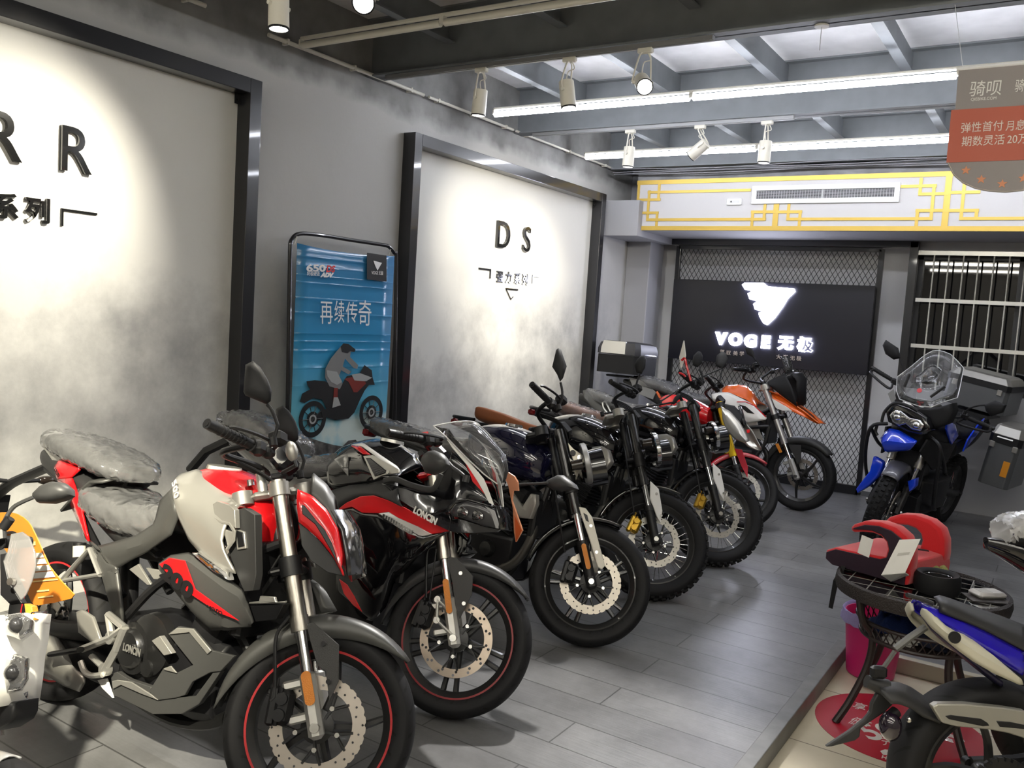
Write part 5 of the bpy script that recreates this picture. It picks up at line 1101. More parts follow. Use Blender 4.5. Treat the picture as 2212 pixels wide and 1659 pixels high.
# ------------------------------------------------------------------ motorcycles 3 to 5: retro roadsters
NAVY = mat('navy_paint', (.006, .006, .022), .08, coat=1.0); TANKB = mat('black_paint', (.004, .004, .005), .08, coat=1.0)
TAN = mat('tan_leather', s2l((150, 88, 52)), .55, bump=.2, bscale=250); TAN2 = mat('brown_leather', s2l((140, 90, 62)), .45)
def retro(B, paint, seatm, wrap, spoked, clampm, guard, headz=.60, capm=CHROME, forkm=None, gold=False, seatshape=None, silverpanel=True, gripxz=None, name3=False):
    R, S = B.root, B.S
    if spoked: wheel(R, B.FW, B.rf, .11, 'wire', rr=.238, disc=(.150, .112, -.055, 'wave'), tread='block', discm=mat('disc_pale', (.36, .345, .31), .38, .8))
    else: wheel(R, B.FW, B.rf, .115, 'twin5', disc=(.150, .108, -.058, 'petal'), ph=.25, spokem=mat('spoke_steel', (.7, .7, .68), .2, 1.0), discm=mat('disc_warm', (.42, .385, .33), .36, .85))
    rear_end(B, .14, 'wire' if spoked else 'five5', tread='block' if spoked else 'road')
    fk = forkm or mat('fork_black', (.012, .012, .012), .25, coat=.4)
    fork(B, 'conv', top=.77, th0=.335 if not spoked else .325, rT=.026, rI=.0175, upper=fk, lower=CHROME, lug='black', clampz=(.50, .745), clampm=clampm, zl0=.15)
    for sd in (-1, 1): B.sm().cyl((B.off, sd * .1, .44), (B.off, sd * .1, .49), .033, n=18).build('fork_collar', BLACK, R)
    fender(R, B.FW, B.rf + .03, .06, 48, 148, GLOSSBLACK, drop=.03)
    # pale guards along the sliders
    for sd in (-1, 1):
        if spoked: pts = [(B.off + .035, sd * .125, .345), (B.off + .075, sd * .125, .29), (B.off + .07, sd * .125, .16), (B.off + .045, sd * .125, .085), (B.off + .03, sd * .125, .13), (B.off + .012, sd * .125, .24)]
        else: pts = [(B.off + .015, sd * .125, .365), (B.off + .05, sd * .125, .35), (B.off + .072, sd * .125, .30), (B.off + .075, sd * .125, .20), (B.off + .082, sd * .125, .06), (B.off + .062, sd * .125, .045), (B.off + .045, sd * .125, .06), (B.off + .035, sd * .125, .2)]
        g = pan('fork_guard', guard, pts, R, .012, M=S, dirv=(0, -sd, 0), bevel=.004)
        if not spoked: pan('guard_slot', BLACK, [(pts[0][0] + .018, sd * .1265, .33), (pts[0][0] + .035, sd * .1265, .315), (pts[0][0] + .035, sd * .1265, .28), (pts[0][0] + .022, sd * .1265, .29)], g, .003, M=S, dirv=(0, -sd, 0))
        for z in (.13, .26): B.sm().cyl((B.off + .055, sd * .125, z), (B.off + .055, sd * .131, z), .008, n=10).build('guard_bolt', STEEL, g)
    if gold: caliper(R, S, (B.off - .095, -.085, .10), mat('gold_anodised', s2l((200, 160, 60)), .3, .8), rot=.6, s=.95)
    else:
        caliper(R, S, (B.off - .085, -.085, .06), BLACK, rot=.5)
        B.sm().prism([(B.off + .012 * cos(t), -.130, .12 + (.05 if sin(t) > 0 else -.05) + .012 * sin(t)) for t in [2 * pi * i / 20 for i in range(20)]], (0, -.008, 0)).build('reflector', AMBER, R)
    B.sm().tube(crv([(-.03, -.08, .60), (-.04, -.11, .45), (-.05, -.12, .30), (-.055, -.11, .16)], 6), .005, n=8).build('brake_hose', BLACK, R)
    tk = body_loft('fuel_tank', paint, [(.565, .90, .06, .045, .05), (.60, .89, .115, .08, .09), (.70, .875, .150, .125, .12), (.82, .87, .165, .135, .13), (.95, .855, .165, .125, .13), (1.04, .835, .145, .10, .11), (1.085, .82, .10, .07, .08)], R, nseg=28, pw=2.5)
    MB().cyl((.80, 0, 1.0), (.80, 0, 1.016), .05, .045, n=24).build('tank_cap', capm, tk)
    sh_ = seatshape or [(.0, .91, .09, .035, .06), (.12, .90, .13, .035, .07), (.3, .875, .14, .03, .07), (.45, .86, .13, .035, .06), (.57, .87, .10, .03, .05)]
    st = body_loft('seat', seatm, sh_, R, pw=3.2)
    if wrap: body_loft('plastic_wrap', WRAP, [(q[0], q[1] + .004, q[2] + .01, q[3] + .008, q[4] + .005) for q in sh_], st, jitter=.006, grow=.003)
    MB().tube(crv([(-.02, .09, .86), (-.18, .09, .86), (-.26, 0, .87), (-.18, -.09, .86), (-.02, -.09, .86)], 6), .012, n=8).build('rear_hoop', BLACK, R)
    MB().box((-.24, 0, .83), (.05, .10, .05), ch=.012).build('tail_light', mat('tail_red', (.15, .005, .005), .2), R)
    fender(R, B.RW, B.rr + .05, .075, 60, 150, GLOSSBLACK, name='rear_fender', drop=.03)
    eng = engine(B, .50, .98, .22, .46, fins=True, w=.13)
    cv = MB(); cv.lathe([(.001, -.02), (.06, -.018), (.075, -.004), (.08, .02)], (.62, -.14, .40), n=28).build('engine_cover', mat('engine_black'), R)
    cv = MB(); cv.lathe([(.001, -.02), (.035, -.018), (.045, 0), (.045, .03)], (.86, -.14, .36), n=20).build('engine_cover', mat('engine_black'), R)
    MB().tube(crv([(.96, -.05, .62), (1.06, -.07, .56), (1.08, -.09, .44), (1.0, -.12, .30), (.8, -.14, .24), (.4, -.15, .25)], 6), .024, n=12).build('exhaust_pipe', mat('pipe_grey', (.10, .095, .085), .45, .7), R)
    body_loft('silencer', mat('pipe_black'), [(-.25, .36, .045, .045, .045), (0, .32, .055, .055, .055), (.3, .26, .05, .05, .05), (.42, .25, .03, .03, .03)], R, pw=2); R.children[-1].location = (0, -.17, 0)
    frame_tubes(B, [[(1.1, .04, .80), (.95, .10, .70), (.75, .12, .60), (.52, .12, .42)], [(1.1, .03, .72), (1.06, .07, .45), (.95, .10, .22), (.55, .11, .2)], [(.6, .10, .74), (.2, .10, .80), (-.15, .09, .85)], [(.5, .11, .45), (.15, .10, .78)]])
    for sd in (-1, 1): MB().tube([(.03, sd * .13, .38), (.12, sd * .12, .78)], .028, n=12).build('rear_shock', BLACK, R)
    MB().box((1.08, 0, .56), (.04, .22, .20), ch=.01).build('radiator', BLACK, R)
    if silverpanel:
        for sd in (-1, 1):
            pts = [(.965, sd * .165, .80), (1.03, sd * .165, .815), (1.075, sd * .165, .80), (1.115, sd * .165, .735), (1.10, sd * .165, .70), (1.05, sd * .165, .635), (1.02, sd * .165, .65), (.985, sd * .165, .73)]
            sp_ = pan('side_shroud', SILVER, pts, R, .04, dirv=(0, -sd, 0), bulge=.008)
            label_text('AC', (1.035, -.176, .72), (1.075, -.176, .70), .03, mat('print_grey', (.18, .18, .18), .5), sp_, lift=.003) if sd < 0 else None
    # round headlamp
    hx, hz = (.225 if spoked else .22), headz
    B.sm().cyl((hx - .105, 0, hz), (hx - .06, 0, hz), .07, .094, n=32).cyl((hx - .06, 0, hz), (hx + .02, 0, hz), .094, .098, n=32).build('headlight', GLOSSBLACK, R)
    hd_ = R.children[-1]
    MB(S).lathe([(.098, hx - .004), (.104, hx), (.104, hx + .020), (.098, hx + .026), (.09, hx + .020)], (0, 0, hz), 'X', n=36).build('lamp_ring', CHROME if spoked else mat('ring_grey', (.25, .25, .25), .35, .5), hd_)
    MB(S).lathe([(.092, hx + .020), (.06, hx + .026), (.001, hx + .029)], (0, 0, hz), 'X', n=32).build('lamp_lens', LENSD, hd_)
    for sd in (-1, 1):
        if spoked: B.sm().tube([(B.off, sd * .1, hz + .05), (hx - .05, sd * .095, hz)], .010, n=8).build('lamp_bracket', BLACK, R)
        else:
            pl_ = [(p[0], sd * .125, p[2]) for p in [(0.072,-0.125,0.692),(0.093,-0.125,0.655),(0.137,-0.125,0.609),(0.134,-0.125,0.579),(0.117,-0.125,0.574),(0.101,-0.125,0.548),(0.085,-0.125,0.531),(0.073,-0.125,0.528),(0.076,-0.125,0.553),(0.1,-0.125,0.58),(0.08,-0.125,0.596),(0.073,-0.125,0.644)]]
            bk_ = pan('lamp_bracket', mat('bracket_cream', (.62, .58, .48), .4, .3), pl_, R, .012, M=S, dirv=(0, -sd, 0))
            for q_ in [(0.116,-0.125,0.603),(0.085,-0.125,0.633)]: B.sm().cyl((q_[0], sd * .126, q_[2]), (q_[0], sd * .134, q_[2]), .015, n=14).build('bracket_bolt', STEEL if q_[0] > .1 else BLACK, bk_)
    B.sm().box((.075, -.02, .78), (.06, .13, .11), rot=Matrix.Rotation(-.5, 3, 'Y'), ch=.03).build('instrument_cluster', MATTE, R)
    # wide bar
    ge, gi = gripxz
    bar = B.sm().tube(crv([gi, (-.05, -.17, .86), (-.01, -.07, .79), (-.01, .07, .79), (-.05, .17, .86), (gi[0], -gi[1], gi[2])], 6), .011, n=10).build('handlebar', BLACK, R)
    grip(bar, S, ge, gi); grip(bar, S, (ge[0], -ge[1], ge[2]), (gi[0], -gi[1], gi[2]))
    dd = V(ge) - V(gi); controls(bar, S, V(gi) - dd.normalized() * .03, dd, res=True); controls(bar, S, (gi[0], -gi[1] + .02, gi[2]), (dd.x, -dd.y, dd.z))
    cb = B.sm()
    for k in range(4): cb.tube(crv([(-.06, -.16 + .02 * k, .87), (.06, -.11 + .02 * k, .80), (.07, -.06 + .02 * k, .64), (-.02, -.05, .5)], 6), .0045, n=6)
    cb.build('cables', BLACK, R)
    for sd in (-1, 1):
        ts = B.sm().cyl((B.off + .05, sd * .09, .56), (B.off + .05, sd * .155, .56), .007, n=8).build('turn_signal', BLACK, R)
        MB(S).cyl((B.off + .02, sd * .175, .56), (B.off + .075, sd * .175, .56), .024, .028, n=16).build('signal_lens', mat('smoke_lens'), ts)
    return bar
b3 = Bike('retro_motorcycle', 'navy roadster with cast wheels and cream headlamp brackets, third motorcycle in the row', {'o':(-3.278,3.733,0.0),'hd':-0.0493,'lean':0.1825,'st':0.5969,'wb':1.4,'rf':0.3,'rr':0.3,'rake':0.4363,'off':0.04})
A = [(-0.054,-0.4,0.925),(0.008,-0.28,0.878)]
retro(b3, NAVY, MATTE, True, False, BLACK, mat('guard_cream', (.66, .63, .54), .4), headz=.565, gripxz=(A[0], A[1]), silverpanel=False, seatshape=[(-.16, .88, .09, .035, .05), (0, .87, .13, .04, .06), (.2, .86, .14, .035, .07), (.42, .84, .13, .035, .06), (.57, .86, .10, .03, .05)])
label_text('VOGE', [(0.827,-0.166,0.809)][0], [(0.915,-0.166,0.817)][0], .028, mat('badge_grey', (.45, .45, .5), .3, .8), b3.root, name='tank_badge', lift=.004)
for A in ([(0.839,-0.172,0.875),(0.867,-0.172,0.879)], [(0.85,-0.172,0.859),(0.878,-0.172,0.863)], [(0.86,-0.172,0.846),(0.884,-0.172,0.85)]):
    MB().tube([A[0], (A[1][0] + .03, A[1][1], A[1][2] + .004)], .004, n=4, flat=.6).build('tank_badge', mat('badge_grey'), b3.root)
pan('side_shroud', SILVER, [(0.955,-0.15,0.666),(1.04,-0.15,0.599),(1.08,-0.15,0.682),(1.108,-0.15,0.681),(1.119,-0.15,0.636),(1.098,-0.15,0.558),(1.036,-0.15,0.551),(0.985,-0.15,0.589)], b3.root, .03, bulge=.006)
A = [(0.046,-0.33,0.826),(0.067,-0.33,0.857),(0.079,-0.33,0.901),(0.08,-0.33,0.947)]
mirror_part(b3.root, b3.S, A[0], A[1:], [(0.056,-0.33,1.035),(0.093,-0.33,1.117),(0.103,-0.33,1.122),(0.115,-0.33,1.113),(0.125,-0.33,1.021),(0.095,-0.33,0.965),(0.078,-0.33,0.951),(0.072,-0.33,0.99)], face=(.25, -1, .05), th=.02)
b4 = Bike('scrambler_motorcycle', 'black scrambler with wire wheels, gold caliper and plain tan seat, fourth in the row', {'o':(-3.349,4.619,0.0),'hd':-0.0537,'lean':0.2817,'st':0.6133,'wb':1.4,'rf':0.32,'rr':0.31,'rake':0.4363,'off':0.04})
A = [(-0.088,-0.4,0.877),(0.009,-0.27,0.865)]
GW = mat('guard_white', (.72, .71, .68), .4)
retro(b4, TANKB, TAN, False, True, SILVER, GW, headz=.525, gripxz=(A[0], A[1]), gold=True, seatshape=[(-.02, .935, .11, .015, .07), (.03, .935, .135, .02, .08), (.2, .915, .14, .02, .07), (.38, .885, .135, .015, .06), (.56, .86, .10, .02, .05)])
A = [(0.067,-0.26,0.877),(0.087,-0.26,0.925),(0.112,-0.26,0.966)]
mirror_part(b4.root, b4.S, A[0], A[1:], [(0.089,-0.26,1.028),(0.11,-0.26,1.063),(0.138,-0.26,1.085),(0.162,-0.26,1.082),(0.167,-0.26,1.055),(0.15,-0.26,1.005),(0.122,-0.26,0.968),(0.094,-0.26,0.979)], face=(.25, -1, .05), th=.02)
A = [(0.079,0.34,0.925),(0.065,0.34,0.931),(0.047,0.34,0.937)]
b5 = Bike('scrambler_motorcycle', 'black scrambler with wire wheels and gold caliper, fifth in the row beside the gold-forked bike', {'o':(-3.304,5.637,0.0),'hd':-0.0912,'lean':0.1831,'st':0.7369,'wb':1.4,'rf':0.32,'rr':0.31,'rake':0.4363,'off':0.04})
A = [(-0.081,-0.4,0.91),(0.02,-0.27,0.877)]
retro(b5, TANKB, TAN2, True, True, SILVER, GW, headz=.525, gripxz=(A[0], A[1]), gold=True)
A = [(0.085,-0.26,0.876),(0.104,-0.26,0.915),(0.095,-0.26,0.971)]
mirror_part(b5.root, b5.S, A[0], A[1:], [(0.061,-0.26,1.032),(0.081,-0.26,1.075),(0.114,-0.26,1.099),(0.135,-0.26,1.091),(0.14,-0.26,1.058),(0.117,-0.26,1.005),(0.086,-0.26,0.986),(0.06,-0.26,1.004)], face=(.25, -1, .05), th=.02)
A = [(0.523,0.38,0.984),(0.496,0.38,1.001),(0.49,0.38,1.011)]
for bb, pts, z_ in ((b4, [(0.43,0.36,0.974),(0.462,0.36,1.021),(0.493,0.36,1.044),(0.507,0.36,1.038),(0.492,0.36,1.003),(0.451,0.36,0.972)], 0), (b5, [(0.467,0.36,1.182),(0.498,0.36,1.26),(0.539,0.36,1.284),(0.566,0.36,1.27),(0.573,0.36,1.218),(0.545,0.36,1.17),(0.508,0.36,1.145)], 0)):
    c_ = sum((V(p) for p in pts), V()) / len(pts)
    mirror_part(bb.root, bb.S, (-.06, .26, .93), [((c_.x - .06) / 2, (c_.y + .26) / 2, (c_.z + .93) / 2 - .01), tuple(V(pts[-1]) * .5 + V(pts[-2]) * .5)], pts, face=(.25, -1, .05), th=.02)

# ------------------------------------------------------------------ motorcycle 6: red naked bike with a gold fork
b6 = Bike('naked_motorcycle', 'red naked motorcycle with a bright gold fork and red mudguard, sixth in the row', {'o':(-3.473,6.685,0.0),'hd':-0.0253,'lean':0.27,'st':0.4611,'wb':1.36,'rf':0.295,'rr':0.3,'rake':0.4363,'off':0.04})
R6, S6 = b6.root, b6.S
wheel(R6, b6.FW, b6.rf, .115, 'five5', disc=(.15, .11, -.058, 'petal'), ph=.5, discm=mat('disc_pale'))
rear_end(b6, .14, 'five5')
fork(b6, 'usd', top=.74, th0=.27, rT=.028, upper=mat('gold_fork', s2l((235, 195, 30)), .22, .6, coat=.5), lug='black', clampz=(.48, .71))
for sd in (-1, 1): b6.sm().cyl((b6.off, sd * .1, .45), (b6.off, sd * .1, .50), .035, n=18).build('lower_clamp', BLACK, R6)
DRED = mat('deep_red', s2l((165, 22, 38)), .2, coat=1.0)
fender(R6, b6.FW, b6.rf + .03, .072, 35, 150, DRED, drop=.05)
for sd in (-1, 1): pan('fender_wing', DRED, [(b6.off + .02, sd * .125, .33), (b6.off + .075, sd * .125, .31), (b6.off + .085, sd * .125, .16), (b6.off + .06, sd * .125, .08), (b6.off + .035, sd * .125, .18)], R6, .01, M=S6, dirv=(0, -sd, 0))
caliper(R6, S6, (b6.off - .09, -.085, .06), BLACK, rot=.5)
body_loft('fuel_tank', RED, [(.55, .93, .06, .05, .06), (.62, .925, .12, .08, .09), (.75, .92, .15, .095, .11), (.9, .90, .15, .08, .11), (1.02, .87, .12, .06, .1)], R6, nseg=24)
sh6 = MB().strip([[(1.131,-0.155,0.937),(1.222,-0.155,0.901),(1.319,-0.155,0.821),(1.414,-0.155,0.691)], [(1.159,-0.19,0.907),(1.237,-0.19,0.824),(1.313,-0.19,0.752),(1.408,-0.19,0.674)], [(1.175,-0.165,0.831),(1.223,-0.165,0.745),(1.306,-0.165,0.684),(1.391,-0.165,0.668)]], n=14, k=3).build('tank_shroud', SILVER, R6, smooth=40, solid=.008); mirrored(sh6)
pan('shroud_badge', RED, [(1.384,-0.185,0.772),(1.41,-0.185,0.778),(1.415,-0.185,0.751),(1.394,-0.185,0.745)], R6, .004)
st6 = body_loft('seat', MATTE, [(-.15, .92, .07, .04, .04), (0, .895, .12, .045, .06), (.2, .845, .13, .04, .06), (.4, .82, .12, .045, .06), (.55, .86, .08, .05, .05)], R6)
body_loft('plastic_wrap', WRAP, [(-.16, .93, .08, .05, .04), (0, .90, .135, .055, .07), (.2, .85, .145, .05, .07), (.4, .825, .135, .055, .07), (.55, .86, .09, .05, .05)], st6, jitter=.006, grow=.003)
tl6 = MB().strip([[(-0.186,-0.09,0.942),(-0.155,-0.09,0.951),(-0.028,-0.09,0.901),(0.107,-0.09,0.802)], [(-0.153,-0.12,0.886),(-0.074,-0.12,0.832),(0.04,-0.12,0.777),(0.15,-0.12,0.733)], [(-0.131,-0.11,0.862),(-0.047,-0.11,0.803),(0.055,-0.11,0.746),(0.156,-0.11,0.714)]], n=12, k=2).build('tail_panel', GREY, R6, smooth=40, solid=.01); mirrored(tl6)
gr6 = MB().tube(crv([(0.055,-0.13,0.844),(0.083,-0.13,0.859),(0.143,-0.13,0.787),(0.198,-0.13,0.732)], 5), .008, n=8).tube(crv([(0.058,-0.13,0.843),(0.077,-0.13,0.802),(0.138,-0.13,0.752),(0.193,-0.13,0.728)], 5), .008, n=8).build('grab_rail', ALU, R6); mirrored(gr6)
body_loft('tail_core', DARKGREY, [(-.24, .90, .05, .03, .04), (0, .85, .10, .05, .08), (.3, .76, .11, .06, .10), (.6, .78, .10, .06, .10)], R6)
engine(b6, .50, .98, .20, .46, w=.135); MB().box((1.1, 0, .62), (.04, .24, .26), ch=.01).build('radiator', BLACK, R6)
frame_tubes(b6, [[(1.1, .05, .82), (.9, .12, .72), (.7, .13, .62), (.52, .12, .45)], [(1.1, .03, .72), (1.05, .08, .45), (.95, .10, .25)]])
MB().tube(crv([(1.0, -.04, .5), (1.1, -.05, .42), (1.05, -.06, .25), (.8, -.1, .19), (.2, -.14, .28)], 6), .024, n=10).build('exhaust_pipe', mat('pipe_black'), R6)
A = [(-0.059,-0.38,0.871),(-0.003,-0.26,0.838)]
bar6 = b6.sm().tube(crv([A[1], (-.06, -.15, .83), (-.01, -.06, .78), (-.01, .06, .78), (-.06, .15, .83), (A[1][0], -A[1][1], A[1][2])], 6), .011, n=10).build('handlebar', BLACK, R6)
grip(bar6, S6, A[0], A[1]); grip(bar6, S6, (A[0][0], -A[0][1], A[0][2]), (A[1][0], -A[1][1], A[1][2]))
d6 = V(A[0]) - V(A[1]); controls(bar6, S6, V(A[1]) - d6.normalized() * .03, d6, res=True); controls(bar6, S6, (A[1][0], -A[1][1] + .02, A[1][2]), (d6.x, -d6.y, d6.z))
A = [(0.051,-0.24,0.857),(0.073,-0.24,0.908),(0.104,-0.24,0.969)]
mirror_part(R6, S6, A[0], A[1:], [(p[0] - 0, p[1], p[2]) for p in [(0.08,-0.24,1.019),(0.103,-0.24,1.094),(0.135,-0.24,1.119),(0.156,-0.24,1.1),(0.161,-0.24,1.037),(0.129,-0.24,0.987),(0.099,-0.24,0.97)]], face=(.25, -1, .05), th=.02)
hl6 = pan('headlight_cowl', MATTE, [(.06, -.09, .74), (.16, -.085, .70), (.22, -.07, .60), (.16, -.08, .52), (.07, -.095, .58)], R6, .18, M=S6, bevel=.02)
MB(S6).loft([[(.225 - abs(y_) * 1.2 * abs(y_) * 6, y_, z_) for y_ in (-.07, -.03, 0, .03, .07)] for z_ in (.53, .58, .64, .69)], cap=False, closed=False).build('headlight', LENSD, R6, solid=.01)
b6.sm().box((.07, 0, .78), (.05, .12, .08), rot=Matrix.Rotation(-.5, 3, 'Y'), ch=.012).build('instrument_cluster', mat('cluster_black'), R6)
# paper tag held by a red clip on the handlebar of the fifth bike
A = [(-2.118,5.3,1.483),(-2.098,5.3,1.384),(-2.122,5.3,1.298),(-2.139,5.3,1.373)]
tagm = MB().prism(A, (0.004, .006, 0)).build('paper_sign', PAPER, smooth=0)
tag(tagm, 'small white card on a red clip above the fifth motorcycle', 'sign')
A = [(-2.12,5.3,1.354),(-2.1,5.3,1.368),(-2.082,5.3,1.316),(-2.045,5.3,1.226)]; MB().tube(crv([(p[0], p[1] + .0, p[2]) for p in A], 4), .008, n=8).build('clip_arm', RED, tagm)
A = [(-2.13,5.3,1.271),(-2.104,5.3,1.265),(-2.085,5.3,1.25)]; MB().tube(crv(A, 4), .007, n=8).build('clip_jaw', RED, tagm)

# ------------------------------------------------------------------ motorcycle 7: orange adventure bike by the grille
b7 = Bike('adventure_motorcycle', 'orange and white adventure motorcycle with a beak and rear box by the mesh screen', {'o':(-3.321,7.84,0.0),'hd':-0.0377,'lean':0.0565,'st':-0.0586,'wb':1.4,'rf':0.315,'rr':0.3,'rake':0.4538,'off':0.04})
R7, S7 = b7.root, b7.S
wheel(R7, b7.FW, b7.rf, .11, 'five5', rr=.235, disc=(.14, .105, .058, 'petal'), ph=.2, side=1)
rear_end(b7, .14, 'five5')
fork(b7, 'usd', top=.86, th0=.30, rT=.0265, upper=mat('fork_grey', (.42, .41, .40), .35, .8), clampz=(.55, .83), clampm=SILVER)
for sd in (-1, 1): b7.sm().cyl((b7.off, sd * .1, .53), (b7.off, sd * .1, .57), .034, n=18).build('lower_clamp', BLACK, R7)
fender(R7, b7.FW, b7.rf + .03, .07, 15, 160, DARKGREY, drop=.06)
pan('fender_bracket', DARKGREY, [(0.074,-0.115,0.281),(0.179,-0.115,0.241),(0.135,-0.115,0.123),(0.088,-0.115,0.091),(0.088,-0.115,0.172),(0.077,-0.115,0.222)], R7, .008, M=S7)
pan('reflector', AMBER, [(-0.034,-0.13,0.322),(-0.005,-0.13,0.319),(0.003,-0.13,0.234),(-0.023,-0.13,0.231)], R7, .008, M=S7)
tk7 = MB().strip([[(0.591,-0.0,1.005),(0.636,-0.0,1.039),(0.744,0.0,1.059),(0.829,0.0,1.053),(0.901,0.0,0.996),(0.947,0.0,0.897)], [(0.635,-0.11,0.989),(0.694,-0.11,1.007),(0.78,-0.11,0.993),(0.866,-0.11,0.968),(0.929,-0.11,0.929),(0.98,-0.11,0.894)], [(0.659,-0.15,0.974),(0.724,-0.15,0.981),(0.811,-0.15,0.955),(0.884,-0.15,0.935),(0.953,-0.15,0.897),(0.995,-0.15,0.879)]], n=18, k=4, both=True).build('fuel_tank', mat('orange_paint', s2l((225, 100, 30)), .22, coat=.8), R7, smooth=50, solid=.004)
ORG = mat('orange_paint')
sh7 = MB().strip([[(0.56,-0.155,0.945),(0.643,-0.155,0.972),(0.726,-0.155,0.981),(0.838,-0.155,0.941),(0.96,-0.155,0.897),(1.092,-0.155,0.794)], [(0.584,-0.19,0.912),(0.675,-0.19,0.911),(0.804,-0.19,0.833),(0.902,-0.19,0.799),(0.997,-0.19,0.777),(1.1,-0.19,0.778)], [(0.589,-0.165,0.89),(0.684,-0.165,0.854),(0.79,-0.165,0.763),(0.877,-0.165,0.727),(0.936,-0.165,0.723),(1.014,-0.165,0.75)]], n=16, k=3).build('tank_shroud', WHITE, R7, smooth=40, solid=.008); mirrored(sh7)
sh8 = pan('lower_shroud', SILVER, [(0.786,-0.17,0.82),(0.918,-0.17,0.801),(1.016,-0.17,0.751),(1.048,-0.17,0.67),(1.098,-0.17,0.58),(1.009,-0.17,0.608),(0.92,-0.17,0.676),(0.83,-0.17,0.744)], R7, .012); mirrored(sh8)
pan('shroud_vent', BLACK, [(0.84,-0.192,0.884),(0.906,-0.192,0.874),(0.994,-0.192,0.816),(0.924,-0.192,0.819),(0.873,-0.192,0.853)], R7, .006)
MB().tube([(0.82,-0.192,0.904),(0.902,-0.192,0.913),(0.986,-0.192,0.889),(1.098,-0.192,0.801)], .005, n=6).build('red_trim', RED, R7)
st7 = body_loft('seat', MATTE, [(-.30, .985, .07, .035, .05), (-.15, .98, .12, .04, .06), (.05, .95, .13, .04, .06), (.25, .88, .13, .035, .06), (.45, .87, .12, .04, .06), (.6, .92, .08, .05, .05)], R7)
body_loft('plastic_wrap', WRAP, [(-.32, .99, .08, .045, .05), (-.15, .99, .135, .055, .07), (.05, .96, .145, .05, .07), (.25, .89, .145, .05, .07), (.45, .875, .13, .05, .07), (.6, .92, .09, .05, .05)], st7, jitter=.006, grow=.003)
pan('tail_panel', ORG, [(-0.027,-0.12,0.907),(-0.004,-0.12,0.916),(0.043,-0.12,0.854),(0.017,-0.12,0.851)], R7, .01)
pan('tail_panel', mat('grey_panel', (.25, .25, .25), .4), [(-0.329,-0.12,1.019),(-0.231,-0.12,1.01),(-0.103,-0.12,0.961),(-0.022,-0.12,0.902),(-0.048,-0.12,0.831),(-0.201,-0.12,0.864),(-0.277,-0.12,0.93)], R7, .012); mirrored(R7.children[-1])
body_loft('tail_core', DARKGREY, [(-.42, .98, .06, .02, .03), (-.2, .93, .10, .03, .08), (.2, .82, .11, .05, .12), (.6, .80, .10, .06, .12)], R7)
MB().box((-.42, 0, 1.02), (.36, .22, .02), ch=.008).box((-.2, .07, .99), (.3, .02, .03)).box((-.2, -.07, .99), (.3, .02, .03)).build('luggage_rack', BLACK, R7)
# top box
TBX = MB().loft([[(x_, y_, z_) for x_, y_ in ((-.66, -.19), (-.62, -.23), (-.24, -.23), (-.20, -.19), (-.20, .19), (-.24, .23), (-.62, .23), (-.66, .19))] for z_ in (1.05, 1.07, 1.23)]).build('top_box', MATTE, R7, smooth=30)
MB().loft([[(-.43 + (x_ + .43) * k_, y_ * k_, z_) for x_, y_ in ((-.67, -.19), (-.63, -.24), (-.23, -.24), (-.19, -.19), (-.19, .19), (-.23, .24), (-.63, .24), (-.67, .19))] for z_, k_ in ((1.235, 1.0), (1.29, 1.0), (1.35, .92), (1.37, .72))]).build('box_lid', mat('lid_dark', (.03, .03, .035), .4), TBX, smooth=30)
for k_ in range(1): pan('lid_plate', ALU, [(-.60, -.256, 1.24), (-.33, -.256, 1.24), (-.335, -.252, 1.30), (-.345, -.232, 1.365), (-.59, -.232, 1.365), (-.60, -.252, 1.30)], TBX, .03)
pan('lid_reflector', mat('reflector_dark', (.05, .055, .08), .15), [(-.185, .16, 1.245), (-.185, -.12, 1.245), (-.215, -.11, 1.325), (-.215, .15, 1.325)], TBX, .006, dirv=(-1, 0, 0))
engine(b7, .50, .98, .24, .50, w=.135); MB().box((1.1, 0, .70), (.04, .26, .28), ch=.01).build('radiator', BLACK, R7)
frame_tubes(b7, [[(1.1, .05, .88), (.9, .12, .76), (.7, .13, .66), (.52, .12, .48)], [(1.14, .19, .72), (1.1, .2, .52), (.95, .19, .34), (.7, .16, .28)], [(1.14, .19, .72), (.9, .18, .68)]], name='crash_bar')
MB().tube(crv([(1.0, -.04, .55), (1.1, -.05, .45), (1.05, -.06, .28), (.8, -.1, .22), (.2, -.14, .3)], 6), .024, n=10).build('exhaust_pipe', mat('pipe_black'), R7)
# beak, nose fairing, screen (turn with the bars hardly at all: fixed to the frame)
bk7 = MB().strip([[(1.075,-0.1,1.03),(1.17,-0.1,1.012),(1.266,-0.1,0.955),(1.406,-0.1,0.882),(1.544,-0.1,0.794)], [(1.076,-0.06,1.02),(1.206,-0.06,0.983),(1.3,-0.06,0.937),(1.43,-0.06,0.863),(1.516,-0.01,0.795)], [(1.118,-0.115,0.961),(1.207,-0.115,0.926),(1.29,-0.115,0.88),(1.415,-0.115,0.839),(1.503,-0.02,0.788)]][::1], n=16, k=2).build('beak', ORG, R7, smooth=40, solid=.008); mirrored(bk7)
pan('beak_side', WHITE, [(1.106,-0.118,0.971),(1.16,-0.118,0.949),(1.243,-0.118,0.913),(1.302,-0.118,0.881),(1.214,-0.118,0.871),(1.155,-0.118,0.886)], R7, .006)
nf7 = MB().strip([[(1.051,-0.1,1.113),(1.109,-0.1,1.153),(1.195,-0.1,1.2)], [(1.069,-0.13,1.091),(1.162,-0.13,1.067),(1.284,-0.13,1.08)], [(1.157,-0.1,1.028),(1.241,-0.1,0.975),(1.337,-0.1,0.919)]], n=12, k=3).build('nose_fairing', MATTE, R7, smooth=40, solid=.008); mirrored(nf7)
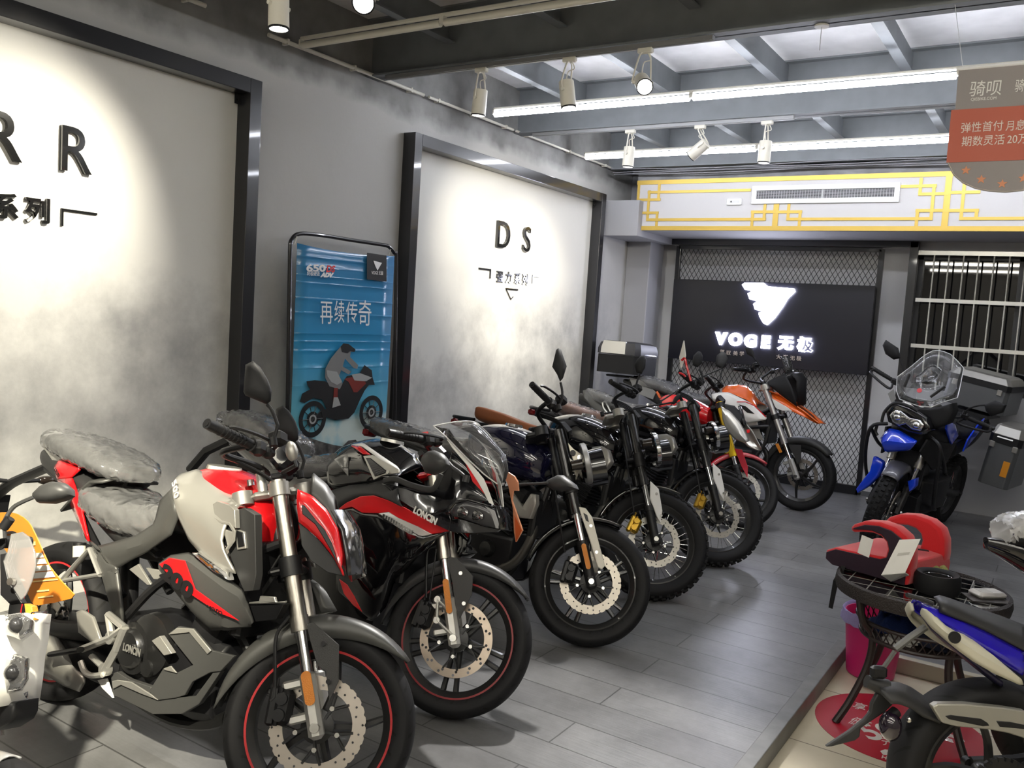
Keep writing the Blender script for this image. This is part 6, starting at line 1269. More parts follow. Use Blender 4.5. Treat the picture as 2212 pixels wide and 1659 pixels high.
A = [(1.195,-0.1,1.2),(1.265,-0.11,1.201),(1.309,-0.11,1.15),(1.314,-0.1,1.072),(1.329,-0.06,0.929)]
MB().loft([[(p[0] + .05 * (1 - k_ ** 2), p[1] * -k_, p[2] + .02 * (1 - k_ ** 2)) for k_ in (-1, -.6, -.2, .2, .6, 1)] for p in A], cap=False, closed=False).build('front_cowl', MATTE, R7, smooth=50, solid=.006)
A = [(1.191,-0.09,1.2),(1.18,-0.09,1.256),(1.158,-0.09,1.304),(1.135,-0.09,1.353)]
MB().loft([[(p[0] + .05 * (1 - k_ ** 2), p[1] * -k_ * (1 - .1 * i), p[2] + .01 * (1 - k_ ** 2)) for k_ in (-1, -.6, -.2, .2, .6, 1)] for i, p in enumerate(A)], cap=False, closed=False).build('windscreen', SCR, R7, smooth=50, solid=.003)
A = [(-0.034,-0.42,1.029),(0.012,-0.28,1.005)]
bar7 = b7.sm().tube(crv([A[1], (-.08, -.2, .96), (-.02, -.08, .90), (-.02, .08, .90), (-.08, .2, .96), (A[1][0], -A[1][1], A[1][2])], 6), .011, n=10).build('handlebar', BLACK, R7)
grip(bar7, S7, A[0], A[1]); grip(bar7, S7, (A[0][0], -A[0][1], A[0][2]), (A[1][0], -A[1][1], A[1][2]))
d7 = V(A[0]) - V(A[1]); controls(bar7, S7, V(A[1]) - d7.normalized() * .03, d7, res=True); controls(bar7, S7, (A[1][0], -A[1][1] + .02, A[1][2]), (d7.x, -d7.y, d7.z))
A = [(0.067,-0.26,0.994),(0.086,-0.26,1.028),(0.121,-0.26,1.021),(0.097,-0.26,1.09)]
mirror_part(R7, S7, A[0], A[1:], [(0.051,-0.26,1.205),(0.075,-0.26,1.201),(0.113,-0.26,1.168),(0.113,-0.26,1.12),(0.105,-0.26,1.063),(0.088,-0.26,1.1),(0.048,-0.26,1.145)], face=(.25, -1, .05), th=.02)
MB().tube([(.36, 0, .45), (.3, 0, .74)], .035, n=12).build('rear_shock', BLACK, R7)
b7.sm().cyl((0, 0, .56), (0, 0, .90), .026, n=14).build('steering_head', BLACK, R7)

# ------------------------------------------------------------------ motorcycle 8: blue tourer facing the viewer
b8 = Bike('touring_motorcycle', 'blue adventure tourer facing the viewer with tall clear screen and aluminium luggage boxes', {'o':(-0.87,8.36,0.0),'hd':-1.7628,'lean':0.1745,'st':0.1571,'wb':1.42,'rf':0.325,'rr':0.31,'rake':0.4538,'off':0.04}, group='motorcycles in the showroom')
R8, S8 = b8.root, b8.S
BLUE = mat('blue_paint', s2l((20, 60, 205)), .2, coat=.9); ALUB = mat('box_aluminium', (.40, .39, .36), .36, .75); CASE = mat('case_grey', (.13, .135, .14), .4, .6)
wheel(R8, b8.FW, b8.rf, .12, 'wire', rr=.245, disc=(.15, .112, .065, 'petal'), tread='block', side=1)
rear_end(b8, .15, 'wire', tread='block')
fork(b8, 'usd', top=.80, th0=.36, rT=.027, upper=mat('fork_satin', (.55, .53, .48), .28, .9), lug='black', clampz=(.58, .78))
pan('fork_guard', BLUE, [(1.42,-0.165,0.661),(1.42,-0.089,0.643),(1.42,-0.081,0.597),(1.42,-0.088,0.535),(1.42,-0.143,0.426),(1.42,-0.206,0.347),(1.42,-0.225,0.373),(1.42,-0.189,0.476),(1.42,-0.161,0.547)], R8, .05, dirv=(-1, 0, 0), bulge=.01)
pan('fork_guard', BLUE, [(1.42,0.119,0.567),(1.42,0.171,0.61),(1.42,0.182,0.553),(1.42,0.167,0.519),(1.42,0.151,0.495)], R8, .05, dirv=(-1, 0, 0), bulge=.008)
fender(R8, b8.FW, b8.rf + .035, .075, 25, 150, mat('fender_slate', (.06, .06, .075), .3, coat=.4), drop=.06)
for sd in (-1, 1): caliper(R8, S8, (b8.off - .10, sd * .085, .05), BLACK, rot=.4)
ht = body_loft('fuel_tank', BLACK, [(.55, .90, .08, .06, .08), (.7, .92, .16, .12, .14), (.9, .94, .20, .12, .18), (1.08, .93, .21, .09, .20), (1.22, .93, .17, .07, .16), (1.30, .94, .10, .05, .10)], R8, nseg=24)
for sd in (-1, 1):
    pan('tank_panel', BLUE, [(1.02, sd * .225, .86), (1.22, sd * .215, .99), (1.20, sd * .20, 1.06), (1.05, sd * .215, 1.02), (.90, sd * .22, .92)], R8, .012, dirv=(0, -sd, 0), bulge=.006)
    pan('side_panel', MATTE, [(1.05, sd * .22, .87), (1.38, sd * .16, .90), (1.40, sd * .14, .80), (1.2, sd * .20, .66), (.95, sd * .21, .70), (.85, sd * .21, .85)], R8, .012, dirv=(0, -sd, 0), bulge=.006)
    pan('tail_panel', BLUE, [(.10, sd * .16, .90), (.45, sd * .17, .74), (.42, sd * .17, .84), (.25, sd * .165, .95), (.05, sd * .15, 1.0)], R8, .012, dirv=(0, -sd, 0))
    MB().tube(crv([(1.34, sd * .16, .92), (1.38, sd * .26, .86), (1.30, sd * .27, .62), (1.1, sd * .25, .38), (.85, sd * .2, .3)], 5), .014, n=8).tube(crv([(1.38, sd * .26, .86), (1.15, sd * .25, .72), (.9, sd * .2, .62)], 5), .013, n=8).build('crash_bar', BLACK, R8)
MB().strip([[(1.4,-0.159,0.81),(1.4,-0.142,0.858),(1.4,-0.117,0.898),(1.4,-0.048,0.905),(1.4,0.09,0.874)], [(1.5,-0.107,0.791),(1.5,-0.077,0.823),(1.5,-0.02,0.832),(1.5,0.046,0.844),(1.5,0.125,0.875)], [(1.46,-0.085,0.738),(1.46,-0.06,0.739),(1.46,-0.014,0.757),(1.46,0.039,0.781),(1.46,0.085,0.802)]], n=14, k=3).build('beak', BLUE, R8, smooth=40, solid=.008)
hb = pan('headlight', GLOSSBLACK, [(1.4,-0.179,1.017),(1.4,-0.155,1.071),(1.4,-0.122,1.097),(1.4,-0.02,1.092),(1.4,0.112,1.056),(1.4,0.168,0.976),(1.4,0.12,0.924),(1.4,0.029,0.915),(1.4,-0.055,0.929),(1.4,-0.14,0.944)], R8, .10, dirv=(-1, 0, 0), bulge=.01)
pan('headlight_lens', mat('lamp_chrome', (.55, .55, .55), .08, .9, bump=.4, bscale=40), [(1.415,-0.139,0.998),(1.415,-0.123,1.032),(1.415,-0.074,1.055),(1.415,-0.035,1.039),(1.415,0.005,1.022),(1.415,0.082,1.028),(1.415,0.114,1.0),(1.415,0.105,0.951),(1.415,0.046,0.944),(1.415,-0.01,0.97),(1.415,-0.052,0.941),(1.415,-0.109,0.955)], hb, .01, dirv=(-1, 0, 0), bulge=.006)
for p in [(1.425,-0.08,1.001),(1.425,-0.088,1.03),(1.425,0.068,0.986)]: MB().ell(p, (.012, .028, .022), 12, 8).build('lamp_bowl', CHROME, hb)
MB().tube(crv([(1.4,-0.187,0.929),(1.4,-0.185,1.014),(1.4,-0.131,1.094),(1.4,-0.023,1.101),(1.4,0.041,1.085)], 5), .012, n=8).tube(crv([(1.36,-0.227,0.903),(1.36,-0.225,0.839),(1.36,-0.203,0.814)], 4), .012, n=8).build('headlight_guard', BLACK, R8)
pan('cowl', MATTE, [(1.3,-0.054,1.083),(1.3,0.059,1.107),(1.3,0.145,1.144),(1.3,0.225,1.199),(1.3,0.25,1.145),(1.3,0.239,1.05),(1.3,0.162,0.983),(1.3,0.086,1.043)], R8, .10, dirv=(-1, 0, 0), bulge=.02)
pan('winglet', mat('grey_panel'), [(1.3,-0.237,1.134),(1.3,-0.204,1.181),(1.3,-0.169,1.112),(1.3,-0.188,1.069)], R8, .01, dirv=(-1, 0, 0))
sc8 = [(1.201,-0.244,1.248),(1.19,-0.248,1.266),(1.158,-0.213,1.32),(1.124,-0.18,1.377),(1.087,-0.149,1.439),(1.06,-0.12,1.484),(1.043,-0.093,1.512),(1.035,-0.06,1.525),(1.035,-0.01,1.526),(1.039,0.038,1.519),(1.061,0.109,1.481),(1.083,0.165,1.445),(1.124,0.182,1.377),(1.164,0.199,1.31),(1.21,0.215,1.234),(1.229,0.173,1.202),(1.245,0.137,1.176),(1.275,0.084,1.124),(1.285,-0.006,1.108),(1.284,-0.067,1.11),(1.28,-0.152,1.116),(1.251,-0.202,1.164)]
def curve_x(p): return (p[0] - .25 * p[1] ** 2 * 1.6, p[1], p[2])
n_ = len(sc8); cc = sum((V(p) for p in sc8), V()) / n_
rings = [[V(curve_x(cc + (V(p) - cc) * k)) for p in sc8] for k in (1, .75, .5, .25)]
wb8 = MB(); wb8.loft([[*r] for r in rings], cap=False); wb8.face(rings[-1])
w8 = wb8.build('windscreen', SCR, R8, smooth=60, solid=.003)
MB().tube(rings[0], .003, n=6, closed=True).build('screen_edge', mat('edge_bright'), w8)
for a, b in zip([(1.24,0.126,1.296),(1.24,-0.141,1.314)], [(1.26,0.055,1.193),(1.26,-0.146,1.213)]): MB().tube([a, b], .010, n=6).build('screen_bracket', BLACK, R8)
q = [(1.224,-0.045,1.213)][0]; MB().cyl(V(curve_x(q)) + V((.004, 0, .002)), V(curve_x(q)), .018, n=20).build('round_sticker', mat('sticker_red', s2l((190, 40, 50)), .4), w8)
# bars with guards
A = [(1.05,-0.473,1.26),(1.05,-0.296,1.209)]; B_ = [(1.05,0.448,1.073),(1.05,0.262,1.097)]
bar8 = MB().tube(crv([A[1], (1.12, -.15, 1.12), (1.14, 0, 1.06), (1.12, .12, 1.05), B_[1]], 6), .012, n=10).build('handlebar', BLACK, R8)
grip(bar8, None, A[0], A[1]); grip(bar8, None, B_[0], B_[1])
for e, i in ((A[0], A[1]), (B_[0], B_[1])):
    MB().tube(crv([V(e), V(e) + V((.06, 0, -.03)), V(i) + V((.10, 0, -.05)), V(i) + V((.04, 0, -.02))], 5), .010, n=8).build('hand_guard', BLACK, bar8)
    MB().box(V(i), (.05, .06, .05), ch=.012).build('switch_block', BLACK, bar8)
A = [(1.06,-0.241,1.291),(1.06,-0.273,1.347),(1.06,-0.306,1.39)]; mirror_part(R8, None, A[0], A[1:], [(1.06,-0.46,1.462),(1.06,-0.446,1.509),(1.06,-0.339,1.471),(1.06,-0.301,1.399),(1.06,-0.347,1.375),(1.06,-0.419,1.401)], face=(1, 0, .1), th=.03)
A = [(1.1,0.267,1.132),(1.1,0.29,1.17),(1.1,0.341,1.207),(1.1,0.391,1.227)]; mirror_part(R8, None, A[0], A[1:], [(1.1,0.381,1.227),(1.1,0.443,1.276),(1.1,0.521,1.267),(1.1,0.514,1.209),(1.1,0.447,1.158),(1.1,0.403,1.185)], face=(1, 0, .1), th=.03)
body_loft('seat', MATTE, [(-.25, .96, .11, .04, .06), (0, .95, .14, .04, .08), (.2, .88, .14, .03, .07), (.4, .86, .13, .04, .07), (.56, .90, .10, .05, .06)], R8)
body_loft('tail_core', BLACK, [(-.4, .92, .08, .03, .05), (0, .84, .13, .05, .12), (.5, .75, .13, .06, .12)], R8)
engine(b8, .50, 1.05, .24, .55, w=.17); MB().box((1.18, 0, .62), (.05, .28, .30), ch=.01).build('radiator', BLACK, R8)
pan('skid_plate', BLACK, [(.55, -.14, .24), (1.1, -.14, .24), (1.22, -.12, .42), (1.12, -.13, .45), (.95, -.14, .3)], R8, .28)
frame_tubes(b8, [[(1.15, .05, .95), (.9, .12, .8), (.55, .13, .5)], [(.6, .11, .8), (-.3, .1, .92)]])
def luggage(name, x0, x1, y0, y1, z0, z1, lidz, ex=0.0):
    o = MB().loft([[(x0 + .03, y0, z), (x1 - .03, y0, z), (x1, y0 + .03, z), (x1, y1 - .03, z), (x1 - .03, y1, z), (x0 + .03, y1, z), (x0, y1 - .03, z), (x0, y0 + .03, z)] for z in (z0, lidz)]).build(name, CASE, R8, smooth=0, bevel=.006)
    x0 -= .008; x1 += .008; y0 -= .008; y1 += .008; c = V(((x0 + x1) / 2, (y0 + y1) / 2, 0))
    def ring(z, k, g=0): return [V((c.x + (x - c.x) * k, c.y + (y - c.y) * k, z)) for x, y in ((x0 + .03, y0), (x1 - .03, y0), (x1, y0 + .03), (x1, y1 - .03), (x1 - .03, y1), (x0 + .03, y1), (x0, y1 - .03), (x0, y0 + .03))]
    MB().loft([ring(lidz, 1), ring(lidz + (z1 - lidz) * .45, 1)]).build('lid_band', BLACK, o, smooth=0)
    MB().loft([ring(lidz + (z1 - lidz) * .45, .995), ring(z1 - .012, .84), ring(z1, .74)]).build('lid', ALUB, o, smooth=0, bevel=.004)
    for zz in (z0 + .0,):
        for yy in (y0, y1): MB().box((x1 - .0, (y0 + y1) / 2 + (yy - (y0 + y1) / 2) * .7, lidz - .02), (.012, .04, .05), ch=.004).build('latch', ALUB, o)
    return o
tc8 = luggage('top_case', -.52, -.02, -.25, .25, 1.04, 1.36, 1.25)
pn = luggage('pannier', -.28, .22, .27, .50, .50, 1.01, .86)
luggage('pannier', -.28, .22, -.50, -.27, .50, .98, .86)
pan('side_reflector', mat('orange_sticker', s2l((200, 130, 30)), .4), [(.228, .42, .60), (.228, .47, .60), (.228, .47, .73), (.228, .42, .73)], pn, .003, dirv=(-1, 0, 0))
pan('lid_sticker', WHITE, [(.235, .32, .905), (.235, .44, .905), (.205, .43, .945), (.205, .33, .945)], pn, .003, dirv=(-1, 0, 0))
MB().box((-.1, .26, .80), (.4, .02, .03)).box((-.1, -.26, .80), (.4, .02, .03)).box((-.2, 0, 1.0), (.4, .3, .03)).box((-.1, .13, .9), (.03, .26, .03)).box((-.1, -.13, .9), (.03, .26, .03)).build('luggage_rack', BLACK, R8)

# ------------------------------------------------------------------ motorcycle 9: white bike at the left edge
b9 = Bike('white_motorcycle', 'white motorcycle cut by the left edge, with stacked headlamps under clear film', {'o':(-3.2,0.8,0.0),'hd':0.0,'lean':0.1571,'st':0.3491,'wb':1.34,'rf':0.29,'rr':0.3,'rake':0.4363,'off':0.04})
R9, S9 = b9.root, b9.S
wheel(R9, b9.FW, b9.rf, .11, 'five5'); rear_end(b9, .13, 'five5'); fork(b9, 'conv', top=.74, th0=.31)
fender(R9, b9.FW, b9.rf + .004, .05, 62, 150, WHITE, drop=.03)
A = [(0.235,0.05,0.557),(0.227,0.06,0.537),(0.219,0.06,0.5),(0.207,0.06,0.464),(0.201,0.05,0.421),(0.194,0.03,0.367)]
MB(S9).loft([[(p[0] - 1.1 * (y_ - p[1]) ** 2 - .25 * abs(y_ - p[1]), y_, p[2]) for y_ in (-.14, -.10, -.05, 0, .05, .09)] for p in A], cap=False, closed=False).build('front_cowl', WHITE, R9, smooth=50, solid=.02)
for pts in ([(0.224,-0.045,0.557),(0.267,-0.045,0.553),(0.298,-0.045,0.529),(0.294,-0.045,0.508),(0.263,-0.045,0.495),(0.225,-0.045,0.516)], [(0.222,-0.045,0.465),(0.25,-0.045,0.468),(0.279,-0.045,0.453),(0.274,-0.045,0.411),(0.255,-0.045,0.39),(0.221,-0.045,0.39),(0.215,-0.045,0.427)]):
    o = pan('headlight', mat('lamp_chrome'), pts, R9, .05, M=S9, dirv=(-.6, .8, 0), bulge=.02)
    c_ = sum((V(p) for p in pts), V()) / len(pts); MB(S9).ell(c_ + V((.006, -.014, 0)), (.018, .018, .018), 14, 10).build('projector', LENSD, o)
pan('marker_lamp', AMBER, [(0.213,0.03,0.584),(0.232,0.03,0.574),(0.237,0.03,0.54),(0.215,0.03,0.556)], R9, .02, M=S9)
A = [(0.229,0.06,0.56),(0.221,0.07,0.538),(0.214,0.07,0.501),(0.202,0.07,0.465),(0.196,0.06,0.421),(0.188,0.04,0.366)]
MB(S9).loft([[(p[0] + .012 - 1.0 * (y_ - p[1]) ** 2 - .25 * abs(y_ - p[1]), y_ - .01, p[2]) for y_ in (-.14, -.10, -.05, 0, .05, .09)] for p in A], cap=False, closed=False).build('protective_film', film('crumpled_film', (.96, .96, .96), .06, .06, .5, 30), R9, smooth=60)
pan('chin', BLACK, [(0.162,0.0,0.378),(0.21,0.0,0.37),(0.206,0.0,0.344),(0.194,0.0,0.329),(0.158,0.0,0.318)], R9, .06, M=S9, bulge=.01)
gd = pan('hand_guard', film('smoked_guard', (.52, .48, .48), .16, .06), [(-0.046,0.3,0.827),(-0.01,0.3,0.824),(0.01,0.3,0.805),(0.025,0.3,0.757),(0.024,0.3,0.723),(0.009,0.3,0.685),(-0.012,0.3,0.653),(-0.028,0.3,0.642),(-0.061,0.3,0.701),(-0.073,0.3,0.759),(-0.061,0.3,0.78)], R9, .006, M=S9)
q = [(-0.043,0.295,0.696)][0]; MB(S9).cyl((q[0], q[1] - .012, q[2]), q, .010, n=14).build('guard_bolt', STEEL, gd)
pan('guard_backing', BLACK, [(-0.101,0.32,0.785),(-0.079,0.32,0.783),(-0.09,0.32,0.764),(-0.079,0.32,0.705),(-0.046,0.32,0.646),(-0.041,0.32,0.637),(-0.078,0.32,0.641),(-0.108,0.32,0.675)], R9, .02, M=S9)
A = [(-0.134,0.36,0.829),(-0.167,0.36,0.832),(-0.223,0.36,0.84)]
b9bar = MB(S9).tube(crv([A[0], A[1], (-.05, .12, .84), (-.05, -.12, .84), (A[1][0], -A[1][1], A[1][2]), (A[0][0], -A[0][1], A[0][2])], 5), .012, n=10).build('handlebar', BLACK, R9)
grip(b9bar, S9, (-.12, .42, A[0][2]), A[0]); grip(b9bar, S9, (-.12, -.42, A[0][2]), (A[0][0], -A[0][1], A[0][2]))
A = [(-0.11,0.34,0.844),(-0.096,0.34,0.881),(-0.069,0.34,0.909),(-0.038,0.34,0.918),(0.001,0.34,0.923)]
mirror_part(R9, S9, A[0], A[1:], [(0.005,0.34,0.923),(0.035,0.34,0.941),(0.074,0.34,0.945),(0.111,0.34,0.931),(0.131,0.34,0.909),(0.131,0.34,0.891),(0.107,0.34,0.886),(0.069,0.34,0.886),(0.018,0.34,0.901)], face=(.25, -1, .05), th=.05, m=mat('mirror_grey'))
q = [(-0.103,0.34,0.861),(-0.079,0.34,0.882)]; MB(S9).cyl(q[0], q[1], .014, n=12).build('mirror_boot', BLACK, R9)
body_loft('fuel_tank', WHITE, [(.6, .88, .06, .05, .08), (.75, .90, .14, .1, .1), (1.0, .88, .14, .08, .1), (1.1, .85, .08, .05, .06)], R9)
body_loft('seat', MATTE, [(-.2, .86, .1, .04, .05), (.2, .80, .14, .04, .06), (.6, .82, .10, .04, .05)], R9)
engine(b9, .5, .98, .2, .5)
# orange price tag hung on its bar
TAGO = mat('tag_orange', s2l((212, 128, 40)), .45)
def tag_pts(): pass
tw = [(-2.851,1.42,0.847),(-2.788,1.42,0.859),(-2.747,1.42,0.861),(-2.711,1.42,0.857),(-2.68,1.42,0.848),(-2.66,1.42,0.836),(-2.635,1.42,0.814),(-2.555,1.42,0.734),(-2.488,1.42,0.702),(-2.417,1.42,0.677),(-2.431,1.42,0.662),(-2.513,1.42,0.63),(-2.608,1.42,0.598),(-2.637,1.42,0.592),(-2.655,1.42,0.598),(-2.673,1.42,0.616),(-2.784,1.42,0.712),(-2.848,1.42,0.75)]
tg = MB().prism(tw, (0, .003, 0)).build('price_tag', TAGO, smooth=0); tag(tg, 'orange price tag with white boxes hanging beside the white motorcycle', 'tag', 'price tags')
for A in ([(-2.647,1.417,0.755),(-2.594,1.417,0.768),(-2.583,1.417,0.756),(-2.637,1.417,0.742)], [(-2.637,1.417,0.739),(-2.579,1.417,0.753),(-2.565,1.417,0.74),(-2.624,1.417,0.725)], [(-2.631,1.417,0.718),(-2.557,1.417,0.738),(-2.541,1.417,0.725),(-2.635,1.417,0.7)], [(-2.645,1.417,0.693),(-2.535,1.417,0.723),(-2.518,1.417,0.709),(-2.644,1.417,0.675)]):
    MB().prism(A, (0, .0015, 0)).build('tag_field', mat('tag_white', (.8, .79, .72), .5), tg, smooth=0)
for A in ([(-2.649,1.417,0.666),(-2.506,1.417,0.706),(-2.503,1.417,0.703),(-2.648,1.417,0.662)], [(-2.619,1.417,0.643),(-2.552,1.417,0.662),(-2.55,1.417,0.658),(-2.617,1.417,0.638)], [(-2.611,1.417,0.624),(-2.527,1.417,0.65),(-2.526,1.417,0.646),(-2.61,1.417,0.62)], [(-2.663,1.417,0.788),(-2.633,1.417,0.796),(-2.632,1.417,0.784),(-2.66,1.417,0.776)]):
    MB().prism(A, (0, .0015, 0)).build('tag_print', mat('tag_cream', s2l((250, 215, 140)), .5), tg, smooth=0)
MB().tube(crv([(-2.828,1.415,0.771),(-2.818,1.415,0.782),(-2.766,1.415,0.798),(-2.735,1.415,0.795),(-2.694,1.415,0.782)], 5), .006, n=6).build('tag_hook', BLACK, tg)

# second tag seen edge-on between the second and third motorcycles
tp_ = [(-2.018,3.1,0.9),(-1.989,3.1,0.907),(-1.958,3.1,0.895),(-1.939,3.1,0.873),(-1.932,3.1,0.835),(-1.959,3.1,0.832),(-1.962,3.1,0.788),(-1.899,3.1,0.669),(-1.928,3.1,0.612),(-1.94,3.1,0.656),(-1.953,3.1,0.754),(-1.984,3.1,0.85)]
t2 = MB().prism(tp_, (.003, .006, 0)).build('price_tag', mat('tag_peach', s2l((205, 140, 105)), .5), smooth=0); tag(t2, 'peach price tag seen nearly edge-on between the faired bike and the navy roadster', 'tag', 'price tags')
MB().prism([(-1.941,3.098,0.727),(-1.899,3.098,0.669),(-1.925,3.098,0.614)], (0, .002, 0)).build('tag_band', mat('tag_deep', s2l((205, 95, 45)), .5), t2, smooth=0)

# ------------------------------------------------------------------ motorcycle 10: blue tail at the lower right
b10 = Bike('motocross_motorcycle', 'motorcycle at lower right, seen from behind: blue and white tail, rear wheel', {'o':(-0.07,3.02,-0.075),'hd':0.5585,'lean':0.1222,'st':0.0,'wb':1.4,'rf':0.3,'rr':0.31,'rake':0.4363,'off':0.04}, group='motorcycles in the showroom')
R10 = b10.root
PURB = mat('deep_blue_paint', s2l((32, 18, 165)), .18, coat=1.0); CREAMP = mat('cream_plastic', (.52, .50, .40), .45)
rear_end(b10, .14, 'five5', disc=False)
wheel(R10, b10.FW, b10.rf, .11, 'five5'); fork(b10, 'conv')
tb = MB().strip([[(-0.245,-0.02,0.845),(-0.237,-0.04,0.839),(-0.218,-0.06,0.839),(-0.187,-0.08,0.824),(-0.135,-0.09,0.806),(-0.078,-0.09,0.785),(-0.02,-0.09,0.758),(0.042,-0.09,0.731)], [(-0.248,-0.03,0.842),(-0.237,-0.06,0.829),(-0.219,-0.09,0.811),(-0.195,-0.115,0.799),(-0.151,-0.125,0.78),(-0.095,-0.125,0.751),(-0.038,-0.125,0.724),(0.023,-0.125,0.692)], [(-0.249,-0.035,0.835),(-0.241,-0.05,0.829),(-0.219,-0.085,0.802),(-0.175,-0.105,0.776),(-0.132,-0.11,0.758),(-0.086,-0.11,0.728),(-0.028,-0.11,0.693),(0.029,-0.11,0.664)]], n=24, k=3).build('tail_panel', PURB, R10, smooth=45, solid=.006); mirrored(tb)
tc = MB().strip([[(-0.248,-0.04,0.834),(-0.244,-0.055,0.834),(-0.234,-0.09,0.819),(-0.217,-0.11,0.799),(-0.185,-0.12,0.785),(-0.149,-0.12,0.773),(-0.14,-0.12,0.763)], [(-0.249,-0.035,0.825),(-0.244,-0.075,0.815),(-0.235,-0.105,0.803),(-0.221,-0.13,0.785),(-0.186,-0.14,0.762),(-0.118,-0.14,0.725),(0.007,-0.14,0.663)], [(-0.247,-0.03,0.813),(-0.236,-0.08,0.785),(-0.213,-0.11,0.764),(-0.177,-0.125,0.734),(-0.134,-0.13,0.705),(-0.072,-0.13,0.674),(0.007,-0.13,0.646)]], n=24, k=2).build('side_panel', CREAMP, R10, smooth=40, solid=.01); mirrored(tc)
q = [(-0.199,-0.142,0.773)][0]; MB().cyl((q[0], q[1] + .001, q[2]), (q[0], q[1] - .006, q[2]), .018, n=16).build('panel_boss', BLACK, R10)
MB().strip([[(-0.149,0.09,0.84),(-0.137,0.09,0.847),(-0.104,0.09,0.839),(-0.013,0.09,0.814),(0.063,0.09,0.794),(0.145,0.09,0.768)], [(-0.211,-0.06,0.855),(-0.199,-0.06,0.86),(-0.149,-0.06,0.841),(-0.08,-0.06,0.814),(-0.005,-0.06,0.788),(0.059,-0.06,0.764)], [(-0.216,-0.09,0.837),(-0.183,-0.09,0.822),(-0.135,-0.09,0.807),(-0.078,-0.09,0.786),(-0.02,-0.09,0.761),(0.042,-0.09,0.733)]], n=20, k=3).build('seat', DARKGREY, R10, smooth=45, solid=.02)
MB().tube([(-0.305,-0.05,0.874),(-0.267,-0.05,0.866),(-0.225,-0.05,0.853)] , .012, n=8, flat=.6).build('grab_rail', DARKGREY, R10)
ub = MB().strip([[(-0.245,-0.03,0.813),(-0.231,-0.07,0.783),(-0.203,-0.09,0.759),(-0.118,-0.1,0.698),(-0.026,-0.1,0.635)], [(-0.236,-0.01,0.806),(-0.211,-0.03,0.766),(-0.173,-0.03,0.735),(-0.08,-0.03,0.667),(0.014,-0.03,0.602)]], n=14).build('under_tail', mat('dark_blue', (.01, .008, .04), .4), R10, smooth=40, solid=.01)
# rear mudguard, plate arm, lamp
hg = MB().strip([[(-0.304,0.06,0.567),(-0.27,0.06,0.568),(-0.233,0.06,0.557),(-0.195,0.06,0.535),(-0.155,0.06,0.511)], [(-0.345,0.0,0.567),(-0.311,0.0,0.576),(-0.272,0.0,0.567),(-0.232,0.0,0.543),(-0.172,0.0,0.52)], [(-0.379,-0.07,0.575),(-0.344,-0.07,0.578),(-0.306,-0.07,0.569),(-0.261,-0.07,0.546),(-0.193,-0.07,0.502)], [(-0.354,-0.09,0.546),(-0.328,-0.09,0.548),(-0.287,-0.09,0.536),(-0.252,-0.09,0.513),(-0.202,-0.09,0.502)]], n=16, k=3).build('rear_mudguard', DARKGREY, R10, smooth=45, solid=.012)
ca = [(-0.397,0.0,0.586),(-0.332,0.0,0.568)]; MB().cyl(ca[0], ca[1], .020, .028, n=16).build('plate_lamp', DARKGREY, R10)
pan('plate_holder', DARKGREY, [(-0.365,-0.01,0.551),(-0.324,-0.01,0.56),(-0.313,-0.01,0.52),(-0.338,-0.01,0.494),(-0.367,-0.01,0.472),(-0.39,-0.01,0.455),(-0.41,-0.01,0.439),(-0.412,-0.01,0.413),(-0.426,-0.01,0.4),(-0.499,-0.01,0.376),(-0.517,-0.01,0.374),(-0.445,-0.01,0.428),(-0.402,-0.01,0.466),(-0.383,-0.01,0.491),(-0.381,-0.01,0.518)], R10, .02, bevel=.006)
q = [(-0.341,-0.06,0.47)][0]; tl_ = MB().ell(q, (.034, .034, .046), 16, 12).build('tail_light', mat('dark_lamp', (.012, .006, .014), .08, coat=1.0), R10)
q2 = [(-0.321,-0.05,0.512)][0]; MB().cyl(q2, (q[0], q[1], q[2] + .03), .018, n=12).build('lamp_stem', BLACK, R10)
q = [(-0.291,-0.075,0.498)][0]; MB().ell(q, (.008, .008, .010), 10, 8).build('mudguard_bolt', STEEL, R10)
ar = pan('swing_bracket', mat('satin_alloy', (.33, .32, .28), .4, .5), [(-0.243,-0.12,0.555),(-0.228,-0.12,0.565),(-0.143,-0.12,0.571),(-0.029,-0.12,0.567),(0.04,-0.12,0.561),(0.043,-0.12,0.479),(-0.011,-0.12,0.492),(-0.069,-0.12,0.499),(-0.168,-0.12,0.501),(-0.211,-0.12,0.509)], R10, .03, bevel=.004)
pan('bracket_slot', BLACK, [(-0.205,-0.122,0.531),(-0.188,-0.122,0.535),(-0.096,-0.122,0.53),(-0.076,-0.122,0.519),(-0.07,-0.122,0.511),(-0.09,-0.122,0.508),(-0.193,-0.122,0.522)], ar, .004)
pan('bracket_slot', BLACK, [(-0.051,-0.122,0.527),(-0.011,-0.122,0.527),(0.04,-0.122,0.52),(0.041,-0.122,0.508),(-0.039,-0.122,0.51)], ar, .004)
MB().tube([(-0.228,-0.02,0.772),(-0.274,-0.02,0.737),(-0.32,-0.02,0.697)], .012, n=8).tube([(-0.32,-0.02,0.691),(-0.35,-0.02,0.642),(-0.37,-0.02,0.619)], .008, n=6).build('turn_signal_arm', mat('worn_grey', (.12, .12, .115), .5, .4), R10)
MB().box([(-0.369,-0.02,0.622)][0], (.05, .03, .04), ch=.008).build('turn_signal', BLACK, R10)
MB().box((.55, 0, .45), (.5, .22, .3), ch=.03).build('engine', BLACK, R10)
body_loft('fuel_tank', PURB, [(.6, .84, .08, .05, .1), (.8, .90, .14, .08, .12), (1.05, .86, .10, .05, .1)], R10)
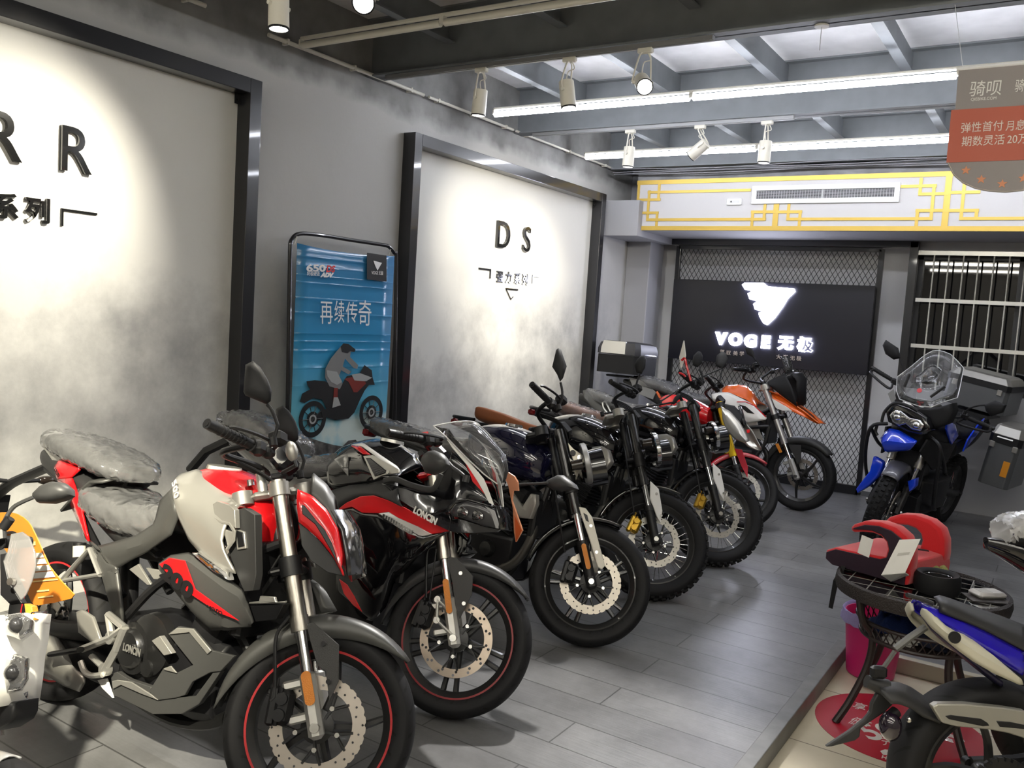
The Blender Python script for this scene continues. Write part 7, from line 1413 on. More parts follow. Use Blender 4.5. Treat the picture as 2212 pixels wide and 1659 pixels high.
MB().lathe([(.06, -.085), (.085, -.085), (.085, -.075), (.06, -.075)], (0, 0, b10.rr), n=40, closed=True).build('sprocket', mat('sprocket_black', (.02, .02, .02), .5, .5), R10)
ch_ = MB()
for i in range(26):
    a = 2 * pi * i / 26; ch_.box((.090 * cos(a), -.08, b10.rr + .090 * sin(a)), (.012, .012, .014), rot=Matrix.Rotation(-a, 3, 'Y'))
ch_.build('chain', BLACK, R10, smooth=0)

# ------------------------------------------------------------------ motorcycle 11: dark wrapped tail at the right edge
b11p = dict(o=(0.15, 3.80, TZ), hd=.55, lean=.1, st=0, wb=1.38, rf=.3, rr=.3, rake=.44, off=.04)
b11 = Bike('dark_motorcycle', 'dark motorcycle at the right edge with its tail seat wrapped in crumpled plastic', b11p, group='motorcycles in the showroom')
R11 = b11.root
body_loft('tail_panel', GLOSSBLACK, [(-.36, .93, .02, .015, .03), (-.25, .91, .07, .03, .07), (-.05, .84, .10, .04, .12), (.2, .74, .11, .05, .14), (.6, .72, .10, .06, .12)], R11)
s11 = body_loft('seat', MATTE, [(-.28, .965, .08, .03, .04), (-.1, .95, .12, .04, .06), (.15, .86, .13, .04, .06), (.5, .80, .12, .04, .05)], R11)
body_loft('plastic_wrap', film('crumpled_wrap', (.9, .9, .92), .5, .25, .8, 12), [(-.31, .975, .07, .03, .04), (-.24, .99, .10, .05, .05), (-.1, .97, .13, .06, .06), (.15, .88, .14, .05, .06), (.5, .82, .12, .04, .05)], s11, jitter=.008, grow=.003)
rear_end(b11, .14, 'five5'); wheel(R11, b11.FW, b11.rf, .11, 'five5'); fork(b11, 'conv'); engine(b11, .5, .98, .2, .46)
body_loft('fuel_tank', GLOSSBLACK, [(.58, .86, .08, .06, .1), (.8, .90, .15, .1, .12), (1.05, .84, .1, .06, .1)], R11)

# ------------------------------------------------------------------ banner stand leaning on the left wall
BX = -4.06
bs = thing('banner_stand', 'tall black tube stand holding a blue motorcycle banner against the left wall', 'banner', (BX, 4.32, 0))
def onb(pts): return [(p[0] - BX, p[1] - 4.32, p[2]) for p in pts]
ft = onb([(-4.06,3.738,0.79),(-4.06,3.724,1.34),(-4.06,3.707,1.789),(-4.06,3.703,1.895),(-4.06,3.713,1.949),(-4.06,3.776,1.993),(-4.06,3.961,2.003),(-4.06,4.227,2.001),(-4.06,4.514,2.0),(-4.06,4.598,1.995),(-4.06,4.663,1.956),(-4.06,4.687,1.907),(-4.06,4.723,1.348),(-4.06,4.762,0.71)])
pts_f = [(ft[0][0], ft[0][1], .02)] + ft + [(ft[-1][0], ft[-1][1], .02)]
MB().tube(crv(pts_f, 5), .013, n=10).build('tube_frame', FRAMEM, bs)
MB().box((.12, ft[0][1], .012), (.34, .03, .024)).build('foot', FRAMEM, bs, smooth=0); MB().box((.12, ft[-1][1], .012), (.34, .03, .024)).build('foot', FRAMEM, bs, smooth=0)
bq = onb([(-4.05,3.737,1.93),(-4.05,4.627,1.937),(-4.05,4.671,0.718),(-4.05,3.766,0.789)])
y0b, y1b = (bq[0][1] + bq[3][1]) / 2, (bq[1][1] + bq[2][1]) / 2; ztb = (bq[0][2] + bq[1][2]) / 2
BZ = .55
def banner_mat():
    m = bpy.data.materials.new('banner_print'); m.use_nodes = True; nt = m.node_tree; b = nt.nodes['Principled BSDF']; b.inputs['Roughness'].default_value = .28; b.inputs['Coat Weight'].default_value = .4; b.inputs['Coat Roughness'].default_value = .12
    N = nt.nodes.new; Lk = nt.links.new; tc = N('ShaderNodeTexCoord'); sx = N('ShaderNodeSeparateXYZ'); Lk(tc.outputs['Object'], sx.inputs[0])
    mr = N('ShaderNodeMapRange'); mr.inputs['From Min'].default_value = .75; mr.inputs['From Max'].default_value = 1.9; Lk(sx.outputs['Z'], mr.inputs['Value'])
    cr = N('ShaderNodeValToRGB'); Lk(mr.outputs['Result'], cr.inputs[0]); e = cr.color_ramp.elements
    e[0].position = 0; e[0].color = (*s2l((110, 185, 205)), 1); e[1].position = 1; e[1].color = (*s2l((52, 120, 168)), 1); q = e.new(.45); q.color = (*s2l((48, 140, 190)), 1)
    n = N('ShaderNodeTexNoise'); n.inputs['Scale'].default_value = 4.5; n.inputs['Detail'].default_value = 6; Lk(tc.outputs['Object'], n.inputs['Vector'])
    zc = N('ShaderNodeMapRange'); zc.inputs['From Min'].default_value = 1.0; zc.inputs['From Max'].default_value = .72; Lk(sx.outputs['Z'], zc.inputs['Value'])
    yy = N('ShaderNodeMath'); yy.operation = 'MULTIPLY_ADD'; yy.inputs[1].default_value = .5; yy.inputs[2].default_value = .62; Lk(sx.outputs['Y'], yy.inputs[0])
    mu = N('ShaderNodeMath'); mu.operation = 'MULTIPLY'; Lk(zc.outputs['Result'], mu.inputs[0]); Lk(yy.outputs[0], mu.inputs[1])
    ad = N('ShaderNodeMath'); ad.operation = 'ADD'; Lk(mu.outputs[0], ad.inputs[0]); Lk(n.outputs['Fac'], ad.inputs[1])
    th = N('ShaderNodeMapRange'); th.inputs['From Min'].default_value = .85; th.inputs['From Max'].default_value = 1.05; Lk(ad.outputs[0], th.inputs['Value'])
    mx = N('ShaderNodeMix'); mx.data_type = 'RGBA'; mx.inputs['B'].default_value = (*s2l((200, 215, 212)), 1); Lk(cr.outputs['Color'], mx.inputs['A']); Lk(th.outputs['Result'], mx.inputs['Factor'])
    Lk(mx.outputs['Result'], b.inputs['Base Color'])
    return m
gb_ = MB(); NR = 30; rows = []
crs = [1.86, 1.80, 1.745, 1.70, 1.60, 1.51, 1.38, 1.33, 1.27, 1.16, 1.05]
zs = sorted(set([BZ + (ztb - BZ) * i / NR for i in range(NR + 1)] + [c + d for c in crs for d in (-.006, 0, .006)]))
for z in zs:
    fold = .006 if any(abs(z - c) < 1e-6 for c in crs) else 0
    row = []
    for j in range(9):
        u = j / 8; sag = .035 * 4 * u * (1 - u) * max(0, (z - 1.75) / .2) * 0
        row.append((.012 + fold * (.6 + .4 * sin(j * 1.7 + z * 9)) + .006 * sin(u * 5 + z * 2), y0b + (y1b - y0b) * u, z - (.02 * (1 - (2 * u - 1) ** 2) if z >= ztb - 1e-6 else 0)))
    rows.append(row)
gb_.loft(rows, cap=False, closed=False)
ban = gb_.build('banner', banner_mat(), bs, smooth=60, solid=.0015)
XO = .032
def flatp(name, pts, m, th=.0012, xo=XO): return MB().prism([(xo, p[1], p[2]) for p in onb(pts)], (th, 0, 0)).build(name, m, ban, smooth=0)
ROCK = mat('print_rock', (.035, .035, .033), .5, noise=.8, nscale=25, col2=(.12, .115, .11))
flatp('print_rocks', [(-4.03,3.751,0.728),(-4.03,3.858,0.726),(-4.03,3.936,0.702),(-4.03,4.015,0.676),(-4.03,4.123,0.646),(-4.03,4.206,0.628),(-4.03,4.259,0.663),(-4.03,4.33,0.662),(-4.03,4.376,0.622),(-4.03,4.498,0.569),(-4.03,4.655,0.521),(-4.03,4.673,0.188),(-4.03,3.758,0.327)], ROCK)
PBK = mat('print_black', (.02, .021, .022), .35); PGR = mat('print_grey', (.10, .11, .11), .4); PRD = mat('print_red', s2l((120, 45, 38)), .4); PLG = mat('print_pale', (.32, .33, .33), .4); PWH = mat('print_white', (.8, .8, .8), .35)
flatp('print_motorcycle', [(-4.03,3.856,1.079),(-4.03,3.925,1.083),(-4.03,4.016,1.074),(-4.03,4.097,1.037),(-4.03,4.177,1.054),(-4.03,4.215,1.101),(-4.03,4.341,1.118),(-4.03,4.38,1.172),(-4.03,4.456,1.135),(-4.03,4.468,1.084),(-4.03,4.494,1.032),(-4.03,4.434,1.035),(-4.03,4.393,0.996),(-4.03,4.354,0.937),(-4.03,4.303,0.85),(-4.03,4.249,0.813),(-4.03,4.125,0.812),(-4.03,4.044,0.837),(-4.03,3.954,0.815),(-4.03,3.914,0.846),(-4.03,4.04,0.895),(-4.03,3.997,0.955),(-4.03,3.919,0.969),(-4.03,3.846,0.94),(-4.03,3.808,0.951),(-4.03,3.824,1.001),(-4.03,3.891,1.026),(-4.03,3.864,1.055)], PBK)
flatp('print_fairing', [(-4.03,4.189,1.083),(-4.03,4.244,1.091),(-4.03,4.342,1.103),(-4.03,4.404,1.046),(-4.03,4.349,1.008),(-4.03,4.322,0.989),(-4.03,4.286,0.99),(-4.03,4.232,1.062)], PRD, xo=XO + .0015)
flatp('print_cowl', [(-4.03,4.257,1.11),(-4.03,4.341,1.118),(-4.03,4.46,1.084),(-4.03,4.403,1.061),(-4.03,4.287,1.07)], PLG, xo=XO + .0025)
flatp('print_rider', [(-4.03,4.141,1.297),(-4.03,4.166,1.32),(-4.03,4.215,1.315),(-4.03,4.28,1.282),(-4.03,4.274,1.263),(-4.03,4.239,1.263),(-4.03,4.234,1.229),(-4.03,4.316,1.173),(-4.03,4.31,1.148),(-4.03,4.275,1.154),(-4.03,4.187,1.219),(-4.03,4.17,1.166),(-4.03,4.255,1.13),(-4.03,4.229,1.111),(-4.03,4.158,1.142),(-4.03,4.134,1.094),(-4.03,4.177,1.054),(-4.03,4.153,1.016),(-4.03,4.057,1.039),(-4.03,4.014,1.098),(-4.03,4.013,1.155),(-4.03,4.059,1.221),(-4.03,4.109,1.268)], PGR, xo=XO + .0015)
flatp('print_helmet', [(-4.03,4.141,1.297),(-4.03,4.166,1.32),(-4.03,4.215,1.315),(-4.03,4.283,1.279),(-4.03,4.274,1.263),(-4.03,4.232,1.268),(-4.03,4.205,1.253),(-4.03,4.157,1.263)], PBK, xo=XO + .003)
flatp('print_trousers', [(-4.03,4.024,1.145),(-4.03,4.118,1.133),(-4.03,4.17,1.064),(-4.03,4.124,1.046),(-4.03,4.069,1.067),(-4.03,4.033,1.106)], PLG, xo=XO + .003)
flatp('print_boot', [(-4.03,4.098,1.027),(-4.03,4.132,1.026),(-4.03,4.135,0.968),(-4.03,4.167,0.907),(-4.03,4.093,0.897),(-4.03,4.096,0.96)], PRD, xo=XO + .003)
flatp('print_boot', [(-4.03,4.099,0.965),(-4.03,4.136,0.963),(-4.03,4.166,0.909),(-4.03,4.09,0.896)], PLG, xo=XO + .004)
for c_, rx in (([(-4.03,3.921,0.832)][0], [(-4.03,3.815,0.844)][0]), ([(-4.03,4.471,0.842)][0], [(-4.03,4.354,0.857)][0])):
    c_ = onb([c_])[0]; R_ = .118
    me = flat2d([circ(R_, 40), list(reversed(circ(R_ * .72, 40)))], .001); MB().add_mesh(me, frame_m((XO + .002, c_[1], c_[2]), (0, 1, 0), (0, 0, 1))).build('print_tyre', PBK, ban, smooth=0)
    sp_ = MB()
    for i in range(10): a = 2 * pi * i / 10; sp_.cyl((XO + .002, c_[1], c_[2]), (XO + .002, c_[1] + R_ * .76 * cos(a), c_[2] + R_ * .76 * sin(a)), .003, n=4)
    me = flat2d([circ(R_ * .42, 24)], .001); sp_.add_mesh(me, frame_m((XO + .002, c_[1], c_[2]), (0, 1, 0), (0, 0, 1)))
    sp_.build('print_spokes', PBK, ban, smooth=0)
    MB().add_mesh(flat2d([circ(R_ * .26, 24), list(reversed(circ(R_ * .16, 24)))], .001), frame_m((XO + .004, c_[1], c_[2]), (0, 1, 0), (0, 0, 1))).build('print_hub', PLG, ban, smooth=0)
def btext(txt, pts, size, m, bold=.0, shear=0.0, name='print_text', xo=XO + .002):
    p = onb(pts); label_text(txt, (xo, p[0][1], p[0][2]), (xo, p[1][1], p[1][2]), size, m, ban, name, (1, 0, 0), bold, shear=shear, ex=.0006)
btext('650', [(-4.03,3.809,1.785),(-4.03,3.973,1.794)], .058, PWH, .002)
btext('DS', [(-4.03,3.977,1.792),(-4.03,4.057,1.796)], .058, mat('print_bright_red', s2l((215, 50, 45)), .4), .002, .2)
btext('终极硬派', [(-4.03,3.817,1.753),(-4.03,3.924,1.757)], .034, PWH, .001)
btext('ADV', [(-4.03,3.937,1.752),(-4.03,4.057,1.757)], .036, PWH, .003, .3)
for ch, pts, sz in (('再', [(-4.03,3.944,1.507),(-4.03,4.054,1.508)], .165), ('续', [(-4.03,4.069,1.514),(-4.03,4.163,1.514)], .155), ('传', [(-4.03,4.176,1.514),(-4.03,4.285,1.515)], .150), ('奇', [(-4.03,4.292,1.511),(-4.03,4.417,1.511)], .185)): btext(ch, pts, sz, PWH, .003, -.08)
flatp('print_logo_block', [(-4.03,4.349,1.93),(-4.03,4.546,1.928),(-4.03,4.56,1.75),(-4.03,4.362,1.752)], PBK, xo=XO + .001)
flatp('print_emblem', [(-4.03,4.413,1.882),(-4.03,4.448,1.879),(-4.03,4.499,1.874),(-4.03,4.478,1.845),(-4.03,4.459,1.819),(-4.03,4.439,1.842),(-4.03,4.426,1.861)], PWH, xo=XO + .0035)
btext('VOGE', [(-4.03,4.4,1.799),(-4.03,4.466,1.801)], .032, PWH, xo=XO + .0035); btext('无极', [(-4.03,4.472,1.802),(-4.03,4.517,1.803)], .03, PWH, xo=XO + .0035)
for p in onb([(-4.04,3.737,1.943),(-4.04,4.602,1.946)]): MB().tube([(.0, p[1], p[2] - .02), (.02, p[1], p[2] + .03)], .004, n=6).build('cable_tie', WHITE, bs)

# ------------------------------------------------------------------ hanging sign, upper right
SY = 4.4
sgn = [(-0.556,4.4,2.809),(-0.556,4.4,2.742),(-0.554,4.4,2.638),(-0.566,4.4,2.633),(-0.565,4.4,2.398),(-0.556,4.4,2.382),(-0.534,4.4,2.342),(-0.495,4.4,2.306),(-0.441,4.4,2.279),(-0.382,4.4,2.265),(-0.325,4.4,2.26)]
cx = sgn[-1][0] + .005
hs = thing('hanging_sign', 'grey and orange hanging sign with stars and white characters at upper right', 'sign', (cx, SY, sgn[0][2]))
def onh(pts): return [(p[0] - cx, 0, p[2] - sgn[0][2]) for p in pts]
o_ = onh(sgn); half = [(p[0], p[2]) for p in o_]
def sym(h): return h + [(-x, z) for x, z in reversed(h)]
SGREY = mat('sign_grey', (.26, .23, .225), .5); SORG = mat('sign_orange', s2l((180, 82, 56)), .5); SCRM = mat('sign_cream', (.78, .70, .62), .5); SSTAR = mat('sign_star', s2l((215, 140, 100)), .5)
def hpoly(name, pts2, m, y, th=.004): return MB().prism([(x, y, z) for x, z in pts2], (0, th, 0)).build(name, m, hs, smooth=0)
hpoly('board', sym(half), SGREY, 0, .006)
ob = onh([(-0.566,4.4,2.633),(-0.564,4.4,2.399)])
hpoly('orange_band', [(ob[0][0] - .003, ob[0][2]), (-ob[0][0] + .003, ob[0][2]), (-ob[1][0] + .003, ob[1][2]), (ob[1][0] - .003, ob[1][2])], SORG, -.004)
def htext(txt, pts, size, m, bold=.002, y=-.0045):
    p = onh(pts); label_text(txt, (p[0][0], y, p[0][2]), (p[1][0], y, p[1][2]), size, m, hs, 'sign_text', (0, -1, 0), bold, ex=.0008)
htext('弹性首付', [(-0.523,4.396,2.547),(-0.358,4.396,2.548)], .048, SCRM); htext('月息', [(-0.346,4.396,2.545),(-0.274,4.396,2.546)], .048, SCRM)
htext('期数灵活', [(-0.514,4.396,2.486),(-0.346,4.396,2.487)], .048, SCRM); htext('20万', [(-0.335,4.396,2.487),(-0.258,4.396,2.488)], .048, SCRM)
htext('骑呗', [(-0.505,4.398,2.716),(-0.38,4.398,2.713)], .072, WHITE, .002, -.0005); htext('骑呗', [(-0.328,4.398,2.716),(-0.258,4.398,2.714)], .058, WHITE, .001, -.0005)
htext('QIEBIKE.COM', [(-0.495,4.398,2.674),(-0.395,4.398,2.673)], .018, WHITE, 0, -.0005)
for p in onh([(-0.484,4.396,2.362),(-0.419,4.396,2.32),(-0.335,4.396,2.298),(-0.256,4.396,2.32),(-0.201,4.396,2.36)]):
    hpoly('star', [(p[0] + (.021 if i % 2 == 0 else .009) * sin(2 * pi * i / 10), p[2] + (.021 if i % 2 == 0 else .009) * cos(2 * pi * i / 10)) for i in range(10)], SSTAR, -.003, .003)
MB().tube([(x, -.003, z) for x, z in sym([(a * .985, b + .006 if i == 0 else b + .004) for i, (a, b) in enumerate(half)][4:])], .0012, n=4).build('stitched_edge', SCRM, hs)
MB().cyl((half[0][0] - .01, .002, .006), (-half[0][0] + .01, .002, .006), .008, n=10).build('hanging_rod', mat('rod_white', (.85, .85, .85), .3), hs)
st_ = onh([(-0.541,4.4,2.826)])[0]
for s_ in (1, -1): MB().cyl((st_[0] * s_, .0, .01), (st_[0] * s_ - .07, .06, .33), .0015, n=5).build('string', mat('string_grey', (.6, .6, .6), .5), hs)
q = [(-1.211,4.517,3.115)][0]
sk = thing('ceiling_hook', 'small white disc with a dangling thread under the middle beam', 'hook', (q[0], q[1], 3.118))
MB().cyl((0, 0, -.006), (0, 0, .002), .035, n=18).build('disc', LAMPW, sk); MB().cyl((0, 0, -.12), (0, 0, -.005), .002, n=5).build('thread', mat('string_grey'), sk)

# ------------------------------------------------------------------ rattan table with the things on it
TCX, TCY, TTOP, TR = -.45, 4.08, .54, .345
RATT = mat('dark_rattan', (.020, .014, .012), .55, bump=.8, bscale=160); RATTL = mat('dark_cane', (.018, .011, .010), .45)
tb_ = thing('rattan_table', 'round dark rattan table with a black glass top and a lower shelf', 'table', (TCX, TCY, TZ)); H = TTOP - TZ
MB().lathe([(TR - .03, H - .065), (TR, H - .06), (TR + .006, H - .03), (TR + .002, H - .004), (TR - .012, H + .002), (TR - .02, H - .01)], n=56, axis='Z', closed=True).build('rim', RATT, tb_)
MB().cyl((0, 0, H - .022), (0, 0, H - .010), TR - .015, n=56).build('glass_top', mat('black_glass', (.004, .004, .005), .03, coat=1.0), tb_)
ln = MB()  # pale grid painted on the glass, standing for the reflected window bars
for i in range(-3, 4):
    L_ = sqrt(max(.001, (TR - .02) ** 2 - (i * .09) ** 2)); ln.box((i * .09, 0, H - .0095), (.004, 2 * L_, .001)); ln.box((0, i * .09, H - .0095), (2 * L_, .004, .001))
ln.build('painted_reflection', mat('reflection_pale', (.25, .24, .22), .3), tb_, smooth=0)
for k, a in enumerate((radians(225), radians(315), radians(45), radians(135))):
    pts = [(r_ * cos(a), r_ * sin(a), z_) for r_, z_ in ((.30, H - .05), (.27, H - .16), (.215, .38), (.225, .25), (.29, .10), (.355, .0))]
    MB().tube(crv(pts, 5), .016, n=10).build('leg', RATTL, tb_)
SHZ = .375
sh_ = MB().tube([(.225 * cos(t), .225 * sin(t), SHZ) for t in [2 * pi * i / 40 for i in range(40)]], .010, n=8, closed=True).tube([(.245 * cos(t), .245 * sin(t), SHZ + .07) for t in [2 * pi * i / 40 for i in range(40)]], .009, n=8, closed=True)
for i in range(40):
    t = 2 * pi * i / 40; t2 = t + .16; sh_.cyl((.225 * cos(t), .225 * sin(t), SHZ), (.245 * cos(t2), .245 * sin(t2), SHZ + .07), .003, n=5).cyl((.225 * cos(t2), .225 * sin(t2), SHZ), (.245 * cos(t), .245 * sin(t), SHZ + .07), .003, n=5)
sh_.build('shelf_basket', RATTL, tb_); MB().cyl((0, 0, SHZ - .006), (0, 0, SHZ), .225, n=40).build('shelf_board', RATTL, tb_)
# things in the shelf
def put(o, label, cat, loc, rz=0, group=None):
    o.location = loc; o.rotation_euler = (0, 0, rz); return tag(o, label, cat, group)
BLUEC = mat('blue_cloth', s2l((28, 52, 110)), .8, bump=.4, bscale=60)
def cloth(name, m, w_, d_, h_, seed, n=16):
    r_ = random.Random(seed); b = MB(); ph = [r_.uniform(0, 6) for _ in range(6)]
    top = [[(w_ * (i / n - .5), d_ * (j / n - .5), h_ * (min(1, 5 * min(i, n - i, j, n - j) / n + .1)) * (.75 + .25 * sin(5 * i / n * pi + ph[0]) * sin(4 * j / n * pi + ph[1]) + .12 * sin(11 * i / n + ph[2] + 9 * j / n))) for j in range(n + 1)] for i in range(n + 1)]
    b.loft(top, cap=False, closed=False); b.face([(-w_ / 2, -d_ / 2, 0), (-w_ / 2, d_ / 2, 0), (w_ / 2, d_ / 2, 0), (w_ / 2, -d_ / 2, 0)])
    return b.build(name, m, smooth=70)
zsh = TZ + SHZ + .001
put(cloth('folded_cloth', BLUEC, .20, .15, .08, 3), 'folded blue cloth on the table shelf at its left side', 'cloth', (TCX - .09, TCY + .03, zsh), .5)
g_ = cloth('work_gloves', mat('navy_knit', (.012, .016, .04), .9), .17, .15, .06, 5); put(g_, 'dark navy patterned bundle with blue squares on the table shelf', 'gloves', (TCX + .09, TCY - .06, zsh), -.2)
for k in range(6): MB().box((-.05 + .05 * (k % 3), -.04 + .055 * (k // 3), .056), (.030, .026, .004), rot=Matrix.Rotation(.3 * k, 3, 'Z')).build('blue_square', mat('square_blue', s2l((50, 85, 165)), .7), g_, smooth=0)
o = MB()
for k in range(3): o.box((.01 * k, .006 * k, .004 + .008 * k), (.12, .07, .007), rot=Matrix.Rotation(.15 * k, 3, 'Z'))
put(o.build('magazine_stack', PAPER, smooth=0), 'small stack of white papers at the front of the table shelf', 'papers', (TCX - .05, TCY - .15, zsh), .3)
# booster seat
REDF = mat('red_fabric', s2l((200, 20, 28)), .85, bump=.25, bscale=350, sheen=.3); PLUM = mat('plum_shell', (.018, .006, .016), .6)
bo = thing('booster_seat', 'red child booster seat with two hooked armrests on the rattan table', 'booster seat', (-.60, 4.22, TTOP + .001), radians(-18))
# local: x forward(-), built with y lateral; forward = -x
def arm(y0, y1, side):
    prof = [(.172, .0), (.178, .10), (.172, .16), (.15, .207), (.10, .236), (.03, .244), (-.04, .233), (-.09, .206), (-.108, .184), (-.092, .168), (-.05, .182), (.0, .190), (.04, .184), (.066, .165), (.076, .135), (.070, .10), (.05, .075)]
    prof = [(x, z) for x, z in prof]
    n = len(prof); ys = [(y0, .94), (y0 + (y1 - y0) * .15, 1.0), (y0 + (y1 - y0) * .85, 1.0), (y1, .94)]
    cx_ = sum(p[0] for p in prof) / n; cz_ = sum(p[1] for p in prof) / n
    return [[(cx_ + (x - cx_) * k, y, cz_ + (z - cz_) * k) for x, z in prof + [(.03, .0)]] for y, k in ys]
b_ = MB(); secs = []
for y, k in ((-.20, .9), (-.19, 1.0), (.19, 1.0), (.20, .9)):
    secs.append([(x * k, y, z) for x, z in ((.175, .0), (.18, .05), (.17, .095), (.10, .10), (-.08, .085), (-.17, .08), (-.215, .055), (-.215, .02), (-.18, .0))])
b_.loft(secs).build('cushion', REDF, bo, smooth=50, bevel=.012)
for y0, y1 in ((-.20, -.115), (.115, .20)):
    a_ = MB().loft(arm(y0, y1, 1)).build('armrest', REDF, bo, smooth=50, bevel=.010)
MB().prism([(x, -.2015, z) for x, z in ((.168, .0), (.170, .10), (.160, .155), (.138, .195), (.09, .220), (.03, .228), (-.035, .218), (-.08, .195), (-.092, .184), (-.05, .192), (.0, .200), (.045, .194), (.076, .170), (.086, .135), (.078, .10), (.05, .085), (-.16, .075), (-.205, .05), (-.205, .02), (-.17, .0))], (0, -.006, 0)).build('side_shell', PLUM, bo, smooth=30, bevel=.003)
MB().box((-.02, -.2085, .125), (.055, .002, .085), rot=Matrix.Rotation(.15, 3, 'Y')).build('care_label', PAPER, bo, smooth=0)
MB().tube(crv([(.04, -.11, .10), (.09, -.03, .12), (.14, .04, .115)], 5), .012, n=6, flat=.3).build('belt_strap', BLACK, bo)
q = [(-0.795,4.3,0.488),(-0.778,4.3,0.412),(-0.793,4.3,0.306)]; 
MB().prism([(-.12, -.21, .01), (-.10, -.21, .01), (-.115, -.235, -.06), (-.13, -.235, -.19), (-.15, -.235, -.19), (-.14, -.235, -.06)], (0, -.002, 0)).build('hanging_strap', BLACK, bo, smooth=0)
# card stand, towel, tyre ashtray, tissue pack
A = [(-0.539,3.9,0.737),(-0.458,3.9,0.758),(-0.497,3.9,0.614),(-0.588,3.9,0.585)]
cd_ = MB().prism([V(A[0]) + V((0, .05, 0)), V(A[1]) + V((0, .05, 0)), A[2], A[3]], (.0, .004, .001))
b0 = V(A[3]); b1_ = V(A[2]); fl_ = [(-0.485,4.096,0.548),(-0.558,3.969,0.548)]
cd_.prism([b0, b1_, fl_[0], fl_[1]], (0, 0, .004))
o = cd_.build('card_stand', PAPER, smooth=0); tag(o, 'white L-shaped card standing on the table in front of the booster seat', 'card')
pr = MB().prism([b0.lerp(V(A[0]) + V((0, .05, 0)), .55) + (b1_ - b0) * .25 + V((0, -.003, 0)), b0.lerp(V(A[0]) + V((0, .05, 0)), .55) + (b1_ - b0) * .75 + V((0, -.003, 0)), b0.lerp(V(A[0]) + V((0, .05, 0)), .62) + (b1_ - b0) * .75 + V((0, -.003, 0)), b0.lerp(V(A[0]) + V((0, .05, 0)), .62) + (b1_ - b0) * .25 + V((0, -.003, 0))], (0, -.0006, 0)).build('card_print', mat('print_faint', (.5, .49, .45), .6), o, smooth=0)
tw_ = cloth('towel', mat('lime_towel', s2l((150, 150, 90)), .95, bump=1.0, bscale=120), .20, .13, .07, 9); put(tw_, 'crumpled lime green towel on the table behind the tyre ashtray', 'towel', (-.43, 4.20, TTOP - .008), .5)
q = [(-0.397,4.191,0.6)][0]
at = thing('tyre_ashtray', 'black tyre-shaped ashtray on the table top', 'ashtray', (-.385, 4.02, TTOP - .009))
MB().lathe([(.058, .012), (.070, .004), (.082, 0), (.090, .012), (.0915, .04), (.090, .07), (.082, .083), (.070, .082), (.060, .074), (.056, .06), (.056, .02)], n=48, axis='Z', closed=True).build('tyre', RUBBER, at)
MB().lathe([(.001, .02), (.05, .02), (.057, .03), (.057, .066), (.060, .068), (.060, .016), (.001, .012)], n=36, axis='Z', closed=True).build('steel_bowl', CHROME, at)
o = MB().box((0, 0, .012), (.13, .085, .024), ch=.010).build('tissue_pack', mat('tissue_white', (.72, .70, .67), .35, noise=.2, nscale=18), smooth=30); put(o, 'white packet of tissues on the right half of the table', 'tissues', (-.20, 4.09, TTOP - .008), .75)
pr = MB().box((-.02, .0, .0245), (.05, .05, .001)).build('pack_print', mat('print_faint'), o, smooth=0)
o = MB().box((0, 0, .003), (.16, .11, .006)).build('leaflet', mat('leaflet_dark', (.05, .045, .045), .3), smooth=0); put(o, 'dark leaflet under the white packet of tissues on the table', 'leaflet', (-.20, 4.06, TTOP - .0085), .5)
bpy.data.objects['tissue_pack'].location.z += .0065
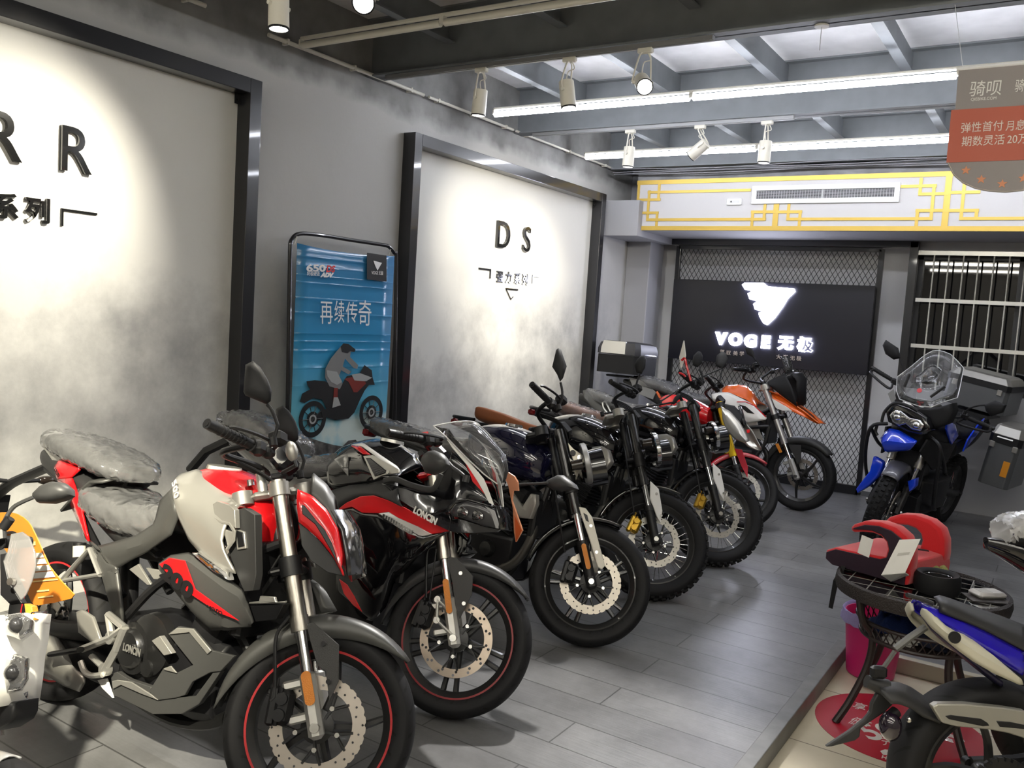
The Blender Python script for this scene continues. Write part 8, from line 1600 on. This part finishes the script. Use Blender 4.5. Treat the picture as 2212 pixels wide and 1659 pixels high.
# waste bin
bn = thing('waste_bin', 'bright pink waste bin with a lilac bag beside the rattan table', 'bin', (-.685, 4.50, TZ))
MB().lathe([(.001, .002), (.105, .002), (.112, .01), (.140, .30), (.146, .305), (.146, .312), (.136, .312), (.132, .30), (.106, .014), (.001, .012)], n=44, axis='Z').build('bin_body', mat('pink_plastic', s2l((215, 45, 120)), .4), bn)
bg = MB(); secs = []; rn = random.Random(4)
for k, (r_, z_) in enumerate(((.128, .22), (.134, .29), (.142, .318), (.152, .322), (.157, .305), (.160, .28), (.158, .265))):
    secs.append([((r_ + rn.uniform(-.004, .004) * (k > 2)) * cos(2 * pi * i / 40), (r_ + rn.uniform(-.004, .004) * (k > 2)) * sin(2 * pi * i / 40), z_ + rn.uniform(-.008, .008) * (k > 2)) for i in range(40)])
for a, b in zip(secs, secs[1:]): pass
bg.loft(secs, cap=False); bg.build('bin_bag', mat('lilac_bag', s2l((165, 155, 205)), .3, bump=.3, bscale=50), bn, smooth=70)
# round floor sticker
fs = thing('floor_sticker', 'round red promotional sticker with white characters on the cream tiles', 'sticker', (-.46, 3.95, TZ + .001))
MB().cyl((0, 0, 0), (0, 0, .001), .345, n=64).build('disc', mat('sticker_crimson', s2l((175, 28, 48)), .35), fs, smooth=0)
def ftext(txt, pts, size, bold=.002):
    p = [(a[0] + .46, a[1] - 3.95, .0012) for a in pts]; label_text(txt, p[0], p[1], size, WHITE, fs, 'sticker_text', (0, 0, 1), bold, ex=.0004, lift=.0005)
ftext('享首付', [(-0.676,4.061,-0.074),(-0.503,4.054,-0.074)], .085); ftext('低至', [(-0.651,3.893,-0.074),(-0.577,3.879,-0.074)], .10)
ftext('59', [(-0.589,3.803,-0.074),(-0.463,3.899,-0.074)], .20, .004); ftext('元起', [(-0.504,3.77,-0.074),(-0.401,3.806,-0.074)], .075)
ftext('HONDA', [(-0.479,3.634,-0.074),(-0.373,3.638,-0.074)], .04, .001)
ws_ = [(a[0] + .46, a[1] - 3.95, .0015) for a in [(-0.492,3.68,-0.074),(-0.479,3.709,-0.074),(-0.449,3.721,-0.074),(-0.422,3.71,-0.074),(-0.449,3.696,-0.074),(-0.468,3.686,-0.074),(-0.455,3.668,-0.074),(-0.477,3.656,-0.074)]]
MB().prism(ws_, (0, 0, .0006)).build('sticker_emblem', WHITE, fs, smooth=0)
q = [(-0.267,4.007,-0.074)][0]
sw = MB()
for r_ in (.018, .032, .046): sw.tube([(q[0] + .46 + r_ * cos(t), q[1] - 3.95 + r_ * .8 * sin(t), .0015) for t in [2 * pi * i / 24 for i in range(20)]], .004, n=4, flat=.2)
sw.build('sticker_swirl', WHITE, fs, smooth=0)
